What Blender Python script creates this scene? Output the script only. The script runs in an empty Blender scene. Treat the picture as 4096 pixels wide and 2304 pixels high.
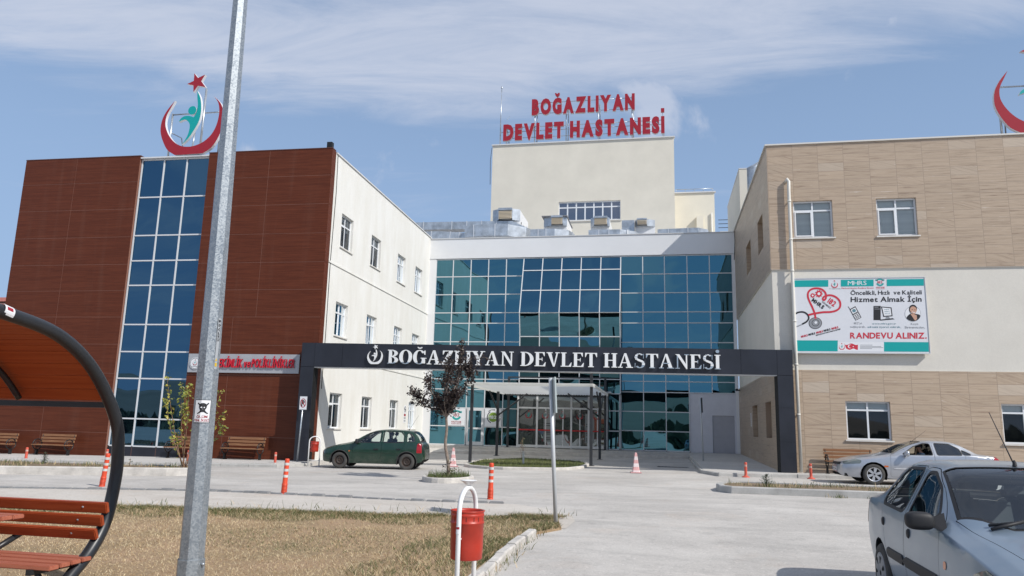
import bpy, bmesh, math, random
import numpy as np
from mathutils import Vector, Matrix
random.seed(7); RNG = np.random.default_rng(7)
R = math.radians; PI = math.pi
C = bpy.context.scene
COL = C.collection
# ------------------------------------------------------------ camera
CAM = bpy.data.cameras.new("camera"); CO = bpy.data.objects.new("camera", CAM); COL.objects.link(CO)
CAM.sensor_width = 36.0; CAM.sensor_fit = 'HORIZONTAL'
CAM.lens = 36.0 * 3000.7 / 4096.0
CAM.clip_start = 0.05; CAM.clip_end = 3000
_p, _r, _y = .18314, .02559, -.19687
_f0 = Vector((math.sin(_y), math.cos(_y), 0)); _rt = Vector((math.cos(_y), -math.sin(_y), 0)); _up = Vector((0, 0, 1))
_fw = _f0 * math.cos(_p) + _up * math.sin(_p); _uc = -_f0 * math.sin(_p) + _up * math.cos(_p)
_r2 = _rt * math.cos(_r) + _uc * math.sin(_r); _u2 = -_rt * math.sin(_r) + _uc * math.cos(_r)
_m = Matrix.Identity(4)
for i in range(3):
    _m[i][0] = _r2[i]; _m[i][1] = _u2[i]; _m[i][2] = -_fw[i]
_m[2][3] = 1.5
CO.matrix_world = _m
C.camera = CO
# ------------------------------------------------------------ light and exposure
SUN = Vector((1.0, -.53, .97)).normalized()
sl = bpy.data.lights.new("sun", 'SUN'); so = bpy.data.objects.new("sun", sl); COL.objects.link(so)
sl.energy = 3.9; sl.angle = R(.53); sl.color = (1.0, .96, .90)
so.rotation_euler = SUN.to_track_quat('Z', 'Y').to_euler()
so.location = (0, 0, 60)
C.view_settings.view_transform = 'Standard'; C.view_settings.look = 'None'
C.view_settings.exposure = 0.18; C.view_settings.gamma = 1
W = bpy.data.worlds.new("World"); C.world = W; W.use_nodes = True
def build_world():
    nt = W.node_tree; N = nt.nodes; L = nt.links; N.clear()
    out = N.new('ShaderNodeOutputWorld'); bg = N.new('ShaderNodeBackground')
    sky = N.new('ShaderNodeTexSky'); sky.sky_type = 'NISHITA'; sky.sun_disc = False
    sky.sun_elevation = math.asin(SUN.z); sky.sun_rotation = math.atan2(SUN.x, SUN.y)
    sky.altitude = 1000; sky.air_density = 1.0; sky.dust_density = .6; sky.ozone_density = 1.6
    tc = N.new('ShaderNodeTexCoord'); sp = N.new('ShaderNodeSeparateXYZ'); L.new(tc.outputs['Generated'], sp.inputs[0])
    def mth(op, a, b=None, c=None):
        n = N.new('ShaderNodeMath'); n.operation = op
        for i, v in enumerate((a, b, c)):
            if v is None: continue
            if isinstance(v, (int, float)): n.inputs[i].default_value = v
            else: L.new(v, n.inputs[i])
        return n.outputs[0]
    def rng(v, a, b, c, d, smooth=True):
        n = N.new('ShaderNodeMapRange'); n.interpolation_type = 'SMOOTHSTEP' if smooth else 'LINEAR'
        L.new(v, n.inputs[0])
        for i, q in enumerate((a, b, c, d)): n.inputs[i + 1].default_value = q
        return n.outputs[0]
    def noise(vec, s, det=6, ro=.55, dist=0):
        n = N.new('ShaderNodeTexNoise'); n.inputs['Scale'].default_value = s; n.inputs['Detail'].default_value = det
        n.inputs['Roughness'].default_value = ro; n.inputs['Distortion'].default_value = dist; L.new(vec, n.inputs['Vector']); return n.outputs[0]
    zz = mth('ADD', mth('MAXIMUM', sp.outputs[2], 0.0), .12)
    cb = N.new('ShaderNodeCombineXYZ')
    px = mth('DIVIDE', sp.outputs[0], zz); py = mth('DIVIDE', sp.outputs[1], zz)
    L.new(mth('ADD', mth('MULTIPLY', px, .30), mth('MULTIPLY', py, .12)), cb.inputs[0])      # streaks run left to right
    L.new(mth('ADD', mth('MULTIPLY', px, -.12), mth('MULTIPLY', py, 1.0)), cb.inputs[1])
    big = noise(cb.outputs[0], 1.25, 9, .62, .5); mid = noise(cb.outputs[0], 4.5, 8, .66, .8)
    tex = mth('ADD', mth('MULTIPLY', big, .62), mth('MULTIPLY', mid, .38))
    el = sp.outputs[2]
    # the cirrus sheet starts about 24 degrees up (ahead of the camera) and thins towards the horizon
    tilt = mth('ADD', el, mth('MULTIPLY', sp.outputs[0], -.03))
    bias = rng(tilt, .36, .46, -.075, .135)
    rear = rng(sp.outputs[1], -.55, .1, 1.0, 0.0)
    band = mth('ADD', tex, mth('MULTIPLY', bias, mth('SUBTRACT', 1.0, mth('MULTIPLY', rear, .9))))
    cir = rng(band, .45, .70, 0.0, .78)
    puff = noise(tc.outputs['Generated'], 7.0, 7, .55, .2)
    pf = mth('MULTIPLY', rng(mth('ADD', puff, mth('MULTIPLY', rear, .055)), .555, .68, 0.0, .7), rng(el, .05, .2, .25, 1.0))
    cl = mth('MAXIMUM', cir, pf)
    # haze near the horizon
    hz = rng(el, 0.0, .75, .92, 0.35)
    cc = N.new('ShaderNodeMix'); cc.data_type = 'RGBA'; cc.inputs[6].default_value = (3.6, 4.15, 5.3, 1); cc.inputs[7].default_value = (5.3, 5.5, 6.2, 1)
    L.new(mid, cc.inputs[0])
    m0 = N.new('ShaderNodeMix'); m0.data_type = 'RGBA'; L.new(hz, m0.inputs[0]); L.new(sky.outputs[0], m0.inputs[6]); m0.inputs[7].default_value = (2.4, 3.45, 5.2, 1)
    m1 = N.new('ShaderNodeMix'); m1.data_type = 'RGBA'; L.new(cl, m1.inputs[0]); L.new(m0.outputs[2], m1.inputs[6]); L.new(cc.outputs[2], m1.inputs[7])
    L.new(m1.outputs[2], bg.inputs[0]); bg.inputs[1].default_value = .12
    L.new(bg.outputs[0], out.inputs[0])
build_world()
C.render.engine = 'CYCLES'
C.cycles.max_bounces = 8; C.cycles.transparent_max_bounces = 12

# ------------------------------------------------------------ materials
MATS = {}
def mat(name, col, rough=.6, metal=0., var=.0, vscale=3., fine=0., fscale=60., bump=0., bscale=80., spec=.5, coat=0., stretch=(1, 1, 1), col2=None, alpha=None, trans=0.):
    if name in MATS: return MATS[name]
    m = bpy.data.materials.new(name); m.use_nodes = True; MATS[name] = m
    nt = m.node_tree; N = nt.nodes; L = nt.links; b = N['Principled BSDF']
    b.inputs['Base Color'].default_value = (*col, 1); b.inputs['Roughness'].default_value = rough; b.inputs['Metallic'].default_value = metal
    b.inputs['Specular IOR Level'].default_value = spec; b.inputs['Coat Weight'].default_value = coat; b.inputs['Coat Roughness'].default_value = .06
    b.inputs['Transmission Weight'].default_value = trans
    if var or fine or bump or col2:
        g = N.new('ShaderNodeNewGeometry'); mp = N.new('ShaderNodeMapping'); mp.inputs['Scale'].default_value = stretch
        L.new(g.outputs['Position'], mp.inputs['Vector'])
        def noise(s, d, ro=.6):
            n = N.new('ShaderNodeTexNoise'); n.inputs['Scale'].default_value = s; n.inputs['Detail'].default_value = d; n.inputs['Roughness'].default_value = ro
            L.new(mp.outputs[0], n.inputs['Vector']); return n
        last = None
        if col2 is not None or var:
            n = noise(vscale, 6); rp = N.new('ShaderNodeMapRange'); rp.inputs[1].default_value = .3; rp.inputs[2].default_value = .7; L.new(n.outputs[0], rp.inputs[0])
            mx = N.new('ShaderNodeMix'); mx.data_type = 'RGBA'
            a = tuple(c * (1 - var) for c in col) if col2 is None else col
            bb = tuple(min(1, c * (1 + var)) for c in col) if col2 is None else col2
            mx.inputs[6].default_value = (*a, 1); mx.inputs[7].default_value = (*bb, 1); L.new(rp.outputs[0], mx.inputs[0]); last = mx.outputs[2]
        if fine:
            n = noise(fscale, 3, .7); rp = N.new('ShaderNodeMapRange'); rp.inputs[1].default_value = .3; rp.inputs[2].default_value = .7
            rp.inputs[3].default_value = 1 - fine; rp.inputs[4].default_value = 1 + fine; L.new(n.outputs[0], rp.inputs[0])
            vm = N.new('ShaderNodeVectorMath'); vm.operation = 'SCALE'
            if last: L.new(last, vm.inputs[0])
            else: vm.inputs[0].default_value = col
            L.new(rp.outputs[0], vm.inputs['Scale']); last = vm.outputs[0]
        if last: L.new(last, b.inputs['Base Color'])
        if bump:
            n = noise(bscale, 4, .65); bp = N.new('ShaderNodeBump'); bp.inputs['Strength'].default_value = bump; bp.inputs['Distance'].default_value = .02
            L.new(n.outputs[0], bp.inputs['Height']); L.new(bp.outputs[0], b.inputs['Normal'])
    return m
def glass_mat(name, tint, dark, rough=.01, wav=.0, wscale=.6, refl=.9):
    """coated facade glass: tinted mirror over a dark room"""
    m = bpy.data.materials.new(name); m.use_nodes = True; nt = m.node_tree; N = nt.nodes; L = nt.links; N.clear()
    o = N.new('ShaderNodeOutputMaterial'); d = N.new('ShaderNodeBsdfDiffuse'); d.inputs[0].default_value = (*dark, 1)
    gl = N.new('ShaderNodeBsdfGlossy'); gl.inputs[0].default_value = (*tint, 1); gl.inputs['Roughness'].default_value = rough
    mx = N.new('ShaderNodeMixShader'); mx.inputs[0].default_value = refl
    L.new(d.outputs[0], mx.inputs[1]); L.new(gl.outputs[0], mx.inputs[2]); L.new(mx.outputs[0], o.inputs[0])
    if wav:
        g = N.new('ShaderNodeNewGeometry'); n = N.new('ShaderNodeTexNoise'); n.inputs['Scale'].default_value = wscale; n.inputs['Detail'].default_value = 1
        L.new(g.outputs['Position'], n.inputs['Vector']); bp = N.new('ShaderNodeBump'); bp.inputs['Strength'].default_value = wav; bp.inputs['Distance'].default_value = .1
        L.new(n.outputs[0], bp.inputs['Height']); L.new(bp.outputs[0], gl.inputs['Normal'])
    MATS[name] = m; return m
def clear_mat(name, tint, refl=.12, rough=.02):
    """thin see-through pane"""
    m = bpy.data.materials.new(name); m.use_nodes = True; nt = m.node_tree; N = nt.nodes; L = nt.links; N.clear()
    o = N.new('ShaderNodeOutputMaterial'); t = N.new('ShaderNodeBsdfTransparent'); t.inputs[0].default_value = (*tint, 1)
    gl = N.new('ShaderNodeBsdfGlossy'); gl.inputs[0].default_value = (.9, .95, 1, 1); gl.inputs['Roughness'].default_value = rough
    fr = N.new('ShaderNodeFresnel'); fr.inputs[0].default_value = 1.5
    ad = N.new('ShaderNodeMath'); ad.operation = 'ADD'; ad.use_clamp = True; ad.inputs[1].default_value = refl - .04; L.new(fr.outputs[0], ad.inputs[0])
    mx = N.new('ShaderNodeMixShader'); L.new(ad.outputs[0], mx.inputs[0])
    L.new(t.outputs[0], mx.inputs[1]); L.new(gl.outputs[0], mx.inputs[2]); L.new(mx.outputs[0], o.inputs[0])
    MATS[name] = m; return m
def stone_mat(name, axis, bw, rh, z0, x0, tone=1.):
    m = bpy.data.materials.new(name); m.use_nodes = True; nt = m.node_tree; N = nt.nodes; L = nt.links; b = N['Principled BSDF']
    g = N.new('ShaderNodeNewGeometry'); sp = N.new('ShaderNodeSeparateXYZ'); L.new(g.outputs['Position'], sp.inputs[0])
    cb = N.new('ShaderNodeCombineXYZ')
    ax = N.new('ShaderNodeMath'); ax.operation = 'ADD'; ax.inputs[1].default_value = x0; L.new(sp.outputs[0 if axis == 'x' else 1], ax.inputs[0])
    az = N.new('ShaderNodeMath'); az.operation = 'ADD'; az.inputs[1].default_value = z0; L.new(sp.outputs[2], az.inputs[0])
    L.new(ax.outputs[0], cb.inputs[0]); L.new(az.outputs[0], cb.inputs[1])
    br = N.new('ShaderNodeTexBrick'); br.offset = 0; br.squash = 1; br.inputs['Scale'].default_value = 1
    br.inputs['Color1'].default_value = (0, 0, 0, 1); br.inputs['Color2'].default_value = (1, 1, 1, 1); br.inputs['Mortar'].default_value = (.5, .5, .5, 1)
    br.inputs['Mortar Size'].default_value = .009; br.inputs['Mortar Smooth'].default_value = .4; br.inputs['Brick Width'].default_value = bw; br.inputs['Row Height'].default_value = rh
    L.new(cb.outputs[0], br.inputs['Vector'])
    # veins: stretched noise, shifted and tilted per tile
    wn = N.new('ShaderNodeTexWhiteNoise'); wn.noise_dimensions = '1D'; L.new(br.outputs['Color'], wn.inputs['W'])
    sc = N.new('ShaderNodeVectorMath'); sc.operation = 'SCALE'; L.new(wn.outputs['Color'], sc.inputs[0]); sc.inputs['Scale'].default_value = 37
    gt = N.new('ShaderNodeMath'); gt.operation = 'GREATER_THAN'; gt.inputs[1].default_value = .84; L.new(wn.outputs['Value'], gt.inputs[0])
    an = N.new('ShaderNodeMath'); an.operation = 'MULTIPLY'; an.inputs[1].default_value = .32; L.new(gt.outputs[0], an.inputs[0])
    rt = N.new('ShaderNodeVectorRotate'); rt.rotation_type = 'Z_AXIS'; L.new(cb.outputs[0], rt.inputs['Vector']); L.new(an.outputs[0], rt.inputs['Angle'])
    mp = N.new('ShaderNodeMapping'); mp.inputs['Scale'].default_value = (.9, 20, 1); L.new(rt.outputs[0], mp.inputs['Vector'])
    ad = N.new('ShaderNodeVectorMath'); ad.operation = 'ADD'; L.new(mp.outputs[0], ad.inputs[0]); L.new(sc.outputs[0], ad.inputs[1])
    n = N.new('ShaderNodeTexNoise'); n.inputs['Scale'].default_value = 1.0; n.inputs['Detail'].default_value = 7; n.inputs['Roughness'].default_value = .68; n.inputs['Distortion'].default_value = .5
    L.new(ad.outputs[0], n.inputs['Vector'])
    cr = N.new('ShaderNodeValToRGB'); e = cr.color_ramp.elements
    T = lambda r, g, bb: (r * tone, g * tone, bb * tone, 1)
    e[0].position = .33; e[0].color = T(.235, .165, .115); e[1].position = .69; e[1].color = T(.60, .53, .45)
    q = e.new(.42); q.color = T(.375, .285, .205); q = e.new(.56); q.color = T(.45, .35, .255); q = e.new(.64); q.color = T(.405, .31, .225)
    L.new(n.outputs[0], cr.inputs[0])
    # some tiles much paler
    pl = N.new('ShaderNodeMapRange'); pl.inputs[1].default_value = .90; pl.inputs[2].default_value = 1.0; pl.inputs[3].default_value = 0; pl.inputs[4].default_value = .42; L.new(wn.outputs['Value'], pl.inputs[0])
    mx = N.new('ShaderNodeMix'); mx.data_type = 'RGBA'; L.new(pl.outputs[0], mx.inputs[0]); L.new(cr.outputs[0], mx.inputs[6]); mx.inputs[7].default_value = T(.56, .50, .42)
    hv = N.new('ShaderNodeMapRange'); hv.inputs[3].default_value = .965; hv.inputs[4].default_value = 1.035; L.new(br.outputs['Color'], hv.inputs[0])
    vm = N.new('ShaderNodeVectorMath'); vm.operation = 'SCALE'; L.new(mx.outputs[2], vm.inputs[0]); L.new(hv.outputs[0], vm.inputs['Scale'])
    mo = N.new('ShaderNodeMix'); mo.data_type = 'RGBA'; L.new(br.outputs['Fac'], mo.inputs[0]); L.new(vm.outputs[0], mo.inputs[6]); mo.inputs[7].default_value = (.29, .22, .165, 1)
    L.new(mo.outputs[2], b.inputs['Base Color']); b.inputs['Roughness'].default_value = .42
    bp = N.new('ShaderNodeBump'); bp.inputs['Strength'].default_value = .25; bp.inputs['Distance'].default_value = .01; bp.invert = True
    L.new(br.outputs['Fac'], bp.inputs['Height']); L.new(bp.outputs[0], b.inputs['Normal'])
    MATS[name] = m; return m
def wood_panel_mat(name, c1, c2, axis_stretch=(.9, .9, 22), rough=.5, stain=.0):
    m = bpy.data.materials.new(name); m.use_nodes = True; nt = m.node_tree; N = nt.nodes; L = nt.links; b = N['Principled BSDF']
    g = N.new('ShaderNodeNewGeometry'); mp = N.new('ShaderNodeMapping'); mp.inputs['Scale'].default_value = axis_stretch; L.new(g.outputs['Position'], mp.inputs['Vector'])
    n = N.new('ShaderNodeTexNoise'); n.inputs['Scale'].default_value = 1; n.inputs['Detail'].default_value = 5; n.inputs['Roughness'].default_value = .7; L.new(mp.outputs[0], n.inputs['Vector'])
    cr = N.new('ShaderNodeValToRGB'); cr.color_ramp.elements[0].position = .3; cr.color_ramp.elements[1].position = .7
    cr.color_ramp.elements[0].color = (*c1, 1); cr.color_ramp.elements[1].color = (*c2, 1); L.new(n.outputs[0], cr.inputs[0])
    last = cr.outputs[0]
    if stain:
        n2 = N.new('ShaderNodeTexNoise'); n2.inputs['Scale'].default_value = 1; n2.inputs['Detail'].default_value = 6; mp2 = N.new('ShaderNodeMapping'); mp2.inputs['Scale'].default_value = (2.6, 2.6, .22)
        L.new(g.outputs['Position'], mp2.inputs['Vector']); L.new(mp2.outputs[0], n2.inputs['Vector'])
        rp = N.new('ShaderNodeMapRange'); rp.inputs[1].default_value = .55; rp.inputs[2].default_value = .8; rp.inputs[3].default_value = 0; rp.inputs[4].default_value = stain; L.new(n2.outputs[0], rp.inputs[0])
        mx = N.new('ShaderNodeMix'); mx.data_type = 'RGBA'; L.new(rp.outputs[0], mx.inputs[0]); L.new(last, mx.inputs[6]); mx.inputs[7].default_value = (.26, .16, .12, 1); last = mx.outputs[2]
    L.new(last, b.inputs['Base Color']); b.inputs['Roughness'].default_value = rough; b.inputs['Specular IOR Level'].default_value = .22
    MATS[name] = m; return m
def ground_mat(name, base, dark, light, track=True):
    m = bpy.data.materials.new(name); m.use_nodes = True; nt = m.node_tree; N = nt.nodes; L = nt.links; b = N['Principled BSDF']
    g = N.new('ShaderNodeNewGeometry')
    def noise(s, d, ro, st=(1, 1, 1), dist=0):
        mp = N.new('ShaderNodeMapping'); mp.inputs['Scale'].default_value = st; L.new(g.outputs['Position'], mp.inputs['Vector'])
        n = N.new('ShaderNodeTexNoise'); n.inputs['Scale'].default_value = s; n.inputs['Detail'].default_value = d; n.inputs['Roughness'].default_value = ro; n.inputs['Distortion'].default_value = dist
        L.new(mp.outputs[0], n.inputs['Vector']); return n.outputs[0]
    def mix(f, a, c, lo, hi, mx=1.):
        rp = N.new('ShaderNodeMapRange'); rp.inputs[1].default_value = lo; rp.inputs[2].default_value = hi; rp.inputs[3].default_value = 0; rp.inputs[4].default_value = mx; L.new(f, rp.inputs[0])
        q = N.new('ShaderNodeMix'); q.data_type = 'RGBA'; L.new(rp.outputs[0], q.inputs[0])
        if isinstance(a, tuple): q.inputs[6].default_value = (*a, 1)
        else: L.new(a, q.inputs[6])
        q.inputs[7].default_value = (*c, 1); return q.outputs[2]
    c = mix(noise(.35, 5, .6, (1, 1, 1), .4), base, light, .42, .68, .8)
    c = mix(noise(.9, 6, .65, (.35, 1.3, 1), .3), c, dark, .50, .74, .75)      # wear along the driving direction
    c = mix(noise(5, 6, .7), c, light, .55, .75, .45)
    c = mix(noise(2.2, 8, .75), c, dark, .54, .70, .6)
    c = mix(noise(7.5, 5, .8), c, tuple(q * .8 for q in dark), .56, .72, .5)
    c = mix(noise(1.6, 7, .8, (.22, 1.6, 1), .6), c, tuple(min(1, q * 1.12) for q in light), .56, .70, .65)
    c = mix(noise(.55, 6, .7, (1, 1, 1), .8), c, (base[0] * 1.05, base[1] * .93, base[2] * .84), .55, .72, .5)
    c = mix(noise(38, 3, .75), c, tuple(q * .5 for q in dark), .56, .74, .75)
    c = mix(noise(22, 3, .7), c, tuple(min(1, q * 1.22) for q in light), .58, .72, .6)
    v = N.new('ShaderNodeTexVoronoi'); v.feature = 'DISTANCE_TO_EDGE'; v.inputs['Scale'].default_value = .23; v.inputs['Randomness'].default_value = 1
    wob = N.new('ShaderNodeTexNoise'); wob.inputs['Scale'].default_value = 1.3; wob.inputs['Detail'].default_value = 5; L.new(g.outputs['Position'], wob.inputs['Vector'])
    va = N.new('ShaderNodeVectorMath'); va.operation = 'MULTIPLY_ADD'; va.inputs[1].default_value = (1.1, 1.1, 0); L.new(wob.outputs['Color'], va.inputs[0]); L.new(g.outputs['Position'], va.inputs[2])
    L.new(va.outputs[0], v.inputs['Vector'])
    rp = N.new('ShaderNodeMapRange'); rp.inputs[1].default_value = 0; rp.inputs[2].default_value = .003; rp.inputs[3].default_value = .1; rp.inputs[4].default_value = 0; L.new(v.outputs[0], rp.inputs[0])
    q = N.new('ShaderNodeMix'); q.data_type = 'RGBA'; L.new(rp.outputs[0], q.inputs[0]); L.new(c, q.inputs[6]); q.inputs[7].default_value = (*[x * .5 for x in dark], 1)
    L.new(q.outputs[2], b.inputs['Base Color']); b.inputs['Roughness'].default_value = .92; b.inputs['Specular IOR Level'].default_value = .25
    bp = N.new('ShaderNodeBump'); bp.inputs['Strength'].default_value = .55; bp.inputs['Distance'].default_value = .012; L.new(noise(55, 5, .75), bp.inputs['Height']); L.new(bp.outputs[0], b.inputs['Normal'])
    MATS[name] = m; return m

# ------------------------------------------------------------ mesh helpers
class MB:
    def __init__(s): s.v = []; s.f = []; s.m = []; s.sm = []
    def add(s, vs, fs, m=0, smooth=False):
        o = len(s.v); s.v += [tuple(map(float, v)) for v in vs]
        for f in fs: s.f.append(tuple(i + o for i in f)); s.m.append(m); s.sm.append(smooth)
        return s
    def box(s, x0, x1, y0, y1, z0, z1, m=0, rot=None, c=None):
        vs = [(x, y, z) for z in (z0, z1) for y in (y0, y1) for x in (x0, x1)]
        if rot is not None:
            cc = Vector(c if c else ((x0 + x1) / 2, (y0 + y1) / 2, (z0 + z1) / 2)); vs = [tuple(rot @ (Vector(v) - cc) + cc) for v in vs]
        return s.add(vs, [(0, 2, 3, 1), (4, 5, 7, 6), (0, 1, 5, 4), (2, 6, 7, 3), (0, 4, 6, 2), (1, 3, 7, 5)], m)
    def bbox(s, x0, x1, y0, y1, z0, z1, b=.01, m=0):
        """box with chamfered vertical and horizontal edges"""
        bm = bmesh.new(); bmesh.ops.create_cube(bm, size=1)
        for v in bm.verts: v.co = Vector(((x0 + x1) / 2 + v.co.x * (x1 - x0), (y0 + y1) / 2 + v.co.y * (y1 - y0), (z0 + z1) / 2 + v.co.z * (z1 - z0)))
        bmesh.ops.bevel(bm, geom=bm.edges[:], offset=b, segments=2, affect='EDGES', clamp_overlap=True)
        s.bm(bm, m); return s
    def bm(s, bm, m=0, smooth=False):
        bm.verts.index_update(); s.add([v.co for v in bm.verts], [[v.index for v in f.verts] for f in bm.faces], m, smooth); bm.free(); return s
    def quad(s, a, b, c, d, m=0): return s.add([a, b, c, d], [(0, 1, 2, 3)], m)
    def grid(s, P, m=0, smooth=True, flip=False):
        n, k = len(P), len(P[0]); vs = [p for r in P for p in r]
        fs = [(i * k + j, i * k + j + 1, (i + 1) * k + j + 1, (i + 1) * k + j) for i in range(n - 1) for j in range(k - 1)]
        if flip: fs = [f[::-1] for f in fs]
        return s.add(vs, fs, m, smooth)
    def tube(s, pts, r, n=8, m=0, closed=False, cap=True, smooth=True):
        pts = [Vector(p) for p in pts]; N = len(pts); rs = r if isinstance(r, (list, tuple)) else [r] * N
        vs = []; up = None
        for i, p in enumerate(pts):
            if closed: t = (pts[(i + 1) % N] - pts[i - 1])
            else: t = pts[min(i + 1, N - 1)] - pts[max(i - 1, 0)]
            t.normalize()
            if up is None:
                a = Vector((0, 0, 1)) if abs(t.z) < .9 else Vector((1, 0, 0)); up = (a - t * a.dot(t)).normalized()
            else: up = (up - t * up.dot(t)).normalized()
            sd = t.cross(up)
            vs += [p + (up * math.cos(2 * PI * k / n) + sd * math.sin(2 * PI * k / n)) * rs[i] for k in range(n)]
        fs = []
        for i in range(N if closed else N - 1):
            j = (i + 1) % N
            fs += [(i * n + k, i * n + (k + 1) % n, j * n + (k + 1) % n, j * n + k) for k in range(n)]
        if cap and not closed: fs += [tuple(range(n))[::-1], tuple((N - 1) * n + k for k in range(n))]
        return s.add(vs, fs, m, smooth)
    def lathe(s, prof, n=24, c=(0, 0, 0), axis='z', m=0, smooth=True):
        """prof = (radius, height) pairs"""
        vs = []
        for r, h in prof:
            for k in range(n):
                a = 2 * PI * k / n; x, y = r * math.cos(a), r * math.sin(a)
                p = (x, y, h) if axis == 'z' else (x, h, y) if axis == 'y' else (h, x, y)
                vs.append((p[0] + c[0], p[1] + c[1], p[2] + c[2]))
        fs = [(i * n + k, i * n + (k + 1) % n, (i + 1) * n + (k + 1) % n, (i + 1) * n + k) for i in range(len(prof) - 1) for k in range(n)]
        return s.add(vs, fs, m, smooth)
    def prism(s, poly, d0, d1, fn, m=0, mside=None):
        """extrude a 2D outline; fn(a, b, d) -> point"""
        n = len(poly); mside = m if mside is None else mside
        from mathutils.geometry import tessellate_polygon
        tr = tessellate_polygon([[Vector((a, b, 0)) for a, b in poly]])
        v0 = [fn(a, b, d0) for a, b in poly]; v1 = [fn(a, b, d1) for a, b in poly]
        s.add(v0, [t for t in tr], m); s.add(v1, [t[::-1] for t in tr], mside)
        s.add(v0 + v1, [(i, (i + 1) % n, n + (i + 1) % n, n + i) for i in range(n)], mside); return s
    def xf(s, M, start=0):
        for i in range(start, len(s.v)): s.v[i] = tuple(M @ Vector(s.v[i]))
        return s
    def build(s, name, mats, parent=None, label=None, autosmooth=True):
        me = bpy.data.meshes.new(name)
        off = Vector((0, 0, 0)); p = parent
        while p is not None: off += p.location; p = p.parent
        V = [tuple(Vector(v) - off) for v in s.v] if parent is not None else s.v
        me.from_pydata(V, [], s.f)
        for mt in (mats if isinstance(mats, (list, tuple)) else [mats]): me.materials.append(mt)
        me.polygons.foreach_set('material_index', s.m); me.polygons.foreach_set('use_smooth', s.sm)
        me.validate()
        bm = bmesh.new(); bm.from_mesh(me); bmesh.ops.recalc_face_normals(bm, faces=bm.faces[:]); bm.to_mesh(me); bm.free()
        me.update()
        o = bpy.data.objects.new(name, me); COL.objects.link(o)
        if parent is not None: o.parent = parent
        if label: o['label'] = label
        return o
def tag(o, label=None, cat=None, group=None, kind=None):
    if label: o['label'] = label
    if cat: o['category'] = cat
    if group: o['group'] = group
    if kind: o['kind'] = kind
    return o
def thing(name, label, cat, loc=(0, 0, 0), group=None):
    o = bpy.data.objects.new(name, None); COL.objects.link(o); o.location = loc; o.empty_display_size = .3
    return tag(o, label, cat, group)
def copy_tree(o, parent=None):
    c = o.copy(); COL.objects.link(c)
    if parent is not None: c.parent = parent
    for ch in list(o.children): copy_tree(ch, c)
    return c
def place(o, loc, rz=0, label=None, sc=None):
    o.location = loc; o.rotation_euler = (0, 0, rz)
    if sc: o.scale = (sc, sc, sc)
    if label: o['label'] = label
    return o
def clip(a, lo, hi): return max(lo, min(hi, a))
def gz(x, y): return .0075 * clip(x, -40, 40) - (.017 + .011 * clip((x + 1) / 2, 0, 1)) * clip(16 - y, 0, 16) + .02 * clip(y - 33, 0, 8)

# lettering: built from the built-in typeface, then turned into plain mesh
def glyph(ch, bold=0., size=1.):
    cu = bpy.data.curves.new('t', 'FONT'); cu.body = ch; cu.size = size; cu.offset = bold; cu.resolution_u = 3
    ob = bpy.data.objects.new('t', cu); COL.objects.link(ob); dg = bpy.context.evaluated_depsgraph_get()
    me = bpy.data.meshes.new_from_object(ob.evaluated_get(dg))
    v = [(q.co.x, q.co.y) for q in me.vertices]; f = [tuple(p.vertices) for p in me.polygons]
    bpy.data.objects.remove(ob); bpy.data.curves.remove(cu); bpy.data.meshes.remove(me)
    return v, f
GC = {}
def G(ch, bold):
    k = (ch, bold)
    if k not in GC: GC[k] = glyph(ch, bold)
    return GC[k]
def layout(txt, bold=0., gap=.09, space=.32):
    """list of (verts, faces) with x running, cap height 1"""
    hv, _ = G('H', bold); y0 = min(p[1] for p in hv); ch = max(p[1] for p in hv) - y0
    out = []; x = 0
    for c in txt:
        if c == ' ': x += space; continue
        v, f = G(c, bold)
        if not v: x += space; continue
        a = min(p[0] for p in v); b = max(p[0] for p in v)
        g2 = gap * .8 if c in ".,'" else gap
        out.append(([((p[0] - a) / ch + x, (p[1] - y0) / ch) for p in v], f)); x += (b - a) / ch + g2
    return out, x - gap
def extrude_glyph(mb, v, f, fn, d0, d1, m=0, mside=0):
    """front at d0 (towards the viewer), back at d1"""
    mb.add([fn(a, b, d0) for a, b in v], f, m)
    if d1 is None: return
    from collections import Counter
    ec = Counter(); 
    for p in f:
        for i in range(len(p)): ec[(p[i], p[(i + 1) % len(p)])] += 1
    n = len(v); vs = [fn(a, b, d0) for a, b in v] + [fn(a, b, d1) for a, b in v]
    fs = [(a, b, n + b, n + a) for (a, b) in ec if (b, a) not in ec]
    mb.add(vs, fs, mside); mb.add([fn(a, b, d1) for a, b in v], [p[::-1] for p in f], mside)
def text_line(mb, txt, x0, x1, z0, cap, fn, bold=0., gap=.09, m=0, d0=0., d1=None, shear=0., space=.32, slope=0.):
    gl, w = layout(txt, bold, gap, space); sx = (x1 - x0) / w
    for v, f in gl:
        vv = [(x0 + a * sx + shear * b * cap, z0 + b * cap + slope * a * sx) for a, b in v]
        extrude_glyph(mb, vv, f, fn, d0, d1, m, m)
def circ(cx, cy, rx, ry=None, n=24, a0=0, a1=360):
    ry = rx if ry is None else ry
    return [(cx + rx * math.cos(R(a0 + (a1 - a0) * i / n)), cy + ry * math.sin(R(a0 + (a1 - a0) * i / n))) for i in range(n if a1 - a0 == 360 else n + 1)]
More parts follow.
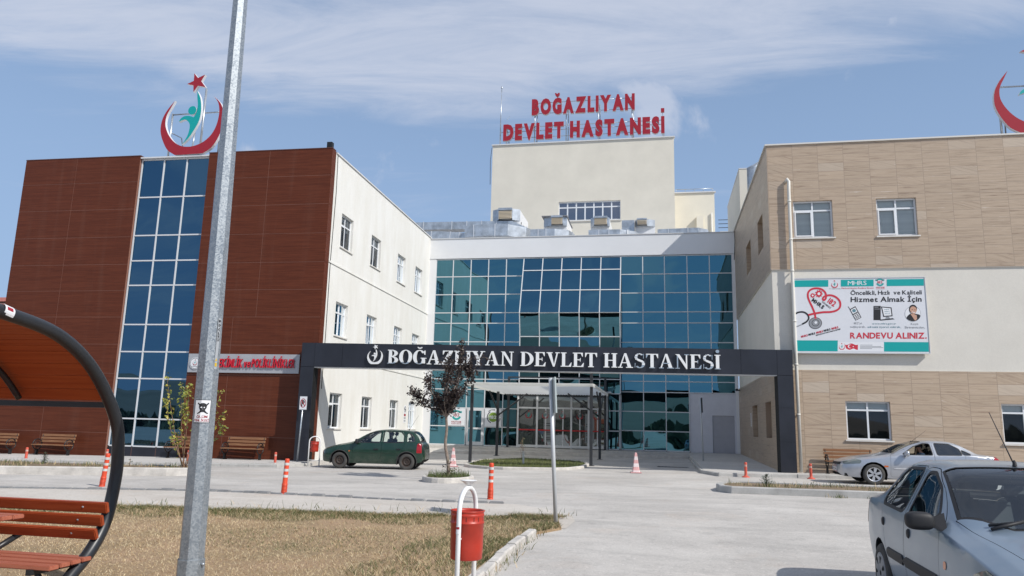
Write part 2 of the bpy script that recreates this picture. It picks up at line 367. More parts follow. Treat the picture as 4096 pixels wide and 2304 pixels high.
def smooth_closed(pts, sub=4, corners=()):
    """Catmull-Rom through a closed outline, keeping the listed corners sharp"""
    n = len(pts); out = []
    for i in range(n):
        p0, p1, p2, p3 = pts[i - 1], pts[i], pts[(i + 1) % n], pts[(i + 2) % n]
        if i in corners: p0 = p1
        if (i + 1) % n in corners: p3 = p2
        for k in range(sub):
            t = k / sub
            out.append(tuple(.5 * ((2 * p1[j]) + (-p0[j] + p2[j]) * t + (2 * p0[j] - 5 * p1[j] + 4 * p2[j] - p3[j]) * t * t + (-p0[j] + 3 * p1[j] - 3 * p2[j] + p3[j]) * t ** 3) for j in (0, 1)))
    return out
def catmull(pts, sub=6):
    out = []; n = len(pts)
    for i in range(n - 1):
        p0, p1, p2, p3 = pts[max(i - 1, 0)], pts[i], pts[i + 1], pts[min(i + 2, n - 1)]
        for k in range(sub):
            t = k / sub
            out.append(tuple(.5 * ((2 * p1[j]) + (-p0[j] + p2[j]) * t + (2 * p0[j] - 5 * p1[j] + 4 * p2[j] - p3[j]) * t * t + (-p0[j] + 3 * p1[j] - 3 * p2[j] + p3[j]) * t ** 3) for j in range(len(p1))))
    out.append(tuple(pts[-1])); return out

# ============================================================ SETTING
M_road = ground_mat('dusty_asphalt', (.44, .415, .385), (.31, .295, .275), (.58, .55, .51))
M_dirt = ground_mat('pale_dirt', (.50, .46, .41), (.40, .35, .30), (.60, .56, .51))
M_pave = ground_mat('concrete_paving', (.50, .48, .45), (.40, .38, .35), (.58, .56, .53))
M_kerb = mat('kerb_concrete', (.40, .39, .37), .9, var=.22, vscale=2.2, fine=.12, fscale=70, bump=.5, bscale=45)
M_kerb2 = mat('pale_concrete', (.52, .49, .45), .9, var=.2, vscale=3, fine=.12, fscale=60, bump=.6, bscale=40)
M_soil = mat('dry_soil', (.20, .145, .09), .95, var=.35, vscale=5, fine=.25, fscale=70, bump=.8, bscale=40)
def ground():
    xs = [-400, -120, -40] + list(np.arange(-38, 39, 1.)) + [40, 120, 400]
    ys = [-400, -100, -30, -5, 0] + list(np.arange(1, 16, 1.)) + [16, 20, 25, 30, 33, 35, 37, 39, 41, 60, 120, 400]
    mb = MB(); mb.grid([[(x, y, gz(x, y)) for x in xs] for y in ys], smooth=False)
    tag(mb.build('road', M_road), kind='structure')
    # low hills behind the camera and far away all round (what the facade glass mirrors)
    mb = MB(); P = []
    for k in range(0, 73):
        a = 2 * PI * k / 72; h = 16 + 9 * math.sin(a * 3 + 1) + 6 * math.sin(a * 7 + .4) + 3 * math.sin(a * 13)
        P.append([(r * math.cos(a), r * math.sin(a), -2 + h * q) for r, q in ((230, 0), (270, .35), (330, .8), (390, 1), (480, .6))])
    mb.grid(P); tag(mb.build('hills', mat('hillside', (.17, .15, .12), .95, col2=(.26, .22, .18), vscale=.03)), kind='structure')
ground()
def tree_belt():
    """far wood behind the camera, mirrored dark in the facade glass"""
    v = []; f = []; m = []
    for _ in range(5200):
        x = random.uniform(-130, 110); y = -62 + 9 * math.sin(x * .05) + random.gauss(0, 4); h = 1.9 + 1.1 * math.sin(x * .21) + 1.0 * math.sin(x * .57 + 1)
        z = -.5 + max(.5, h) * random.random() ** .6; s = random.uniform(.5, 1.3); a = random.uniform(0, PI); t = random.uniform(-.6, .6); o = len(v)
        for q in range(5): b = 2 * PI * q / 5 + a; v.append((x + s * math.cos(b) * math.cos(a), y + s * math.cos(b) * math.sin(a) + s * t * math.sin(b), z + s * math.sin(b)))
        f.append(tuple(range(o, o + 5)))
    me = bpy.data.meshes.new('distant_trees'); me.from_pydata(v, [], f); me.materials.append(mat('far_foliage', (.06, .075, .045), .9, col2=(.11, .12, .075), vscale=.4)); o = bpy.data.objects.new('distant_trees', me); COL.objects.link(o); tag(o, kind='stuff')
tree_belt()
def strip(name, pts, mat_, thick=.0, kind='structure'):
    """flat patch: outline of (x, y, z)"""
    mb = MB(); from mathutils.geometry import tessellate_polygon
    tr = tessellate_polygon([[Vector((p[0], p[1], 0)) for p in pts]])
    n = len(pts); mb.add(pts, tr)
    if thick: mb.add(list(pts) + [(p[0], p[1], p[2] - thick) for p in pts], [(i, (i + 1) % n, n + (i + 1) % n, n + i) for i in range(n)])
    return tag(mb.build(name, mat_), kind=kind)
def kerb_run(name, pts, w, h, mat_, L=.95, gap=.012, jit=.012, up=0., side=1):
    """row of kerb stones along a polyline of (x, y); the stones stand h above the ground on the given side of the line"""
    mb = MB()
    for (x0, y0), (x1, y1) in zip(pts[:-1], pts[1:]):
        d = Vector((x1 - x0, y1 - y0, 0)); ln = d.length; d.normalize(); nrm = Vector((-d.y, d.x, 0)) * side
        k = max(1, round(ln / L)); st = ln / k
        for i in range(k):
            a = Vector((x0, y0, 0)) + d * (i * st + gap / 2) + nrm * random.uniform(-jit, jit); b = a + d * (st - gap)
            za = gz(a.x, a.y) + up; hh = h + random.uniform(-jit, jit) * .6; zb = gz(b.x, b.y) + up
            c = .018
            sec = [(0, -.15), (0, hh - c), (c, hh), (w - c, hh), (w, hh - c), (w, -.15)]
            v0 = [a + nrm * p + Vector((0, 0, za + q)) for p, q in sec]; v1 = [b + nrm * p + Vector((0, 0, zb + q)) for p, q in sec]
            mb.add(v0 + v1, [(0, 1, 2, 3, 4, 5), (11, 10, 9, 8, 7, 6)] + [(j, j + 6, (j + 1) % 6 + 6, (j + 1) % 6) for j in range(6)])
    return tag(mb.build(name, mat_), kind='structure')
def z_sw(x): return .018 + (x + 14.7) * .0118
# left pavement in front of the wood-clad wing
xl = [-34, -28, -23, -18, -13.35, -12.75, -12.75, -14, -34]
yl = [22.4, 22.85, 23.3, 24.1, 25.0, 26.6, 28.2, 28.4, 28.4]
strip('sidewalk', [(x, y, max(z_sw(x), gz(x, y) + .085)) for x, y in zip(xl, yl)], M_pave, .3)
kerb_run('kerb', [(-34, 22.25), (-23, 23.15), (-18, 23.95), (-13.2, 24.87), (-12.6, 26.5)], .16, .105, M_kerb)
# right pavement in front of the stone wing and the raised corner by the service door
strip('sidewalk', [(1.55, 29.2, .12), (2.05, 27.45, .13), (4.6, 27.9, .16), (7.4, 28.25, .19), (16, 28.3, .25), (16, 29.6, .25), (4.3, 29.6, .2), (4.3, 42.2, .40), (1.35, 42.2, .40), (1.45, 38, .30)], M_pave, .35)
kerb_run('kerb', [(1.38, 40.3), (1.42, 29.0), (1.95, 27.28), (4.58, 27.74), (7.4, 28.08), (16, 28.13)], .16, .12, M_kerb)
# entrance platform with one step
strip('entrance_platform', [(-13.2, 40.6, .41), (-11.6, 40.6, .41), (-8.6, 40.2, .41), (-2.6, 39.9, .41), (1.5, 39.7, .41), (1.5, 42.4, .41), (-13.2, 42.4, .41)], M_pave, .4)
strip('entrance_step', [(-11.9, 38.9, .10), (-9.2, 39.4, .255), (-2.4, 39.4, .255), (1.36, 39.2, .265), (1.36, 39.8, .265), (-13.2, 40.8, .255), (-13.2, 38.9, .1)], M_kerb2, .3)
# setts between road and dirt strip
mb = MB(); P = [(-16.2, 14.55), (-14.5, 14.83), (-12, 15.35), (-9.95, 15.7), (-7.6, 15.62), (-5.4, 15.4), (-4, 15.42), (-2.84, 15.5)]
PP = catmull(P, 8); acc = 0; cur = Vector((*PP[0], 0)); i = 1; Lst = [cur.copy()]
while i < len(PP):
    t = Vector((*PP[i], 0)); d = (t - cur).length
    if acc + d >= .33: cur = cur + (t - cur) * ((.33 - acc) / d); Lst.append(cur.copy()); acc = 0
    else: acc += d; cur = t; i += 1
for a, b in zip(Lst[:-1], Lst[1:]):
    d = (b - a).normalized(); nr = Vector((-d.y, d.x, 0)); rot = Matrix.Rotation(math.atan2(d.y, d.x) + random.uniform(-.06, .06), 3, 'Z'); c = (a + b) / 2 + nr * random.uniform(-.02, .02)
    z = gz(c.x, c.y); h = random.uniform(.025, .05)
    k = len(mb.v); mb.bbox(-.148, .148, -.075, .075, -.05, h, .018)
    for q in range(k, len(mb.v)): v = rot @ Vector(mb.v[q]); mb.v[q] = (v.x + c.x, v.y + c.y, v.z + z)
tag(mb.build('kerb', mat('grey_setts', (.27, .27, .27), .9, var=.25, vscale=3, fine=.15, bump=.4)), kind='structure')
dirt = [(-22, 13.2)] + [(p[0], p[1] - .12) for p in PP[::4]] + [(-2.3, 14.9), (-1.6, 14.1), (-1.45, 13.3), (-1.5, 12.4), (-22, 11.6)]
strip('dirt_path', [(x, y, gz(x, y) + .006) for x, y in dirt], M_dirt)
# dry lawn
LAWN = [(-16, 12.0), (-9.75, 12.55), (-6.3, 12.8), (-3.55, 13.1), (-2.4, 13.6), (-1.8, 13.6), (-1.55, 12.25), (-1.9, 11.6), (-2.03, 10.7), (-2.12, 9.6), (-2.10, 8.4), (-2.1, 6), (-2.1, 1.5), (-16, 1.5)]
M_turf = mat('dry_turf', (.36, .24, .145), .95, col2=(.25, .185, .10), vscale=.9, fine=.35, fscale=30, bump=.8, bscale=35)
strip('lawn', [(x, y, gz(x, y) + .03) for x, y in LAWN], M_turf, .05)
kerb_run('kerb', [(-1.97, 11.5), (-2.03, 9.55), (-2.0, 8.35), (-2.0, 6.0), (-2.0, 2.)], .13, .10, M_kerb2, L=.62, gap=.03, jit=.02)
from mathutils.geometry import intersect_point_tri_2d
def inside(poly, x, y):
    c = False; n = len(poly)
    for i in range(n):
        (x0, y0), (x1, y1) = poly[i], poly[(i + 1) % n]
        if (y0 > y) != (y1 > y) and x < (x1 - x0) * (y - y0) / (y1 - y0) + x0: c = not c
    return c
def vnoise(x, y):
    return .5 + .25 * (math.sin(x * 1.3 + 1.7 * math.sin(y * .8)) + math.sin(y * 1.9 + 1.1 * math.sin(x * 1.1 + 2)))
def blades(name, pts, mats, hgt, wid, lean=.6):
    """grass: one mesh of many bent blades; pts = (x, y, z, size, material index)"""
    mb_v = []; mb_f = []; mb_m = []
    for x, y, z, s, mi in pts:
        a = random.uniform(0, 2 * PI); h = hgt * s * random.uniform(.6, 1.25); w = wid * random.uniform(.7, 1.3); l = lean * h * random.uniform(.2, 1.3)
        ca, sa = math.cos(a), math.sin(a); b = random.uniform(0, 2 * PI); cb, sb = math.cos(b), math.sin(b); o = len(mb_v)
        mb_v += [(x - ca * w, y - sa * w, z), (x + ca * w, y + sa * w, z), (x + ca * w * .7 + cb * l * .4, y + sa * w * .7 + sb * l * .4, z + h * .6), (x - ca * w * .7 + cb * l * .4, y - sa * w * .7 + sb * l * .4, z + h * .6), (x + cb * l, y + sb * l, z + h)]
        mb_f += [(o, o + 1, o + 2, o + 3), (o + 3, o + 2, o + 4)]; mb_m += [mi, mi]
    me = bpy.data.meshes.new(name); me.from_pydata(mb_v, [], mb_f)
    for m_ in mats: me.materials.append(m_)
    me.polygons.foreach_set('material_index', mb_m); me.update()
    o = bpy.data.objects.new(name, me); COL.objects.link(o); return tag(o, kind='stuff')
G_MATS = [mat('straw', (.50, .38, .22), .8, var=.2, vscale=8), mat('straw_pale', (.60, .49, .31), .8, var=.15, vscale=8), mat('grass_olive', (.105, .115, .038), .8, var=.25, vscale=8), mat('grass_green', (.065, .10, .026), .8, var=.25, vscale=8), mat('straw_brown', (.36, .24, .13), .85, var=.2, vscale=8)]
def lawn_grass():
    pts = []
    for _ in range(105000):
        y = 4.2 + 9.7 * random.random() ** .8; x = random.uniform(-13, -1.5)
        if abs(x) > 1.2 * y + 1.2 or not inside(LAWN, x, y): continue
        te = np.interp(x, [-16, -9.75, -6.3, -3.55, -2.4], [12.0, 12.55, 12.8, 13.1, 13.6]); top = y > te - .55 - .75 * vnoise(x * 2.3, 1)
        edge = x > -3.0 - .5 * vnoise(0, y * 2) and y > 7.5
        v = vnoise(x * .55 + 4, y * .75); gr = (1 if v > .70 else 0) * .5 + (.82 if top else 0) + (.6 if edge else 0)
        bare = vnoise(x * .8 + 9, y * .6 + 3) > .86
        if bare and not top and random.random() < .55: continue
        if random.random() < gr: mi = random.choice((2, 2, 3, 0))
        else: mi = random.choice((0, 0, 1, 1, 4))
        pts.append((x, y, gz(x, y) + .028, (1.75 if top or edge else .75) * (.7 + .5 * v), mi))
    for _ in range(26000):                                             # thicker, greener fringe along the path and the kerb
        if random.random() < .72:
            x = random.uniform(-12, -1.65); te = np.interp(x, [-16, -9.75, -6.3, -3.55, -2.4, -1.8], [12.0, 12.55, 12.8, 13.1, 13.55, 13.55]); y = te + .06 - abs(random.gauss(0, .30)) * (.6 + .9 * vnoise(x * 1.9, 2))
        else: y = random.uniform(8.5, 13.3); x = np.interp(y, [8.5, 11.6, 12.3, 13.6], [-2.12, -1.92, -1.6, -1.75]) - abs(random.gauss(0, .28))
        if vnoise(x * 3.1, y * 2.2) > .36: pts.append((x, y, gz(x, y) + .025, random.uniform(1.0, 2.2), random.choice((2, 2, 3, 3, 4, 0))))
    blades('grass', pts, G_MATS, .036, .003, 1.8)
lawn_grass()
M_weed = [G_MATS[3], G_MATS[2], G_MATS[0]]
# planted traffic islands
def island(name, outer, h, mat_, inner=.17, soil=M_soil, tufts=600, mats=M_weed, hgt=.10, drop=.03, th=None):
    n = len(outer); cx = sum(p[0] for p in outer) / n; cy = sum(p[1] for p in outer) / n
    ring = []
    for i, (x, y) in enumerate(outer):
        a = Vector((*outer[i - 1], 0)); b = Vector((x, y, 0)); c = Vector((*outer[(i + 1) % n], 0))
        t = ((b - a).normalized() + (c - b).normalized()).normalized(); nr = Vector((-t.y, t.x, 0))
        if (Vector((cx, cy, 0)) - b).dot(nr) < 0: nr = -nr
        ring.append(b + nr * inner)
    top = [(x, y, gz(x, y) + h) for x, y in outer]; bot = [(x + (cx - x) * -.004, y, gz(x, y) - .1) for x, y in outer]
    itop = [(p.x, p.y, gz(p.x, p.y) + h) for p in ring]; iso = [(p.x, p.y, gz(p.x, p.y) + h - drop - .03) for p in ring]
    mb = MB(); ch = .022
    t2 = [(x, y, z - ch) for x, y, z in top]; t3 = [(a[0] + (b[0] - a[0]) * .12, a[1] + (b[1] - a[1]) * .12, a[2]) for a, b in zip(top, itop)]
    V = bot + t2 + t3 + itop + iso
    for k in range(4): mb.add(V, [(k * n + i, k * n + (i + 1) % n, (k + 1) * n + (i + 1) % n, (k + 1) * n + i) for i in range(n)])
    tag(mb.build(name, mat_), kind='structure')
    strip('soil', [(p.x, p.y, gz(p.x, p.y) + h - drop) for p in ring], soil)
    pl = [(p.x, p.y) for p in ring]; pts = []; x0 = min(p[0] for p in pl); x1 = max(p[0] for p in pl); y0 = min(p[1] for p in pl); y1 = max(p[1] for p in pl)
    while len(pts) < tufts:
        x = random.uniform(x0, x1); y = random.uniform(y0, y1)
        if not inside(pl, x, y): tufts -= .2; continue
        if th and vnoise(x * 1.7, y * 2.3 + th) < .45: tufts -= .3; continue
        pts.append((x, y, gz(x, y) + h - drop, random.uniform(.5, 1.3), random.randrange(3)))
    blades('weeds', pts, mats, hgt, .006, .7)
ISL_L = [(-30, 15.3), (-24, 16.6), (-17.9, 18.2), (-15.5, 18.95), (-13.7, 19.5), (-13.1, 19.9), (-13.2, 20.6), (-14.0, 21.15), (-16.6, 20.8), (-20.7, 21.0), (-30, 20.5)]
island('kerb', ISL_L, .22, M_kerb2, .16, tufts=3600, hgt=.13, th=1.)
ISL_R = [(16, 19.4), (10, 19.55), (5.0, 19.72), (3.29, 19.83), (1.72, 19.95), (1.45, 20.3), (1.42, 21.0), (1.62, 21.75), (2.1, 22.15), (3.7, 22.0), (16, 21.6)]
island('kerb', ISL_R, .17, M_kerb, .16, tufts=2600, hgt=.12, th=2.)
ISL_C = [(-7.5, 29.0), (-7.1, 28.3), (-6.3, 27.75), (-5.66, 27.55), (-3.85, 28.0), (-3.3, 28.6), (-2.95, 30), (-2.95, 32.4), (-3.4, 34.2), (-6.2, 35.6), (-7.9, 33.6), (-7.75, 31)]
island('kerb', ISL_C, .10, M_kerb2, .14, soil=mat('damp_turf', (.10, .10, .04), .95, var=.3, vscale=3), tufts=6500, mats=[G_MATS[3], mat('clover', (.15, .18, .035), .8, var=.3, vscale=6), G_MATS[2], ][:3], hgt=.075, drop=.02)
PLC = (-5.92, 21.15); island('kerb', [(PLC[0] + .70 * math.cos(R(a)), PLC[1] + 1.05 * math.sin(R(a))) for a in range(0, 360, 15)], .14, M_kerb2, .10, tufts=650, hgt=.16, mats=[G_MATS[3], G_MATS[2], G_MATS[3]])
# weeds along broken edges, litter of dry stalks
pts = []
for _ in range(240):
    t = random.random(); x = -9.9 + 8.4 * t; y = 13.0 + .9 * t + random.gauss(0, .25); pts.append((x, y, gz(x, y), random.uniform(.4, 1.3), random.randrange(3)))
for _ in range(260):
    y = random.uniform(6, 12.2); x = -1.85 + random.gauss(0, .06); pts.append((x, y, gz(x, y), random.uniform(.3, 1.0), random.randrange(3)))
for _ in range(200):
    x = random.choice((4.1, 5.2, 5.9, 7.4)) + random.gauss(0, .16); y = 19.62 + random.gauss(0, .05); pts.append((x, y, gz(x, y), random.uniform(.4, 1.2), random.randrange(3)))
blades('weeds', pts, M_weed, .12, .005, .9)

# ============================================================ BUILDINGS
M_white = mat('white_render', (.73, .725, .695), .85, col2=(.655, .64, .59), vscale=1.6, stretch=(1, 1, .28), fine=.05, fscale=40, bump=.12, bscale=60)
M_cream = mat('cream_render', (.66, .62, .53), .85, var=.05, vscale=.7, fine=.03, fscale=30, bump=.12, bscale=60)
M_cream2 = mat('warm_cream_render', (.72, .675, .565), .85, var=.04, vscale=.8)
M_acp = mat('white_metal_panel', (.72, .725, .73), .38, var=.03, vscale=.5)
M_alu = mat('white_aluminium', (.62, .63, .64), .4)
M_pvc = mat('white_plastic_frame', (.70, .72, .74), .4)
M_dark = mat('dark_room', (.012, .013, .015), .9)
M_blind = mat('window_blind', (.88, .88, .86), .8, col2=(.70, .70, .69), vscale=1.0, stretch=(.05, .05, 7))
M_pane = clear_mat('window_glass', (.86, .89, .88), .06)
M_cop = mat('coping_metal', (.60, .60, .60), .45)
M_brown = wood_panel_mat('dark_red_wood_cladding', (.074, .0175, .0072), (.128, .0335, .0145), stain=.08)
M_joint = mat('cladding_joint', (.215, .10, .07), .7)
M_black = mat('black_cladding', (.016, .018, .026), .35, var=.25, vscale=1.2, fine=.05)
M_blackj = mat('black_joint', (.004, .004, .005), .8)
GL_L = glass_mat('blue_strip_glass', (.075, .16, .24), (.012, .03, .05), .008, .10, .5)
GL_C = glass_mat('teal_facade_glass', (.085, .215, .275), (.008, .03, .04), .008, .10, .6)
GL_B = glass_mat('tilted_bay_glass', (.10, .235, .31), (.008, .025, .04), .008, .12, .5)
M_steel = mat('dark_steel', (.03, .032, .036), .45, var=.2, vscale=3)
M_galv = mat('galvanised_duct', (.44, .47, .50), .32, .6, var=.3, vscale=2.5, fine=.08, fscale=25)

def holed(mb, fn, s0, s1, z0, z1, holes, dep, m=0, mrev=None):
    """wall sheet with real openings; holes = (a0, a1, b0, b1); fn(s, d, z) with d outward"""
    mrev = m if mrev is None else mrev
    ss = sorted({s0, s1} | {h[0] for h in holes} | {h[1] for h in holes}); zs = sorted({z0, z1} | {h[2] for h in holes} | {h[3] for h in holes})
    for i in range(len(ss) - 1):
        for j in range(len(zs) - 1):
            cs, cz = (ss[i] + ss[i + 1]) / 2, (zs[j] + zs[j + 1]) / 2
            if any(h[0] < cs < h[1] and h[2] < cz < h[3] for h in holes): continue
            mb.quad(fn(ss[i], 0, zs[j]), fn(ss[i + 1], 0, zs[j]), fn(ss[i + 1], 0, zs[j + 1]), fn(ss[i], 0, zs[j + 1]), m)
    for a0, a1, b0, b1 in holes:
        for (p, q) in (((a0, b0), (a1, b0)), ((a1, b0), (a1, b1)), ((a1, b1), (a0, b1)), ((a0, b1), (a0, b0))):
            mb.quad(fn(p[0], 0, p[1]), fn(q[0], 0, q[1]), fn(q[0], -dep, q[1]), fn(p[0], -dep, p[1]), mrev)
def fbox(mb, fn, s0, s1, d0, d1, z0, z1, m=0):
    vs = [fn(s, d, z) for z in (z0, z1) for d in (d0, d1) for s in (s0, s1)]
    mb.add(vs, [(0, 2, 3, 1), (4, 5, 7, 6), (0, 1, 5, 4), (2, 6, 7, 3), (0, 4, 6, 2), (1, 3, 7, 5)], m)
def window(fn, s0, s1, z0, z1, dep, parent, cols, tr, blind=1., name='window', fw=.055, swing=None, lab=None):
    """window in a recess: frame > pane, sill, blind.  tr = transom height as a share, blind = share of height covered"""
    W_ = s1 - s0; H_ = z1 - z0; zt = z0 + tr * H_
    fr = MB(); d0, d1 = -dep + .06, -dep + .12
    fbox(fr, fn, s0, s1, d0, d1, z0, z0 + fw); fbox(fr, fn, s0, s1, d0, d1, z1 - fw, z1)
    fbox(fr, fn, s0, s0 + fw, d0 + .001, d1 - .001, z0 + fw, z1 - fw); fbox(fr, fn, s1 - fw, s1, d0 + .001, d1 - .001, z0 + fw, z1 - fw)
    fbox(fr, fn, s0 + fw, s1 - fw, d0 + .002, d1 - .002, zt - fw * .5, zt + fw * .5)
    for k in range(1, cols):
        c = s0 + W_ * k / cols
        fbox(fr, fn, c - fw * .5, c + fw * .5, d0 + .003, d1 - .003, z0 + fw, zt - fw * .5); fbox(fr, fn, c - fw * .5, c + fw * .5, d0 + .003, d1 - .003, zt + fw * .5, z1 - fw)
    if swing is not None:                                   # thicker casement leaf in one light
        a = s0 + fw + .0 + W_ * swing / cols - (fw if swing else 0); b = s0 + W_ * (swing + 1) / cols - fw * .5; t = .045
        for q in ((a, b, z0 + fw, z0 + fw + t), (a, b, zt - fw * .5 - t, zt - fw * .5), (a, a + t, z0 + fw + t, zt - fw * .5 - t), (b - t, b, z0 + fw + t, zt - fw * .5 - t)):
            fbox(fr, fn, q[0], q[1], d1, d1 + .02, q[2], q[3])
    w = fr.build(name, M_pvc, parent, lab)
    p = MB(); dp = (d0 + d1) / 2
    p.quad(fn(s0 + fw, dp, z0 + fw), fn(s1 - fw, dp, z0 + fw), fn(s1 - fw, dp, z1 - fw), fn(s0 + fw, dp, z1 - fw)); p.build('pane', M_pane, w)
    b = MB(); zb = z0 + (1 - blind) * H_
    if blind > 0: b.quad(fn(s0 + .02, d0 - .05, zb), fn(s1 - .02, d0 - .05, zb), fn(s1 - .02, d0 - .05, z1), fn(s0 + .02, d0 - .05, z1), 0)
    if blind < 1: b.quad(fn(s0 - .05, d0 - .30, z0 - .05), fn(s1 + .05, d0 - .30, z0 - .05), fn(s1 + .05, d0 - .30, z1 + .05), fn(s0 - .05, d0 - .30, z1 + .05), 1)
    b.build('blind', [M_blind, M_dark], w)
    s = MB(); fbox(s, fn, s0 - .06, s1 + .06, -dep, .055, z0 - .055, z0 - .004); s.build('sill', mat('sill_stone', (.62, .6, .56), .6, var=.1), w)
    return w
def curtain(fn, cols, rows, parent, gmat, skip=(), fw=.05, name='glazing', fd=.035, tilt=.007):
    """stick curtain wall: one mesh of panes (each a hair out of true) and one of mullions"""
    g = MB()
    for i in range(len(cols) - 1):
        for j in range(len(rows) - 1):
            if (i, j) in skip: continue
            a, b, c, d = (random.uniform(-tilt, tilt) for _ in range(4)); b = a + c - d
            g.quad(fn(cols[i], a, rows[j]), fn(cols[i + 1], b, rows[j]), fn(cols[i + 1], c, rows[j + 1]), fn(cols[i], d, rows[j + 1]))
    go = g.build(name, gmat, parent)
    m = MB()
    for i, c in enumerate(cols):
        js = [j for j in range(len(rows) - 1) if not ((i, j) in skip and (i - 1 < 0 or (i - 1, j) in skip)) and not (i == len(cols) - 1 and (i - 1, j) in skip)]
        for j in js: fbox(m, fn, c - fw / 2, c + fw / 2, -.02, fd, rows[j], rows[j + 1])
    for j, z in enumerate(rows):
        for i in range(len(cols) - 1):
            if (i, j) in skip and (j == 0 or (i, j - 1) in skip): continue
            if j == len(rows) - 1 and (i, j - 1) in skip: continue
            fbox(m, fn, cols[i] + fw / 2, cols[i + 1] - fw / 2, -.018, fd - .003, z - fw / 2, z + fw / 2)
    m.build('mullions', M_alu, go); return go

# ---- left wing
al = R(1.15); EX = Vector((math.cos(al), math.sin(al), 0)); EY = Vector((-math.sin(al), math.cos(al), 0)); PC = Vector((-13.2, 27.45, 0))
def LF(x, d, z): return tuple(PC + EX * ((x + 13.2) / math.cos(al)) - EY * d + Vector((0, 0, z)))
def LW(y, d, z): return tuple(PC + EY * ((y - 27.45) / math.cos(al)) + EX * d + Vector((0, 0, z)))
def left_wing():
    b = thing('hospital_wing', 'left hospital wing clad in dark red wood panels with a tall blue glass strip', 'building', (-20, 32, 0))
    # white body with window openings in the long side wall
    YS = [(28.9, 30.2), (32.5, 33.8), (36.4, 37.7), (39.5, 40.85)]; ZS = [(1.265, 2.70), (5.07, 6.48), (8.83, 10.29)]
    holes = [(a, c, z0, z1) for a, c in YS for z0, z1 in ZS]
    mb = MB(); holed(mb, LW, 27.85, 42.3, -.4, 12.58, holes, .24)
    for s in (7.97, 4.17): fbox(mb, LW, 27.87, 42.25, .002, .035, s - .045, s + .03)
    # roof slab, back and far walls
    f = lambda x, y, z: tuple(PC + EX * (x + 13.2) + EY * (y - 27.45) + Vector((0, 0, z)))
    mb.quad(f(-27.6, 27.9, 12.3), f(-13.25, 27.9, 12.3), f(-13.25, 46, 12.3), f(-27.6, 46, 12.3))
    mb.quad(f(-27.6, 27.9, -.5), f(-27.6, 46, -.5), f(-27.6, 46, 12.55), f(-27.6, 27.9, 12.55)); mb.quad(f(-27.6, 46, -.5), f(-13.2, 46, -.5), f(-13.2, 46, 12.55), f(-27.6, 46, 12.55))
    mb.build('wall', M_white, b)
    cp = MB(); fbox(cp, LW, 27.9, 42.3, -.30, .05, 12.585, 12.64); cp.build('coping', M_cop, b)
    for i, (a, c) in enumerate(YS):
        for j, (z0, z1) in enumerate(ZS):
            window(LW, a, c, z0, z1, .24, b, 2, .70, (.42, .35, .9, .95)[(i + 2 * j) % 4] if j else (.3, .35, .9, .95)[i], swing=0 if (i + j) % 2 == 0 else None)
    # wood cladding: panels with open joints, two fields beside the glass strip
    ZJ = [-.4, .86, 2.06, 3.26, 4.46, 5.60, 6.72, 7.85, 9.05, 10.28, 11.50, 12.65]
    for fld, xs in (('left', [-27.69, -25.1, -22.02]), ('right', [-18.75, -15.96, -13.19])):
        mb = MB(); x0, x1 = xs[0], xs[-1]
        fbox(mb, LF, x0 + .01, x1 - .01, -.40, -.004, -.4, 12.64, 1)
        for i in range(len(ZJ) - 1):
            xx = xs if i > 4 or fld == 'left' else [xs[0], -16.95, xs[-1]]
            for k in range(len(xx) - 1):
                e = random.uniform(-.001, .001); fbox(mb, LF, xx[k] + (.008 if k else 0), xx[k + 1] - (.008 if k < len(xx) - 2 else 0), -.0035, e, ZJ[i] + .008, ZJ[i + 1] - .008, 0)
        if fld == 'right':
            for i in range(len(ZJ) - 1): fbox(mb, LW, 27.46, 27.85, -.03, .012, ZJ[i] + .007, ZJ[i + 1] - .007, 0)
        mb.build('cladding', [M_brown, M_joint], b)
    for q in ((-27.7, -22.0), (-18.77, -13.18)): cp = MB(); fbox(cp, LF, *q, -.35, .012, 12.655, 12.69); cp.build('coping', mat('brown_flashing', (.10, .035, .022), .5), b)
    g = curtain(lambda x, d, z: LF(x, d - .14, z), [-21.98, -20.92, -19.84, -18.79], [.36, 1.45, 3.07, 4.17, 5.30, 6.96, 8.02, 9.12, 10.81, 12.50], b, GL_L, name='glass_strip', fw=.055)
    mb = MB(); fbox(mb, LF, -22.0, -18.77, -.4, .0, 12.54, 12.60); mb.build('coping', M_alu, b)
    mb = MB(); fbox(mb, LF, -21.995, -18.775, -.4, -.1, -.4, .32)
    for k in range(1, 3): fbox(mb, LF, -22 + 1.08 * k, -22 + 1.08 * k + .012, -.099, -.097, -.3, .32, 1)
    mb.build('plinth', [M_black, M_joint], b)
    # cable down the white corner, short black stub on the roof corner
    mb = MB(); mb.tube([LW(28.02, .02, 12.6), LW(28.1, .02, 11), LW(28.0, .02, 8), LW(28.04, .02, 5), LW(28.0, .02, 2.8)], .012, 5); mb.build('cable', mat('black_cable', (.01, .01, .01), .6), b)
    mb = MB(); fbox(mb, LF, -13.5, -13.28, -.3, -.1, 12.7, 12.98); mb.build('floodlight', mat('black_plastic', (.008, .008, .009), .5), b)
left_wing()

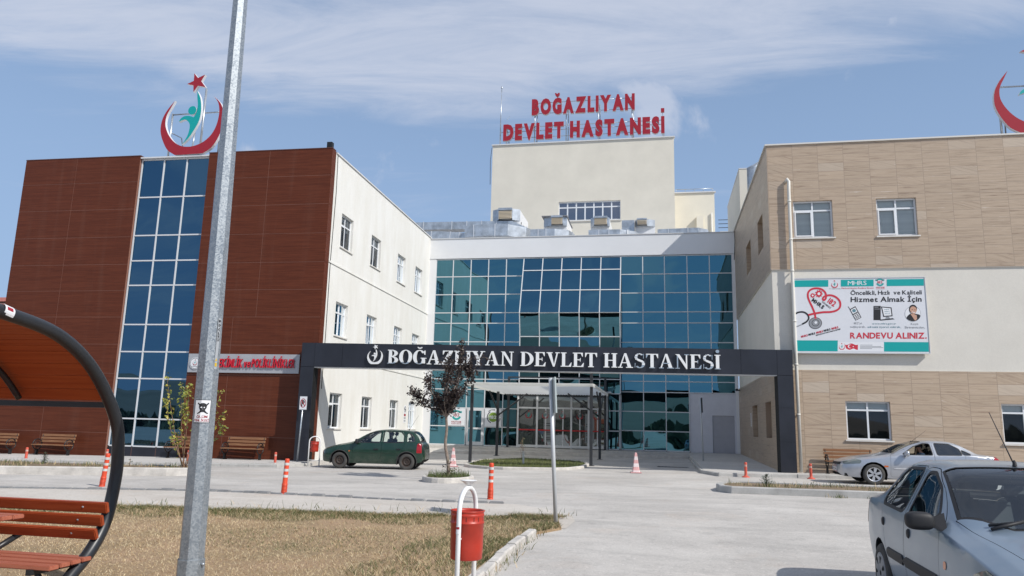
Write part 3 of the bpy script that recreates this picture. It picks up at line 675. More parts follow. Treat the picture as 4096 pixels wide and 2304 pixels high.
# ---- centre block
def CF(x, d, z): return (x, 42.3 - d, z)
CCOLS = [-13.08, -12.03, -10.94, -9.87, -8.80, -7.75]; RCOLS = [-2.13, -.90, .31, 1.55, 2.77, 3.99]
CROWS = [.44, 1.47, 2.51, 3.57, 4.16, 5.26, 6.32, 7.41, 8.03, 9.12, 10.20, 11.25]
M_red = mat('sign_red', (.32, .012, .022), .35, var=.06, vscale=2)
M_teal = mat('sign_teal', (.0, .33, .32), .4)
M_wht = mat('sign_white', (.72, .73, .75), .45)
M_blk = mat('sign_black', (.012, .012, .014), .5)
M_grn = mat('sign_green', (.18, .30, .03), .5)
def emblem_shapes():
    T = lambda pts: [((px - .115 * (1368 - py) - 650) * .00296, (1368 - py) * .00292) for px, py in pts]
    out = [(418, 508), (300, 640), (215, 780), (180, 930), (190, 1050), (235, 1180), (300, 1290), (415, 1368), (640, 1366), (865, 1362), (1000, 1280), (1100, 1150), (1170, 1000), (1205, 850), (1195, 700), (1150, 580), (1045, 472), (1115, 570), (1135, 680), (1125, 800), (1080, 950), (1000, 1080), (880, 1180), (740, 1235), (620, 1248), (500, 1225), (390, 1150), (310, 1040), (265, 920), (262, 820), (290, 720), (350, 620)]
    cres = smooth_closed(T(out), 3, (0, 7, 9, 16))
    fig = smooth_closed(T([(785, 375), (830, 480), (845, 600), (838, 740), (800, 870), (720, 1000), (640, 1110), (525, 1210), (580, 1140), (630, 1050), (655, 950), (650, 880), (600, 825), (540, 825), (480, 850), (510, 800), (570, 765), (650, 765), (722, 790), (770, 710), (790, 600), (782, 480)]), 3, (0, 7, 14, 18))
    cx, cy = T([(700, 680)])[0]; head = circ(cx, cy, .2, n=20)
    star = T([(735, 85), (795, 165), (912, 120), (848, 222), (918, 322), (795, 292), (718, 390), (720, 280), (615, 252), (725, 208)])
    return cres, fig, head, star
EMB = emblem_shapes()
def flat_emblem(mb, fn, cx, z0, h, mc=0, mf=1, d=0.):
    """the crescent emblem as a printed or cut mark of height h"""
    s = h / 3.75
    from mathutils.geometry import tessellate_polygon
    for i, (sh, m) in enumerate(zip(EMB, (mc, mf, mf, mc))):
        tr = tessellate_polygon([[Vector((a, b, 0)) for a, b in sh]]); mb.add([fn(cx + a * s, d, z0 + b * s) for a, b in sh], tr, m)
def phone182(mb, fn, cx, z0, s, d, teal, red):
    """old telephone handset over 182 in a ring, word HASTANE under it"""
    def arc(r0, r1, a0, a1, cy, m, sy=1.):
        A = circ(cx, cy, r0 * s, r0 * s * sy, 14, a0, a1); Bq = circ(cx, cy, r1 * s, r1 * s * sy, 14, a0, a1)
        mb.add([fn(p[0], d, p[1]) for p in A + Bq], [(i, i + 1, 15 + i + 1, 15 + i) for i in range(14)], m)
    cy = z0 + .62 * s
    arc(.20, .33, 200, 340, cy, teal); arc(.24, .36, 35, 145, cy + .02 * s, teal, .85)
    for q in (-1, 1): mb.quad(fn(cx + q * .36 * s, d, cy + .14 * s), fn(cx + q * .18 * s, d, cy + .14 * s), fn(cx + q * .18 * s, d, cy + .25 * s), fn(cx + q * .36 * s, d, cy + .27 * s), teal)
    fn_ = fn; fn = lambda a, b, q: fn_(a, q, b)
    text_line(mb, '182', cx - .2 * s, cx + .2 * s, cy - .09 * s, .2 * s, fn, .015, .1, red, d + .002)
    text_line(mb, 'HASTANE', cx - .34 * s, cx + .34 * s, z0 + .12 * s, .11 * s, fn, .03, .12, red, d)
    text_line(mb, 'RANDEVU MERKEZI', cx - .34 * s, cx + .34 * s, z0 + .02 * s, .055 * s, fn, .02, .1, red, d)
def centre():
    b = thing('hospital_block', 'middle hospital block with a teal glass front, tilted glass bay and white parapet', 'building', (-4.5, 43, 0))
    mb = MB(); mb.box(-13.5, 4.15, 42.22, 42.6, 11.30, 12.50); mb.box(-13.5, -13.1, 42.25, 42.6, .0, 11.29); mb.box(4.0, 4.15, 42.25, 42.6, .0, 11.29); mb.box(-13.5, 4.15, 42.6, 60, 12.1, 12.3)
    mb.build('parapet', M_acp, b)
    mb = MB(); mb.box(-13.5, 4.15, 42.18, 42.45, 12.505, 12.55); mb.build('coping', M_cop, b)
    mb = MB(); mb.box(-13.1, 4.0, 42.75, 43.0, 0, 11.3); mb.build('wall', M_dark, b)
    curtain(CF, CCOLS, CROWS, b, GL_C, skip={(2, 0), (2, 1)})
    curtain(CF, RCOLS, CROWS, b, GL_C, skip={(i, j) for i in (3, 4) for j in (0, 1, 2)})
    # bay: leans out going down, then tucks back in
    bc = [-7.75 + 1.124 * i for i in range(6)]
    def lean(z): return 1.1 * (11.25 - z) / 3.4 if z > 7.845 else 1.1 - .30 * (7.845 - z) / 1.3 if z > 6.54 else .80 - .12 * (6.54 - z) / 3.1
    BF = lambda x, d, z: (x, 42.3 - lean(z) - d, z)
    curtain(BF, bc, [7.845, 9.21, 10.46, 11.25], b, GL_B, name='bay_glazing', tilt=.006)
    curtain(BF, bc, [3.42, 4.2, 5.35, 6.54, 7.845], b, GL_C, name='bay_glazing', tilt=.01)
    mb = MB()
    for x in (-7.78, -2.11): mb.add([(x, 42.3, 11.25), (x, 41.2, 7.845), (x, 41.5, 6.54), (x, 41.6, 3.4), (x, 42.3, 3.4)], [(0, 1, 2, 3, 4)])
    mb.build('bay_cheek', GL_C, b)
    mb = MB(); mb.box(-2.76, -2.14, 41.75, 41.8, .43, 3.4); mb.build('side_glazing', GL_C, b)
    mb = MB()
    for z in (.45, 1.42, 2.5): mb.box(-2.76, -2.14, 41.7, 41.76, z - .03, z + .03)
    mb.box(-2.2, -2.13, 41.7, 42.3, .43, 3.4); mb.build('mullions', M_alu, b)
    # grey service corner
    mb = MB(); holed(mb, CF, 1.58, 4.14, .38, 3.54, [(2.75, 3.886, .38, 2.375)], .08); mb.build('panel_wall', mat('grey_panel', (.62, .62, .66), .5, var=.04), b)
    mb = MB(); fbox(mb, CF, 2.76, 3.876, -.07, -.04, .39, 2.365); dr = mb.build('door', mat('grey_door', (.40, .40, .43), .45, var=.05), b)
    mb = MB(); mb.tube([(2.86, 42.29, 1.3), (2.86, 42.25, 1.3), (2.97, 42.25, 1.3)], .012, 6); mb.build('handle', M_galv, dr)
    # small side door in the left glazing
    mb = MB(); x0, x1, z0, z1 = -10.87, -9.90, .43, 2.48; t = .11
    for q in ((x0, x1, z0, z0 + .2), (x0, x1, z1 - t, z1), (x0, x0 + t, z0 + .2, z1 - t), (x1 - t, x1, z0 + .2, z1 - t), (x0 + t, x1 - t, 1.32, 1.42)): mb.box(q[0], q[1], 42.24, 42.29, q[2], q[3])
    dr = mb.build('door', M_alu, b); mb = MB(); mb.quad((x0 + t, 42.27, z0 + .2), (x1 - t, 42.27, z0 + .2), (x1 - t, 42.27, z1 - t), (x0 + t, 42.27, z1 - t)); mb.build('pane', GL_C, dr)
    mb = MB(); mb.tube([(x1 - .06, 42.2, 1.2), (x1 - .06, 42.2, 1.4)], .014, 6); mb.build('handle', M_galv, dr)
    # entrance screen with sliding doors
    y = 41.2; xs = [-7.70, -6.63, -5.67, -4.75, -3.81, -2.85]
    fr = MB()
    for i, x in enumerate(xs): fr.box(x - .05, x + .05, y - .05, y + .05, .42, 3.4)
    for z, h in ((.45, .13), (2.52, .09), (3.36, .08)):
        for i in range(5): fr.box(xs[i] + .05, xs[i + 1] - .05, y - .047, y + .047, z, z + h)
    for x in (-6.15, -5.2, -4.28, -3.33): fr.box(x - .03, x + .03, y - .03, y + .03, .58, 2.52)
    es = fr.build('entrance_screen', M_alu, b)
    gd = glass_mat('door_glass', (.36, .41, .43), (.085, .09, .088), .01, .12, .8, .5)
    for i in range(5):
        mb = MB(); mb.quad((xs[i] + .05, y, .58), (xs[i + 1] - .05, y, .58), (xs[i + 1] - .05, y, 3.36), (xs[i] + .05, y, 3.36)); mb.build('pane', gd, es)
    mb = MB()
    for i in range(5): mb.box(xs[i] + .055, xs[i + 1] - .055, y - .075, y - .06, 1.345, 1.41)
    mb.build('red_stripe', mat('red_tape', (.45, .01, .012), .5), es)
    mb = MB(); fn = lambda x, d, z: (x, y - .03 - d, z)
    for x in (-7.1, -6.17, -5.24, -4.28, -3.4): flat_emblem(mb, fn, x, 2.0, .44, 0, 1)
    mb.build('window_sticker', [M_red, M_teal], es)
    mb = MB()
    for x in (-5.98, -3.72): mb.quad((x - .28, y - .015, .75), (x + .22, y - .015, .75), (x + .22, y - .015, 2.3), (x - .28, y - .015, 2.3), 0)
    for x in (-5.98, -3.72):
        for z in (.85, .95, 1.15, 1.25, 1.6, 1.72): mb.quad((x - .22, y - .02, z), (x + .12, y - .02, z), (x + .12, y - .02, z + .04), (x - .22, y - .02, z + .04), 1)
    mb.build('window_sticker', [mat('frosted_film', (.22, .24, .24), .6), M_blk], es)
    # vestibule right cheek
    mb = MB(); mb.box(-2.86, -2.80, 41.2, 42.2, .43, 3.4); mb.build('side_frame', M_alu, b)
    mb = MB(); mb.box(-8.0, -2.6, 41.0, 41.9, 3.44, 3.5); mb.build('vestibule_roof', M_acp, b)
centre()
def notice(name, label, fn, s0, s1, z0, z1, draw, mats, th=.012, cat='notice', frame=None):
    t = thing(name, label, cat, fn((s0 + s1) / 2, .02, z0))
    mb = MB(); fbox(mb, fn, s0, s1, .0, th, z0, z1); mb.build('board', frame or M_wht, t)
    mb = MB(); draw(mb, lambda s, d, z: fn(s, th + .003 + d, z)); mb.build('print', mats, t); return t
CFo = lambda x, d, z: (x, 42.25 - d, z)
notice('window_notice', 'white notice with teal telephone and red 182 left of the small side door', CFo, -12.0, -10.97, 1.5, 2.48, lambda mb, fn: phone182(mb, fn, -11.48, 1.56, .86, 0, 0, 1), [M_teal, M_red])
def ring182(mb, fn):
    cx, cz = -9.33, 2.02
    mb.add([fn(p[0], 0, p[1]) for p in circ(cx, cz, .27, n=28)], [tuple(range(28))], 0)
    text_line(mb, '182', cx - .2, cx + .2, cz - .09, .18, lambda a, b, q: fn(a, q, b), .03, .1, 1, .003)
    A = circ(cx, cz, .31, .31, 16, 120, 250); B_ = circ(cx, cz, .36, .36, 16, 120, 250)
    mb.add([fn(p[0], 0, p[1]) for p in A + B_], [(i, i + 1, 17 + i + 1, 17 + i) for i in range(16)], 2)
    txt = 'HASTANE RANDEVU MERKEZI'
    for k, ch in enumerate(txt):
        if ch == ' ': continue
        a = R(128 - k * 8.6); v, f = G(ch, .03); s = .095
        mb.add([fn(cx + math.cos(a) * (.38 + q * s) + math.sin(a) * (p - .3) * s, 0, cz + math.sin(a) * (.38 + q * s) - math.cos(a) * (p - .3) * s) for p, q in v], f, 2)
notice('window_notice', 'white notice with green 182 disc and circling words beside the small side door', CFo, -9.82, -8.84, 1.5, 2.48, ring182, [M_grn, M_wht, M_blk])
# no-smoking sheet on the white side wall
def nosmoke(mb, fn):
    A = circ(38.85, 2.28, .13, n=20); B_ = circ(38.85, 2.28, .16, n=20)
    mb.add([fn(p[0], 0, p[1]) for p in A + B_], [(i, (i + 1) % 20, 20 + (i + 1) % 20, 20 + i) for i in range(20)], 0)
    mb.quad(fn(38.74, .001, 2.36), fn(38.77, .001, 2.40), fn(38.96, .001, 2.2), fn(38.93, .001, 2.16), 0); mb.quad(fn(38.75, .0, 2.26), fn(38.95, .0, 2.26), fn(38.95, 0, 2.30), fn(38.75, 0, 2.30), 0)
    mb.quad(fn(38.7, 0, 1.92), fn(39.0, 0, 1.92), fn(39.0, 0, 2.05), fn(38.7, 0, 2.05), 1)
    for z in (1.84, 1.79, 1.70, 1.65): mb.quad(fn(38.7, 0, z), fn(39.0, 0, z), fn(39.0, 0, z + .022), fn(38.7, 0, z + .022), 0)
notice('wall_notice', 'small white no smoking sheet between ground windows on the white side wall', LW, 38.66, 39.04, 1.58, 2.48, nosmoke, [M_blk, M_red])

# ---- right wing
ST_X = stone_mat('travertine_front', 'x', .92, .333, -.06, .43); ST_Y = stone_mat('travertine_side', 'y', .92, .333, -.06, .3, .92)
ST_L = stone_mat('travertine_low', 'x', .92, .378, .02, .43, 1.06)
def RF(x, d, z): return (x, 29.05 - d, z)
def RS(y, d, z): return (4.15 - d, y, z)
def right_wing():
    b = thing('hospital_wing', 'right hospital wing faced with beige travertine above and below a cream band', 'building', (12, 32, 0))
    up = [(5.04, 6.45, 8.80, 10.24), (7.99, 9.37, 8.80, 10.24), (15.2, 16.6, 8.8, 10.24)]; lo = [(6.53, 8.02, 1.36, 2.72), (11.59, 13.05, 1.36, 2.72)]
    mb = MB(); holed(mb, RF, 4.15, 22, 7.58, 12.50, up, .22); mb.build('stone_cladding', ST_X, b)
    mb = MB(); holed(mb, RF, 4.15, 22, -.3, 3.82, lo, .22); mb.build('stone_cladding', ST_L, b)
    mb = MB(); holed(mb, RS, 29.05, 42.3, 7.58, 12.50, [(30.8, 32.4, 8.9, 10.3), (35.0, 36.8, 8.9, 10.3)], .25); mb.build('stone_cladding', ST_Y, b)
    mb = MB(); holed(mb, RS, 29.05, 42.3, -.3, 3.82, [(30.3, 31.9, 1.33, 2.72), (34.5, 36.3, 1.33, 2.72)], .20); mb.build('stone_cladding', ST_Y, b)
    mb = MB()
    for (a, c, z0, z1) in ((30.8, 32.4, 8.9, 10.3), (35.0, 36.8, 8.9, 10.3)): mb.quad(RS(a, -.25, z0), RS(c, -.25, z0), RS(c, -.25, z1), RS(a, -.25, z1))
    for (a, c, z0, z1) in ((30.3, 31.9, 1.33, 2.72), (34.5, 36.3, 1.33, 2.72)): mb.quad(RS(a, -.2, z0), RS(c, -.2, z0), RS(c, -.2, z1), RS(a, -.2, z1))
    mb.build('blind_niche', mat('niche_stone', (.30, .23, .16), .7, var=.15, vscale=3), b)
    mb = MB(); mb.quad(RF(4.19, -.05, 3.82), RF(22, -.05, 3.82), RF(22, -.05, 7.58), RF(4.19, -.05, 7.58)); mb.quad(RS(29.1, -.05, 3.82), RS(42.3, -.05, 3.82), RS(42.3, -.05, 7.58), RS(29.1, -.05, 7.58))
    mb.quad((4.15, 29.05, 7.578), (22, 29.05, 7.578), (22, 29.1, 7.578), (4.15, 29.1, 7.578)); mb.quad((4.15, 29.05, 7.578), (4.2, 29.1, 7.578), (4.2, 42.3, 7.578), (4.15, 42.3, 7.578))
    mb.quad((4.15, 29.05, 3.822), (22, 29.05, 3.822), (22, 29.1, 3.822), (4.15, 29.1, 3.822)); mb.build('wall', mat('cream_band', (.66, .63, .565), .85, col2=(.60, .57, .51), vscale=.8, fine=.04, fscale=25, bump=.15, bscale=50), b)
    mb = MB(); mb.box(4.09, 22, 29.0, 29.35, 12.505, 12.56); mb.box(4.09, 4.4, 29.35, 42.3, 12.506, 12.559); mb.build('coping', mat('pale_coping', (.62, .60, .56), .6), b)
    mb = MB(); mb.box(4.4, 22, 29.35, 46, 12.2, 12.3); mb.build('roof', mat('roof_felt', (.2, .2, .2), .9), b)
    for i, (a, c, z0, z1) in enumerate(up): window(RF, a, c, z0, z1, .22, b, 2, .74, 1.0, swing=0, fw=.06)
    for i, (a, c, z0, z1) in enumerate(lo): window(RF, a, c, z0, z1, .22, b, 2, .77, .24, fw=.06)
    # taller stair block on the roof with a metal duct at its side
    mb = MB(); mb.box(4.22, 6.2, 39.4, 46.5, 12.2, 15.2); mb.build('stair_block', M_cream, b)
    mb = MB(); mb.box(4.2, 6.22, 39.38, 46.5, 15.205, 15.26); mb.build('coping', M_cop, b)
    mb = MB(); mb.tube([(4.55, 36.5, 12.6), (4.55, 36.5, 14.2), (4.8, 36.6, 14.35), (7, 36.8, 14.35)], .28, 4); mb.build('duct', M_galv, b)
    mb = MB(); mb.tube([(4.1, 41.6, 12.4), (4.08, 41.2, 11.8), (4.1, 41.9, 11.2), (4.1, 42.1, 10.9)], .018, 5); mb.build('cable', MATS['black_cable'], b)
right_wing()
def downpipe():
    t = thing('downpipe', 'white plastic downpipe running down the right stone wing beside the portal', 'pipe', (4.88, 28.93, .2))
    mb = MB(); mb.tube([(4.80, 29.04, 11.0), (4.86, 28.92, 11.08), (4.9, 28.9, 10.98), (4.89, 28.9, 10.6), (4.885, 28.9, 5), (4.90, 28.9, .17)], .062, 10); mb.build('pipe', mat('pipe_plastic', (.66, .64, .58), .5), t)
    for z in (10.2, 8.7, 7.5, 5.6, 4.0, 2.2): mb = MB(); mb.lathe([(.062, -.03), (.075, -.03), (.075, .03), (.062, .03)], 12, (4.887, 28.9, z)); mb.box(4.87, 4.905, 28.95, 29.06, z - .02, z + .02); mb.build('bracket', MATS['pipe_plastic'], t)
downpipe()

# ---- tower behind, its lower annex
def tower():
    b = thing('hospital_tower', 'plain cream tower block rising behind the glass front, one long window low on it', 'building', (-6, 60, 12))
    TF = lambda x, d, z: (x, 56 - d, z)
    mb = MB(); holed(mb, TF, -13.05, 1.24, 0, 23.75, [(-7.62, -2.84, 17.33, 18.88)], .25)
    mb.quad((-13.05, 56, 0), (-13.05, 68, 0), (-13.05, 68, 23.75), (-13.05, 56, 23.75)); mb.quad((1.24, 56, 0), (1.24, 68, 0), (1.24, 68, 23.75), (1.24, 56, 23.75)); mb.quad((-13.05, 56, 23.6), (1.24, 56, 23.6), (1.24, 68, 23.6), (-13.05, 68, 23.6)); mb.build('wall', M_cream, b)
    mb = MB(); mb.box(-13.12, 1.31, 55.9, 56.3, 23.76, 23.85); mb.build('coping', M_cop, b)
    fr = MB(); x0, x1, z0, z1 = -7.62, -2.84, 17.33, 18.88; n = 7; st = (x1 - x0) / n; zt = z0 + .70 * (z1 - z0)
    for i in range(n + 1): fr.box(max(x0, x0 + i * st - .05), min(x1, x0 + i * st + .05), 56.12, 56.2, z0, z1)
    for i in range(n):
        for z in (z0, zt - .045, z1 - .09): fr.box(x0 + i * st + .05, x0 + (i + 1) * st - .05, 56.123, 56.197, z, z + .09)
    w = fr.build('window', M_pvc, b); mb = MB(); mb.quad((x0, 56.16, z0), (x1, 56.16, z0), (x1, 56.16, z1), (x0, 56.16, z1)); mb.build('pane', glass_mat('grey_glass', (.35, .37, .42), (.04, .045, .055), .02, 0, 1, .6), w)
    mb = MB(); mb.box(x0 - .1, x1 + .1, 55.92, 56.2, z0 - .08, z0 - .005); mb.build('sill', MATS['sill_stone'], w)
    mb = MB(); mb.tube([(-13.1, 55.95, 23.6), (-13.2, 55.95, 22.5), (-13.16, 55.95, 20.5)], .02, 5); mb.build('cable', MATS['black_cable'], b)
    a = thing('hospital_annex', 'low warm cream annex attached right of the plain tower, with a roof railing', 'building', (3, 60, 12))
    mb = MB(); mb.box(1.26, 4.3, 58, 68, 0, 19.85); mb.box(2.9, 3.4, 57.6, 58.0, 12, 17.9); mb.build('wall', M_cream2, a)
    mb = MB(); mb.box(1.26, 4.4, 57.9, 58.2, 19.86, 19.95); mb.build('coping', M_cop, a)
    mb = MB()
    for x in (1.4, 2.1, 2.8, 3.5, 4.2): mb.tube([(x, 58.1, 19.95), (x, 58.1, 20.25)], .02, 5)
    mb.tube([(1.4, 58.1, 20.22), (4.2, 58.1, 20.22)], .025, 5); mb.build('railing', M_galv, a)
    mb = MB(); mb.tube([(4.05, 57.9, 12), (4.05, 57.9, 18.2)], .06, 8); mb.build('pipe', MATS['pipe_plastic'], a)
    r = thing('roof_railing', 'thin dark rails on the roof between annex and stone wing', 'railing', (5.3, 56, 12))
    mb = MB(); mb.box(4.5, 7.5, 56, 60, 12, 16.2); mb.build('base_wall', M_white, r)
    mb = MB()
    for z in (16.5, 16.8, 17.1): mb.tube([(4.4, 56.1, z), (7.5, 56.1, z)], .025, 5)
    mb.build('rails', M_steel, r)
tower()
t = thing('lightning_mast', 'thin steel lightning mast at the left edge of the tower roof', 'mast', (-12.5, 56.2, 23.8))
mb = MB(); mb.tube([(-12.5, 56.2, 23.6), (-12.5, 56.2, 26.5), (-12.48, 56.2, 28.6)], [.05, .04, .02], 8); mb.build('pole', M_galv, t)
mb = MB(); mb.lathe([(.0, 29.05), (.03, 28.95), (.09, 28.8), (.02, 28.68), (.06, 28.55), (.0, 28.5)], 10, (-12.48, 56.2, 0)); mb.build('tip', M_galv, t)

t = thing('pink_house', 'sliver of a pink walled house with a red roof at the far left edge', 'house', (-88, 80, 0))
mb = MB(); mb.box(-100, -81.5, 80, 92, -1, 15.4); mb.build('wall', mat('pink_render', (.62, .42, .40), .8), t)
mb = MB(); mb.add([(-101, 79, 15.41), (-80.5, 79, 15.41), (-80.5, 93, 15.41), (-101, 93, 15.41), (-96, 86, 17.2), (-86, 86, 17.2)], [(0, 1, 5, 4), (1, 2, 5), (2, 3, 4, 5), (3, 0, 4)]); mb.build('roof', mat('red_roof', (.34, .10, .07), .8, var=.2), t)

def plate(mb, fn):
    for k in range(5): mb.quad(fn(36.9, 0, 1.86 + k * .1), fn(37.0, 0, 1.86 + k * .1), fn(37.0, 0, 1.92 + k * .1), fn(36.9, 0, 1.92 + k * .1))
notice('wall_plate', 'narrow white plate on the shaded travertine side wall beside a blind niche', RS, 36.84, 37.06, 1.8, 2.42, plate, [mat('plate_grey', (.4, .4, .4), .6)])
t = thing('security_camera', 'small dark camera on a bracket where the side band meets the glass front', 'camera', (4.1, 41.6, 3.75))
mb = MB(); mb.tube([(4.15, 41.6, 3.7), (4.0, 41.5, 3.7)], .025, 6); mb.build('bracket', M_steel, t)
mb = MB(); mb.bbox(3.9, 4.02, 41.2, 41.55, 3.66, 3.78, .02); mb.build('camera_body', M_steel, t)

# ============================================================ SIGNS AND ROOF GEAR
def roof_emblem(name, label, cx, y, z0):
    t = thing(name, label, 'emblem', (cx, y, z0))
    F = lambda a, b, d: (cx + a, y - d, z0 + b)
    side = mat('emblem_side', (.62, .63, .66), .4)
    for nm, sh, m in (('crescent', EMB[0], M_red), ('figure', EMB[1], M_teal), ('figure_head', EMB[2], M_teal), ('star', EMB[3], M_red)):
        mb = MB(); mb.prism(sh, .06, -.08, F, 0, 1); mb.build(nm, [m, side], t)
    mb = MB()
    for a in (-1.25, 1.15): mb.tube([F(a, -.05, -.25), F(a, 2.05, -.25)], .045, 6)
    mb.tube([F(-1.25, 2.0, -.25), F(1.35, 2.0, -.25)], .035, 6); mb.tube([F(.28, -.05, -.22), F(.30, 3.1, -.22)], .05, 6); mb.tube([F(-.1, .2, -.22), F(-.05, 1.1, -.22)], .035, 6)
    mb.tube([F(-1.2, 1.15, -.25), F(-.95, 1.05, -.6), F(-.85, -.05, -.9)], .03, 6); mb.tube([F(1.1, 1.15, -.25), F(1.0, 1.05, -.6), F(.95, -.05, -.9)], .03, 6)
    mb.build('support_frame', M_galv, t)
roof_emblem('roof_emblem', 'red crescent, star and teal figure emblem standing on the roof above the tall glass strip', -19.68, 27.35, 12.63)
roof_emblem('roof_emblem', 'red crescent emblem on the roof edge of the travertine wing, cut by the photo edge', 13.92, 29.3, 12.62)

def roof_letters():
    t = thing('roof_sign', 'large red roof letters in two rows on a steel frame above the tower', 'sign', (-6, 56.2, 23.85))
    F = lambda a, b, d: (a, 56.15 - d, b)
    side = mat('letter_side', (.42, .40, .42), .45)
    for txt, x0, x1, z0, z1 in (('BOGAZLIYAN', -9.93, -1.72, 26.22, 27.60), ('DEVLET HASTANESI', -12.23, .55, 24.16, 25.56)):
        gl, w = layout(txt, .07, .13, .42); sx = (x1 - x0) / w; cap = z1 - z0
        for k, (v, f) in enumerate(gl):
            mb = MB(); extrude_glyph(mb, [(x0 + a * sx, z0 + b * cap) for a, b in v], f, F, .12, -.1, 0, 1); a = min(p[0] for p in v) * sx + x0; b = max(p[0] for p in v) * sx + x0
            lt = mb.build('letter', [M_red, side], t)
            if txt[0] == 'D' and k == len(gl) - 1: mb = MB(); mb.box(a, b, 56.03, 56.25, z1 + .36, z1 + .66); mb.build('dot', [M_red], lt)
            if txt[0] == 'B' and k == 2:
                c = (a + b) / 2; A = circ(c, z1 + .42, .19, .27, 12, 180, 360); B_ = circ(c, z1 + .42, .07, .07, 12, 360, 180); mb = MB(); mb.prism(A + B_, .12, -.1, F, 0); mb.tube([(c, 56.2, z1 - .05), (c, 56.2, z1 + .2)], .03, 5); mb.build('breve', [M_red], lt)
    mb = MB()
    for x in (-12.0, -9.7, -7.15, -4.6, -1.95, .42):
        top = 27.5 if -10 < x < -1 else 25.6
        mb.tube([(x, 56.3, 23.7), (x, 56.3, top)], .045, 5); mb.tube([(x + .1, 56.9, 23.7), (x + .1, 56.9, top - .3)], .04, 5); mb.tube([(x, 56.3, top - .3), (x + .1, 56.9, top - 1)], .03, 5)
        for k in range(3): mb.tube([(x, 56.3, 23.9 + k * 1.1), (x + .1, 56.9, 24.4 + k * 1.1)], .02, 4)
    for z, a, b in ((24.45, -12.2, .5), (25.0, -12.5, .5), (25.35, -12.2, .5), (26.45, -9.9, -1.75), (27.35, -9.9, -1.75)): mb.tube([(a, 56.3, z), (b, 56.3, z)], .028, 5)
    mb.tube([(.42, 56.3, 25.5), (.42, 56.3, 26.2)], .02, 5); mb.build('sign_frame', M_galv, t)
roof_letters()

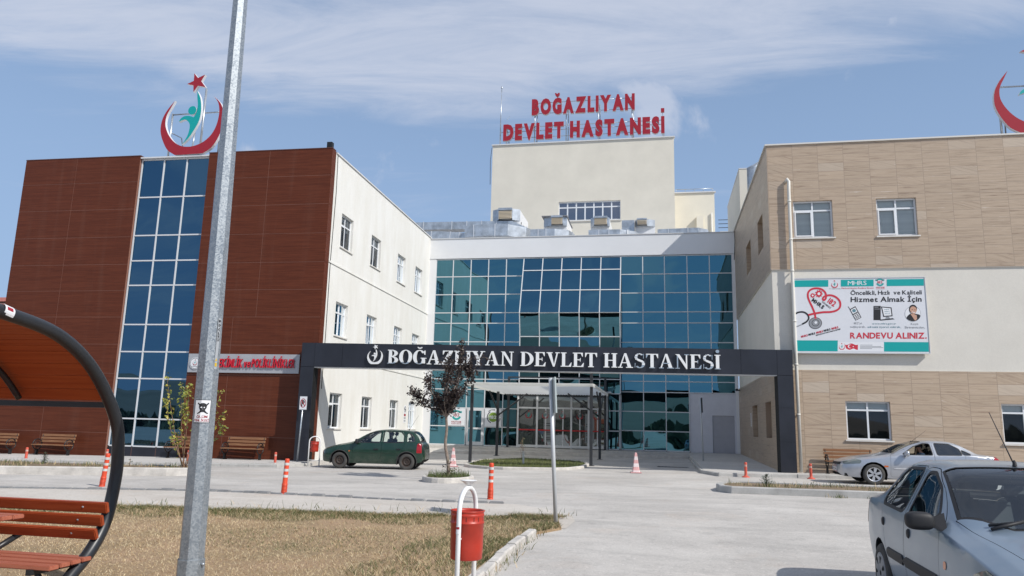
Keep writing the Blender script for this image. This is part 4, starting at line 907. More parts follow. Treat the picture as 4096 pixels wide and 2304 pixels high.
# ---- entrance portal with serif lettering
pa = math.atan2(1.78, 18.26); PX = Vector((math.cos(pa), math.sin(pa), 0)); PY = Vector((-math.sin(pa), math.cos(pa), 0)); P0 = Vector((-13.55, 26.8, 0))
def PF(s, d, z): return tuple(P0 + PX * s - PY * d + Vector((0, 0, z)))
def serif(ch):
    r = lambda a, b, c, d: [(a, c), (b, c), (b, d), (a, d)]
    def ring(cx, cy, ro, rp, qo, qp, a0, a1, n=22):
        A = circ(cx, cy, ro, rp, n, a0, a1); B_ = circ(cx, cy, qo, qp, n, a0, a1)
        if a1 - a0 == 360: A.append(A[0]); B_.append(B_[0])
        return [[A[i], A[i + 1], B_[i + 1], B_[i]] for i in range(n)]
    stem = lambda x: [r(x, x + .2, .02, .98), r(x - .08, x + .28, 0, .055), r(x - .08, x + .28, .945, 1)]
    if ch in 'Iİ': p = stem(.08); w = .36
    elif ch == 'L': p = stem(.08) + [r(.2, .66, 0, .06), [(.5, .05), (.66, .05), (.69, .30), (.66, .30)]]; w = .69
    elif ch == 'E': p = stem(.08) + [r(.2, .64, .94, 1), r(.2, .68, 0, .06), r(.2, .5, .47, .53), r(.46, .50, .38, .62), [(.5, .95), (.64, .95), (.64, .72), (.61, .72)], [(.52, .05), (.68, .05), (.71, .29), (.68, .29)]]; w = .71
    elif ch == 'T': p = [r(.28, .48, .02, .98), r(.2, .56, 0, .055), r(0, .76, .94, 1), [(0, .95), (.14, .95), (.03, .70), (0, .70)], [(.76, .95), (.62, .95), (.73, .70), (.76, .70)]]; w = .76
    elif ch == 'H': p = stem(.08) + [[(a + .5, b) for a, b in q] for q in stem(.08)] + [r(.25, .6, .47, .53)]; w = .86
    elif ch == 'N': p = [r(.10, .18, .03, .97), r(0, .28, 0, .055), r(.66, .74, .0, .97), r(.56, .84, .945, 1), [(.0, 1), (.26, 1), (.74, .18), (.74, -.02), (.68, -.02), (.12, .92)]]; w = .84
    elif ch == 'Z': p = [r(.04, .70, .94, 1), r(.0, .70, 0, .06), [(.44, .95), (.70, .95), (.26, .05), (0, .05)], [(.04, .95), (.18, .95), (.07, .72), (.04, .72)], [(.52, .05), (.70, .05), (.73, .29), (.70, .29)]]; w = .73
    elif ch == 'V': p = [[(.05, .97), (.28, .97), (.5, .0), (.40, -.01)], [(.62, .97), (.71, .97), (.50, -.01), (.44, .03)], r(-.02, .36, .945, 1), r(.54, .82, .945, 1)]; w = .82
    elif ch == 'A': p = [[(.06, .03), (.15, .03), (.44, 1.0), (.37, 1.0)], [(.36, 1.01), (.50, 1.01), (.82, .03), (.59, .03)], r(.2, .62, .32, .38), r(-.02, .27, 0, .055), r(.48, .92, 0, .055)]; w = .92
    elif ch == 'Y': p = [r(.31, .51, .02, .5), r(.22, .60, 0, .055), [(.04, .97), (.27, .97), (.51, .46), (.31, .42)], [(.63, .97), (.72, .97), (.51, .44), (.43, .48)], r(-.03, .36, .945, 1), r(.54, .84, .945, 1)]; w = .82
    elif ch == 'D': p = stem(.08) + ring(.27, .5, .57, .5, .34, .445, -90, 90); w = .84
    elif ch == 'B': p = stem(.08) + ring(.27, .745, .38, .255, .18, .2, -90, 90) + ring(.27, .26, .44, .26, .22, .205, -90, 90); w = .71
    elif ch == 'O': p = ring(.43, .5, .43, .52, .21, .465, 0, 360, 30); w = .86
    elif ch in 'GĞ':
        p = ring(.43, .5, .43, .52, .21, .465, 38, 318, 26) + [r(.60, .80, .06, .44), r(.52, .88, .40, .455), [(.76, .68), (.80, .68), (.80, .98), (.77, .98), (.70, .86)]]; w = .88
        if ch == 'Ğ': p += ring(.44, 1.27, .17, .17, .13, .09, 200, 340, 10)
    elif ch == 'S': p = ring(.33, .755, .30, .265, .13, .205, 35, 265, 18) + ring(.35, .275, .32, .295, .14, .225, -145, 92, 18) + [[(.12, .66), (.22, .50), (.60, .34), (.54, .50), (.30, .62)], [(.56, .66), (.60, .66), (.60, 1.0), (.57, .98)], [(.03, .0), (.06, .02), (.08, .34), (.04, .34)]]; w = .67
    if ch == 'İ': p += [circ(.18, 1.24, .115, n=14)]
    return p, w
def portal():
    t = thing('entrance_portal', 'wide black clad entrance portal with steel serif letters spelling the hospital name', 'portal', (-4.4, 27.7, 0))
    mb = MB(); D = -.5
    for nm, s0, s1, z0, z1 in (('beam', 0, 18.35, 3.585, 4.50), ('pillar', 0, .52, -.4, 3.58), ('pillar', 17.80, 18.35, -.4, 3.58)):
        mb = MB(); fbox(mb, PF, s0, s1, D, -.012, z0, z1, 1)
        if nm == 'beam':
            js = [0, .52] + [1.62 + i * 1.49 for i in range(11)] + [17.8, 18.35]
            for a, b in zip(js[:-1], js[1:]): fbox(mb, PF, a + .004, b - .004, -.011, random.uniform(-.001, .002), z0, z1)
            fbox(mb, PF, .53, 17.79, D + .02, -.03, 3.555, 3.583, 2)
        else:
            for a, b in ((-.4, .0), (0, 1.22), (1.22, 2.42), (2.42, 3.575)): fbox(mb, PF, s0, s1, D - .004, random.uniform(-.002, .002), a + .004, b - .004)
        mb.build(nm, [M_black, M_blackj, M_alu], t)
    lm = mat('letter_steel_white', (.72, .73, .73), .35); mir = mat('letter_bare_steel', (.72, .70, .66), .12, 1., bump=.25, bscale=9)
    T1 = 'BOĞAZLIYAN DEVLET HASTANESİ'; seg = {'BOĞAZLIYAN': (3.42, 8.22), 'DEVLET': (8.48, 11.32), 'HASTANESİ': (11.56, 15.78)}
    worn = 0
    for word, (s0, s1) in seg.items():
        gl = [serif(c) for c in word]; gap = .07; tw = sum(w for _, w in gl) + gap * (len(gl) - 1); sx = (s1 - s0) / tw; x = s0
        for k, (polys, w) in enumerate(gl):
            mb = MB(); peel = word == 'HASTANESİ' and k >= 2
            for i, p in enumerate(polys):
                q = [(x + a * sx, 3.745 + b * .525) for a, b in p]; c = sum(b for a, b in p) / len(p)
                m = 1 if peel and ((i * 7 + k * 3) % 5 < 2 or c < .2) else 0
                if word == 'BOĞAZLIYAN' and k < 3 and c < .12: m = 1
                mb.prism(q, .105 + i * .0004, .03, lambda a, b, d: PF(a, d, b), m)
            mb.build('letter', [lm, mir], t); x += (w + gap) * sx
    mb = MB()
    for i, sh in enumerate(EMB):
        s = .74 / 3.75; mb.prism([(2.93 + a * s, 3.715 + b * s) for a, b in sh], .10 + i * .0006, .03, lambda a, b, d: PF(a, d, b), 0)
    mb.build('emblem', lm, t)
portal()

# ---- clinic sign on the wood cladding
def clinic_sign():
    F = lambda x, d, z: LF(x, d + .01, z)
    t = thing('clinic_sign', 'long grey sign board with red raised clinic lettering on the wood cladding', 'sign', LF(-16.3, 0, 3.4))
    mb = MB(); fbox(mb, F, -18.69, -13.9, 0, .07, 3.345, 4.09); mb.build('board', mat('brushed_panel', (.40, .41, .43), .45, .2, var=.05), t)
    rl = mat('letter_red', (.62, .010, .03), .4); rs = mat('letter_red_side', (.30, .008, .02), .5)
    def word(txt, x0, x1, z0, cap, bold):
        gl, w = layout(txt, bold, .16, .3); sx = (x1 - x0) / w
        for v, f in gl:
            mb = MB(); extrude_glyph(mb, [(x0 + a * sx + .1 * b * cap, z0 + b * cap) for a, b in v], f, lambda a, b, d: F(a, d, b), .135, .075, 0, 1); mb.build('letter', [rl, rs], t)
    word('BAŞHEKİMLİK', -17.98, -16.31, 3.55, .34, .014); word('ve', -16.24, -15.97, 3.555, .34, .014); word('POLİKLİNİKLER', -15.90, -14.08, 3.56, .34, .014)
    mb = MB(); d0 = .074
    mb.prism(circ(-18.36, 3.70, .235, n=28), d0, d0 + .03, lambda a, b, d: F(a, d, b), 0)
    A = circ(-18.36, 3.70, .215, n=28); B_ = circ(-18.36, 3.70, .20, n=28); mb.add([F(p[0], .107, p[1]) for p in A + B_], [(i, (i + 1) % 28, 28 + (i + 1) % 28, 28 + i) for i in range(28)], 3)
    flat_emblem(mb, lambda x, d, z: F(x, .108 + d, z), -18.36, 3.62, .24, 1, 2); text_line(mb, 'T.C. SAĞLIK BAKANLIĞI', -18.50, -18.22, 3.565, .03, lambda x, z, d: F(x, .108, z), .02, .08, 3)
    mb.build('emblem_disc', [M_wht, M_red, M_teal, M_blk], t)
clinic_sign()

# ---- appointment billboard
def billboard():
    t = thing('billboard', 'white and teal hospital appointment billboard with red heart stethoscope on the cream band', 'billboard', (7.1, 28.95, 4.5))
    Y0 = 28.90
    X = lambda x, y: 4.905 + (x - 270 - (y - 150) * .066) * .0022
    Z = lambda y: 7.16 - (y - 150) * .00237
    P = lambda x, y, d=0.: (X(x, y), Y0 - .004 - d, Z(y))
    mb = MB(); mb.box(4.89, 9.40, Y0, 29.02, 4.455, 7.19); mb.build('board', mat('print_white', (.66, .67, .70), .35, var=.02), t)
    mb = MB()
    for q in ((4.87, 9.42, 7.19, 7.215), (4.87, 9.42, 4.42, 4.45)): mb.box(q[0], q[1], Y0 - .02, 29.03, q[2], q[3])
    for x in (4.87, 9.405): mb.box(x, x + .018, Y0 - .019, 29.03, 4.45, 7.19)
    mb.build('frame', M_alu, t)
    cols = [M_teal, M_red, M_blk, M_wht, mat('print_grey', (.25, .26, .28), .5), mat('print_blue_grey', (.10, .22, .26), .5), mat('print_skin', (.52, .30, .21), .6), mat('print_red', (.55, .03, .05), .4)]
    def poly(mb, pts, m, d=0.):
        from mathutils.geometry import tessellate_polygon
        tr = tessellate_polygon([[Vector((a, -b, 0)) for a, b in pts]]); mb.add([P(a, b, d) for a, b in pts], tr, m)
    def rect(mb, x0, x1, y0, y1, m, d=0.): poly(mb, [(x0, y0), (x1, y0), (x1, y1), (x0, y1)], m, d)
    def stroke(mb, pts, w, m, d=0.):
        pts = [Vector((*p, 0)) for p in pts]; L_, R_ = [], []
        for i in range(len(pts)):
            tn = (pts[min(i + 1, len(pts) - 1)] - pts[max(i - 1, 0)]).normalized(); n = Vector((-tn.y, tn.x, 0)) * w / 2; L_.append(pts[i] + n); R_.append(pts[i] - n)
        n = len(pts); mb.add([P(p.x, p.y, d + (i % n) * 2.5e-5) for i, p in enumerate(L_ + R_)], [(i, i + 1, n + i + 1, n + i) for i in range(n - 1)], m)
    def text(mb, txt, x0, x1, yb, cap, m, bold=0., d=.001, rot=0., gap=.09, shear=0.):
        gl, w = layout(txt, bold, gap); sx = (x1 - x0) / w; ca, sa = math.cos(R(rot)), math.sin(R(rot))
        for v, f in gl:
            mb.add([P(x0 + (a * sx + shear * b * cap) * ca + b * cap * sa, yb + (a * sx) * sa - b * cap * ca, d) for a, b in v], f, m)
    for q in ((283, 832, 162, 268), (1030, 1540, 162, 268), (1742, 2306, 162, 268), (335, 992, 1108, 1275), (1700, 2372, 1130, 1275)): mb = MB(); rect(mb, *q, 0); mb.build('teal_band', cols, t)
    for a in (('MHRS', 1138, 1430, 248, 66, 3, .0, .002), ('Merkezi Hastane Randevu Sistemi', 1040, 1538, 306, 24, 7, .0), ('T.C. Sağlık Bakanlığı', 845, 1025, 308, 16, 4), ('Öncelikli, Hızlı', 1182, 1785, 402, 66, 2, .018), ('ve Kaliteli', 1845, 2275, 402, 66, 2, .018), ('Hizmet Almak İçin', 1185, 2272, 514, 80, 2, .025), ("182'yi", 1240, 1362, 858, 32, 4), ('tuşlayarak,', 1182, 1420, 912, 32, 4), ('www.mhrs.gov.tr', 1518, 1884, 862, 28, 5), ('adresini ziyaret ederek,', 1448, 1958, 914, 30, 5),
              ('Kayıt', 2108, 2220, 868, 32, 4), ('Birimimizden,', 2018, 2315, 922, 32, 4), ('RANDEVU ALINIZ.', 1182, 2342, 1078, 92, 7, .03), ('MERKEZİ HASTANE RANDEVU SİSTEMİ', 652, 1045, 1040, 20, 2, .04, .001, -14.5)):
        mb = MB(); text(mb, *a); mb.build('text_line', cols, t)
    x = 420; mb = MB()
    for k in range(5):
        text(mb, 'MHRS', x, x + 108, 1070 - (x - 420) * .262, 34, (7, 2)[k % 2], .04, .001, -14.5); x += 116 + (6 if k % 2 else 0)
    mb.build('text_line', cols, t)
    mb = MB()   # red heart drawn by the stethoscope tube
    hp = [(640, 770), (625, 690), (585, 590), (540, 500), (512, 420), (520, 350), (570, 305), (650, 292), (730, 310), (785, 360), (800, 420), (790, 465), (762, 480), (750, 455), (770, 425), (830, 405), (900, 410), (970, 445), (1020, 510), (1020, 590), (970, 640), (880, 665), (750, 670), (620, 690), (525, 712)]
    stroke(mb, catmull(hp, 5), 30, 7, .001)
    stroke(mb, catmull([(310, 700), (360, 672), (440, 665), (505, 700), (532, 760), (500, 815), (430, 855)], 5), 26, 2, .0005); stroke(mb, [(300, 708), (345, 685)], 16, 4, .0002); stroke(mb, [(430, 860), (318, 905)], 16, 4, .0002)
    poly(mb, circ(637, 840, 105, 92, 28), 2, .0004); poly(mb, circ(637, 840, 96, 84, 28), 4, .0008); poly(mb, circ(640, 835, 60, 54, 24), 2, .0012); poly(mb, circ(640, 835, 52, 46, 24), 4, .0016); poly(mb, circ(645, 830, 22, 20, 16), 3, .002)
    def gear(cx, cy, r, n):
        pts = []
        for k in range(n * 4): rr = r if k % 4 in (0, 1) else r * .76; a = 2 * PI * k / (n * 4); pts.append((cx + rr * math.cos(a), cy + rr * math.sin(a)))
        poly(mb, pts, 7, .001); poly(mb, circ(cx, cy, r * .36, n=14), 3, .002)
    gear(588, 405, 40, 8); gear(686, 378, 62, 9)
    text(mb, 'MHRS', 565, 790, 492, 62, 2, .05, .0015, 36); text(mb, '182', 815, 945, 512, 88, 7, .04, .0015, 36); text(mb, 'ÇAĞRI MERKEZİ', 733, 905, 512, 24, 2, .03, .0015, 38)
    mb.build('heart_picture', cols, t)
    mb = MB()   # mobile phone
    rt = lambda u, v: (1262 + u * math.cos(.5) + v * math.sin(.5), 690 - u * math.sin(.5) + v * math.cos(.5))
    q = lambda a, b, c, d, m, dd: poly(mb, [rt(a, c), rt(b, c), rt(b, d), rt(a, d)], m, dd)
    q(-52, 52, -100, 100, 2, .0005); q(-40, 40, -85, -10, 3, .001); poly(mb, [(p[0], p[1]) for p in circ(*rt(0, -48), 30, 26, 16)], 5, .0015)
    for i in range(3):
        for j in range(4): q(-42 + i * 30, -20 + i * 30, 6 + j * 23, 22 + j * 23, 3, .001)
    stroke(mb, [rt(-45, -100), rt(-50, -150)], 9, 2, .0005); mb.build('phone_picture', cols, t)
    mb = MB()   # desktop computer
    rect(mb, 1540, 1650, 575, 795, 2, .0005); rect(mb, 1552, 1615, 590, 600, 4, .001); rect(mb, 1552, 1640, 620, 628, 4, .001); poly(mb, [(1655, 585), (1815, 600), (1832, 735), (1690, 745)], 2, .001); poly(mb, [(1672, 600), (1800, 614), (1815, 722), (1702, 730)], 3, .0015)
    text(mb, 'www.', 1705, 1785, 640, 20, 5, .02, .002); text(mb, 'mhrs.', 1708, 1790, 672, 20, 5, .02, .002); text(mb, 'gov.tr', 1710, 1795, 704, 20, 5, .02, .002)
    poly(mb, [(1735, 745), (1775, 743), (1790, 768), (1720, 770)], 4, .0008); poly(mb, [(1620, 790), (1830, 765), (1865, 782), (1650, 802)], 2, .001); mb.build('computer_picture', cols, t)
    mb = MB()   # smiling call operator
    poly(mb, circ(2137, 700, 122, 118, 30), 4, .0003); poly(mb, circ(2137, 700, 117, 113, 30), 3, .0006)
    poly(mb, smooth_closed([(2040, 760), (2075, 715), (2110, 695), (2180, 700), (2240, 715), (2245, 750), (2205, 795), (2137, 813), (2075, 795)], 3), 2, .001); poly(mb, [(2100, 700), (2150, 705), (2195, 720), (2200, 780), (2170, 805)], 6, .0014)
    poly(mb, circ(2140, 625, 62, 66, 24), 2, .0016); poly(mb, smooth_closed([(2095, 625), (2120, 590), (2165, 592), (2195, 630), (2188, 675), (2160, 705), (2125, 690), (2100, 660)], 3), 6, .002)
    stroke(mb, catmull([(2130, 665), (2150, 680), (2175, 675)], 4), 8, 3, .0025); stroke(mb, [(2120, 635), (2138, 633)], 7, 2, .0025); stroke(mb, [(2160, 638), (2178, 640)], 7, 2, .0025); stroke(mb, catmull([(2080, 640), (2100, 685), (2130, 700)], 4), 7, 2, .003)
    mb.build('operator_picture', cols, t)
    mb = MB(); fn = lambda x, d, z: (x, Y0 - .006 - d, z)
    flat_emblem(mb, fn, X(932, 230), Z(286), .29, 7, 0); mb.build('crescent_logo', cols, t); mb = MB(); phone182(mb, lambda x, d, z: fn(x, d, z), X(1640, 230), Z(318), .42, .001, 0, 7); mb.build('telephone_logo', cols, t); mb = MB()
    rect(mb, 992, 1700, 1132, 1276, 3, .0005); flat_emblem(mb, fn, X(1056, 1200), Z(1250), .25, 7, 0)
    fl = [(1088, 1148)] + [(1088 + 215 * i / 12, 1165 + 12 * math.sin(i * .75)) for i in range(1, 13)] + [(1303 - 180 * i / 12, 1242 + 10 * math.sin(i * .8 + 1)) for i in range(0, 13)]
    poly(mb, fl, 7, .0008); poly(mb, circ(1180, 1198, 32, 28, 20), 3, .0012); poly(mb, circ(1190, 1198, 25, 22, 20), 7, .0016)
    poly(mb, [(1232 + (14 if k % 2 == 0 else 6) * math.cos(k * PI / 5), 1202 + (13 if k % 2 == 0 else 5.5) * math.sin(k * PI / 5)) for k in range(10)], 3, .0016)
    for y, x1 in ((1178, 1525), (1198, 1660), (1216, 1690), (1232, 1520)): rect(mb, 1335, x1, y - 4, y + 4, 4, .001)
    mb.build('flag_box', cols, t)
billboard()

# ---- air handling plant on the middle roof
def ahu(i, x0, x1, zt, zh, depth, lab, lid=False, louv=.5):
    t = thing('air_handler', lab, 'ventilation unit', ((x0 + x1) / 2, 48, 12.3), 'air handling units along the middle roof')
    mb = MB(); mb.bbox(x0, x1, 47.25, 47 + depth, 12.3, zt - (.0 if lid else .02), .02)
    for k in range(6): mb.box(x1 + .001, x1 + .03, 47.6 + k * depth / 7, 47.7 + k * depth / 7, zt - .9 - (k % 2) * .7, zt - .75 - (k % 2) * .7, 1)
    mb.build('cabinet', [M_acp, MATS['black_plastic']], t)
    mb = MB(); w = x1 - x0; c = (x0 + x1) / 2 + (.0, .1, .05, -.15)[i] * w
    a, b = c - louv * w / 2, c + louv * w / 2; zs = zh + .1
    # folded sheet hood: two wing plates and a louvred box between
    mb.add([(x0 - .01, 47.24, zh), (a, 46.95, zh), (a, 46.95, zt), (x0 - .01, 47.24, zt)], [(0, 1, 2, 3)]); mb.add([(b, 46.95, zh), (x1 + .01, 47.24, zh), (x1 + .01, 47.24, zt), (b, 46.95, zt)], [(0, 1, 2, 3)])
    mb.add([(x0, 47.24, zt), (a, 46.95, zt), (b, 46.95, zt), (x1, 47.24, zt)], [(0, 1, 2, 3)]); mb.add([(x0, 47.24, zh), (a, 46.95, zh), (b, 46.95, zh), (x1, 47.24, zh)], [(0, 1, 2, 3)])
    mb.box(a, b, 46.72, 46.96, zt - .2 * (zt - zh), zt + .01); mb.box(a, a + .03, 46.8, 46.96, zs, zt - .2); mb.box(b - .03, b, 46.8, 46.96, zs, zt - .2)
    h = mb.build('hood', M_galv, t)
    mb = MB(); n = 6; za, zb = zh + .06, zt - .22 * (zt - zh)
    for k in range(n): z = za + (zb - za) * k / n; mb.add([(a + .02, 46.74, z), (b - .02, 46.74, z), (b - .02, 46.79, z + (zb - za) / n * .85), (a + .02, 46.79, z + (zb - za) / n * .85)], [(0, 1, 2, 3)])
    mb.build('louvre', mat('louvre_tan', (.60, .50, .36), .6), h)
    if lid: mb = MB(); mb.box(x0 - .12, x1 + .06, 46.9, 47.1 + depth, zt + .0, zt + .05); mb.build('lid', mat('lid_grey', (.2, .2, .21), .6), t)
ahu(0, -10.84, -9.0, 15.72, 14.95, 3.3, 'largest air handling unit with steel hood, highest on the left of the middle roof')
ahu(1, -7.38, -5.87, 15.10, 14.48, 3.0, 'air handling unit under a flat grey lid, left of the long tower window', True)
ahu(2, -4.31, -3.10, 14.97, 14.38, 2.6, 'air handling unit with the widest tan louvre, below the long tower window', louv=.7)
ahu(3, -1.46, -.22, 14.75, 14.30, 2.4, 'smallest air handling unit beside a tall plain duct box, at the right of the roof')
def duct(name, label, pts, w, h, seams=1.1):
    """rectangular sheet duct along a path, with flange ribs"""
    t = thing(name, label, 'duct', pts[0]); mb = MB(); fl = MB()
    def sec(p, tn, e=0.):
        tn = tn.normalized(); sd = Vector((-tn.y, tn.x, 0)); sd = sd.normalized() if sd.length > 1e-4 else Vector((0, 1, 0)); up = sd.cross(tn) * -1
        up = tn.cross(sd) * -1 if up.z < 0 else up
        return [p + sd * (a * (w / 2 + e)) + up * (b * (h / 2 + e)) for a, b in ((-1, -1), (1, -1), (1, 1), (-1, 1))]
    P_ = [Vector(p) for p in pts]; rows = []
    for i, p in enumerate(P_):
        tn = P_[min(i + 1, len(P_) - 1)] - P_[max(i - 1, 0)]; rows.append(sec(p, tn))
    n = len(rows); V = [v for r in rows for v in r]
    mb.add(V, [(i * 4 + k, i * 4 + (k + 1) % 4, (i + 1) * 4 + (k + 1) % 4, (i + 1) * 4 + k) for i in range(n - 1) for k in range(4)] + [(0, 1, 2, 3), ((n - 1) * 4 + 3, (n - 1) * 4 + 2, (n - 1) * 4 + 1, (n - 1) * 4)])
    for a, b in zip(P_[:-1], P_[1:]):
        ln = (b - a).length; k = int(ln / seams)
        for j in range(1, k + 1):
            p = a + (b - a) * (j / (k + 1)); tn = (b - a).normalized()
            s0 = sec(p - tn * .03, tn, .025); s1 = sec(p + tn * .03, tn, .025); fl.add(s0 + s1, [(q, (q + 1) % 4, 4 + (q + 1) % 4, 4 + q) for q in range(4)] + [(0, 1, 2, 3), (7, 6, 5, 4)])
    mb.build('sheet_body', M_galv, t)
    if fl.v: fl.build('flanges', mat('duct_flange', (.62, .63, .64), .4, .5), t)
G2 = 'sheet metal ducts on the middle roof'
duct('air_duct', 'long rectangular steel duct on the roof, bending down at its right end', [(-17.5, 47.3, 14.68), (-14.6, 47.3, 14.68), (-9.5, 47.3, 14.60), (-7.9, 47.6, 13.85), (-6.8, 47.8, 13.8)], .8, .52)
duct('air_duct', 'short upper duct section lying behind the long roof duct', [(-13.1, 49.5, 15.15), (-11.2, 49.5, 15.15), (-10.2, 49.6, 14.6)], .9, .5)
duct('air_duct', 'lower steel duct beside the left wing roof edge', [(-15.3, 46.2, 13.75), (-14.0, 46.2, 13.75), (-12.2, 46.3, 13.6)], .7, .5, .8)
duct('air_duct', 'broad curved duct under the largest air handling unit', [(-12.2, 46.0, 13.8), (-11.0, 45.9, 13.85), (-9.6, 46.0, 13.85), (-8.9, 46.5, 13.8), (-8.7, 47.3, 13.8)], 1.3, .75, .9)
duct('air_duct', 'low steel duct in front of the unit with the flat lid', [(-8.0, 46, 13.65), (-6.5, 46, 13.65), (-5.9, 46.3, 13.65), (-5.7, 47, 13.6)], .8, .5, .7)
duct('air_duct', 'low steel duct in front of the wide louvre unit', [(-4.3, 46, 13.55), (-2.4, 46, 13.55), (-1.7, 46.3, 13.5), (-1.5, 47, 13.5)], .8, .42, .7)
duct('air_duct', 'tall plain duct box left of the smallest air handling unit', [(-1.9, 47.4, 12.3), (-1.9, 47.4, 14.72)], .8, .8, .9)
duct('air_duct', 'round ended duct at the far right of the middle roof', [(-.05, 48, 13.95), (1.3, 48, 13.98), (2.4, 48, 14.0), (2.75, 48.3, 14.0), (2.8, 49, 14.0)], .8, .55, .7)

def sheet_mat():
    m = mat('white_roof_sheet', (.80, .80, .78), .45); nt = m.node_tree; N = nt.nodes; L = nt.links; tr = N.new('ShaderNodeBsdfTranslucent'); tr.inputs[0].default_value = (.92, .92, .90, 1); mx = N.new('ShaderNodeMixShader'); mx.inputs[0].default_value = .75
    L.new(N['Principled BSDF'].outputs[0], mx.inputs[1]); L.new(tr.outputs[0], mx.inputs[2]); L.new(mx.outputs[0], N['Material Output'].inputs[0]); return m
# ---- steel canopy in front of the doors
def canopy():
    t = thing('entrance_canopy', 'flat white roofed canopy on dark steel posts before the entrance doors', 'canopy', (-5.5, 36, 0))
    for x, y in ((-8.2, 32.7), (-2.88, 32.35), (-8.2, 38.2), (-2.9, 37.3), (-8.2, 40.95), (-2.9, 40.95)):
        top = 4.15 if y < 33 else 3.28 if y < 40 else 4.24
        mb = MB(); mb.box(x - .06, x + .06, y - .06, y + .06, gz(x, y) - .05, top); mb.box(x - .13, x + .13, y - .13, y + .13, gz(x, y) - .02, gz(x, y) + .015 if y < 40 else .43); mb.build('post', M_steel, t)
    mb = MB(); n = 40; ya, yb, za, zb = 32.25, 41.0, 3.36, 3.30
    # ribbed sheet, ribs run front to back
    for i in range(n):
        x0 = -8.42 + 5.62 * i / n; x1 = -8.42 + 5.62 * (i + 1) / n; xm = x0 + (x1 - x0) * .7
        mb.add([(x0, ya, za), (xm, ya, za), (xm + .01, ya, za - .03), (x1 - .01, ya, za - .03), (x1, ya, za)] + [(x0, yb, zb), (xm, yb, zb), (xm + .01, yb, zb - .03), (x1 - .01, yb, zb - .03), (x1, yb, zb)], [(k, k + 1, k + 6, k + 5) for k in range(4)])
    mb.box(-8.44, -2.78, ya - .03, ya, za - .09, za + .04); mb.box(-8.47, -8.44, ya, yb, za - .11, za + .03); mb.box(-2.78, -2.75, ya, yb, za - .11, za + .03); 
    mb.build('roof_sheet', sheet_mat(), t)
    mb = MB()
    for y in (40.8,): mb.box(-8.3, -2.85, y - .04, y + .04, 3.20, 3.27)
    mb.tube([(-8.15, 38.2, 2.1), (-6.7, 38.3, 3.2)], .04, 6); mb.tube([(-2.95, 37.4, 2.1), (-4.5, 37.4, 3.2)], .04, 6); mb.tube([(-8.2, 38.25, 2.3), (-8.2, 36.2, 3.2)], .04, 6); mb.tube([(-2.9, 37.35, 2.3), (-2.9, 35.4, 3.2)], .04, 6); mb.tube([(-2.9, 37.4, 2.2), (-2.9, 39.4, 3.2)], .04, 6)
    mb.box(-8.2, -2.85, 40.9, 41.0, 4.18, 4.25)
    mb.build('bracing', M_steel, t)
canopy()

# ============================================================ STREET FURNITURE AND PLANTS
M_slat = wood_panel_mat('bench_slat', (.21, .10, .05), (.36, .19, .10), (2, 30, 30), .6)
M_iron = mat('black_cast_iron', (.012, .012, .013), .45)
def make_bench():
    t = thing('bench', 'wooden slat bench with round black iron ends', 'bench')
    for i, (y, z) in enumerate(((.20, .80), (.17, .68), (.14, .56))):
        mb = MB(); mb.bbox(-.80, .80, y - .018, y + .018, z - .045, z + .045, .008); mb.build('back_slat', M_slat, t)
    for y in (-.28, -.17, -.06, .05):
        mb = MB(); mb.bbox(-.80, .80, y - .045, y + .045, .405, .44, .008); mb.build('seat_slat', M_slat, t)
    for s in (-1, 1):
        mb = MB(); x = s * .74
        mb.tube([(x, .0 + .23 * math.cos(2 * PI * k / 20) - .06, .43 + .21 * math.sin(2 * PI * k / 20)) for k in range(20)], .022, 6, closed=True)
        mb.tube([(x, -.06 + .12 * math.cos(2 * PI * k / 14), .44 + .11 * math.sin(2 * PI * k / 14)) for k in range(14)], .012, 6, closed=True)
        mb.box(x - .03, x + .03, -.11, .0, .0, .24); mb.box(x - .05, x + .05, -.16, .06, .0, .018); mb.tube([(x, .12, .40), (x, .20, .84)], .018, 6)
        mb.build('end_frame', M_iron, t)
    return t
bench0 = make_bench(); GB = 'benches along the hospital walls'; bench0['group'] = GB
spots = [(-15.73, 26.95, 'round ended slat bench just left of the black portal pillar'), (-23.95, 26.75, 'round ended slat bench on the pavement left of the tall glass strip'),
         (-18.1, 26.85, 'round ended slat bench below the glass strip edge, half behind the lamp post'), (-26.6, 26.7, 'round ended slat bench at the far left, cut by the photo edge')]
for i, (x, y, lb) in enumerate(spots): place(bench0 if i == 0 else copy_tree(bench0), (x, y, max(z_sw(x), gz(x, y) + .085)), random.uniform(-.03, .03), lb)
place(copy_tree(bench0), (6.45, 28.62, .185), 0, 'slat bench by the stone wall, half hidden behind the silver saloon')

# ---- flexible posts
M_or = mat('orange_rubber', (.62, .065, .022), .5, var=.12, vscale=9); M_refl = mat('reflective_band', (.55, .53, .50), .4, var=.25, vscale=14, fine=.1); M_orf = mat('faded_red_rubber', (.55, .09, .055), .6, var=.15, vscale=9)
def make_delineator():
    t = thing('delineator_post', 'tall orange post', 'post')
    mb = MB(); pr = [(.066, 0)]
    for k in range(7): z = .02 + k * .03; pr += [(.066, z), (.066, z + .014), (.058, z + .017), (.058, z + .029)]
    pr += [(.055, .25), (.050, .70), (.050, .735), (.046, .755), (.03, .762), (0, .763)]; mb.lathe(pr, 18); mb.build('post_body', M_or, t)
    for z in (.36, .49, .62):
        mb = MB(); mb.lathe([(.0545, z), (.0540, z + .055)], 18); mb.build('reflective_band', M_refl, t)
    return t
dl = make_delineator(); GD = 'orange posts with reflective bands along the setts'; dl['group'] = GD
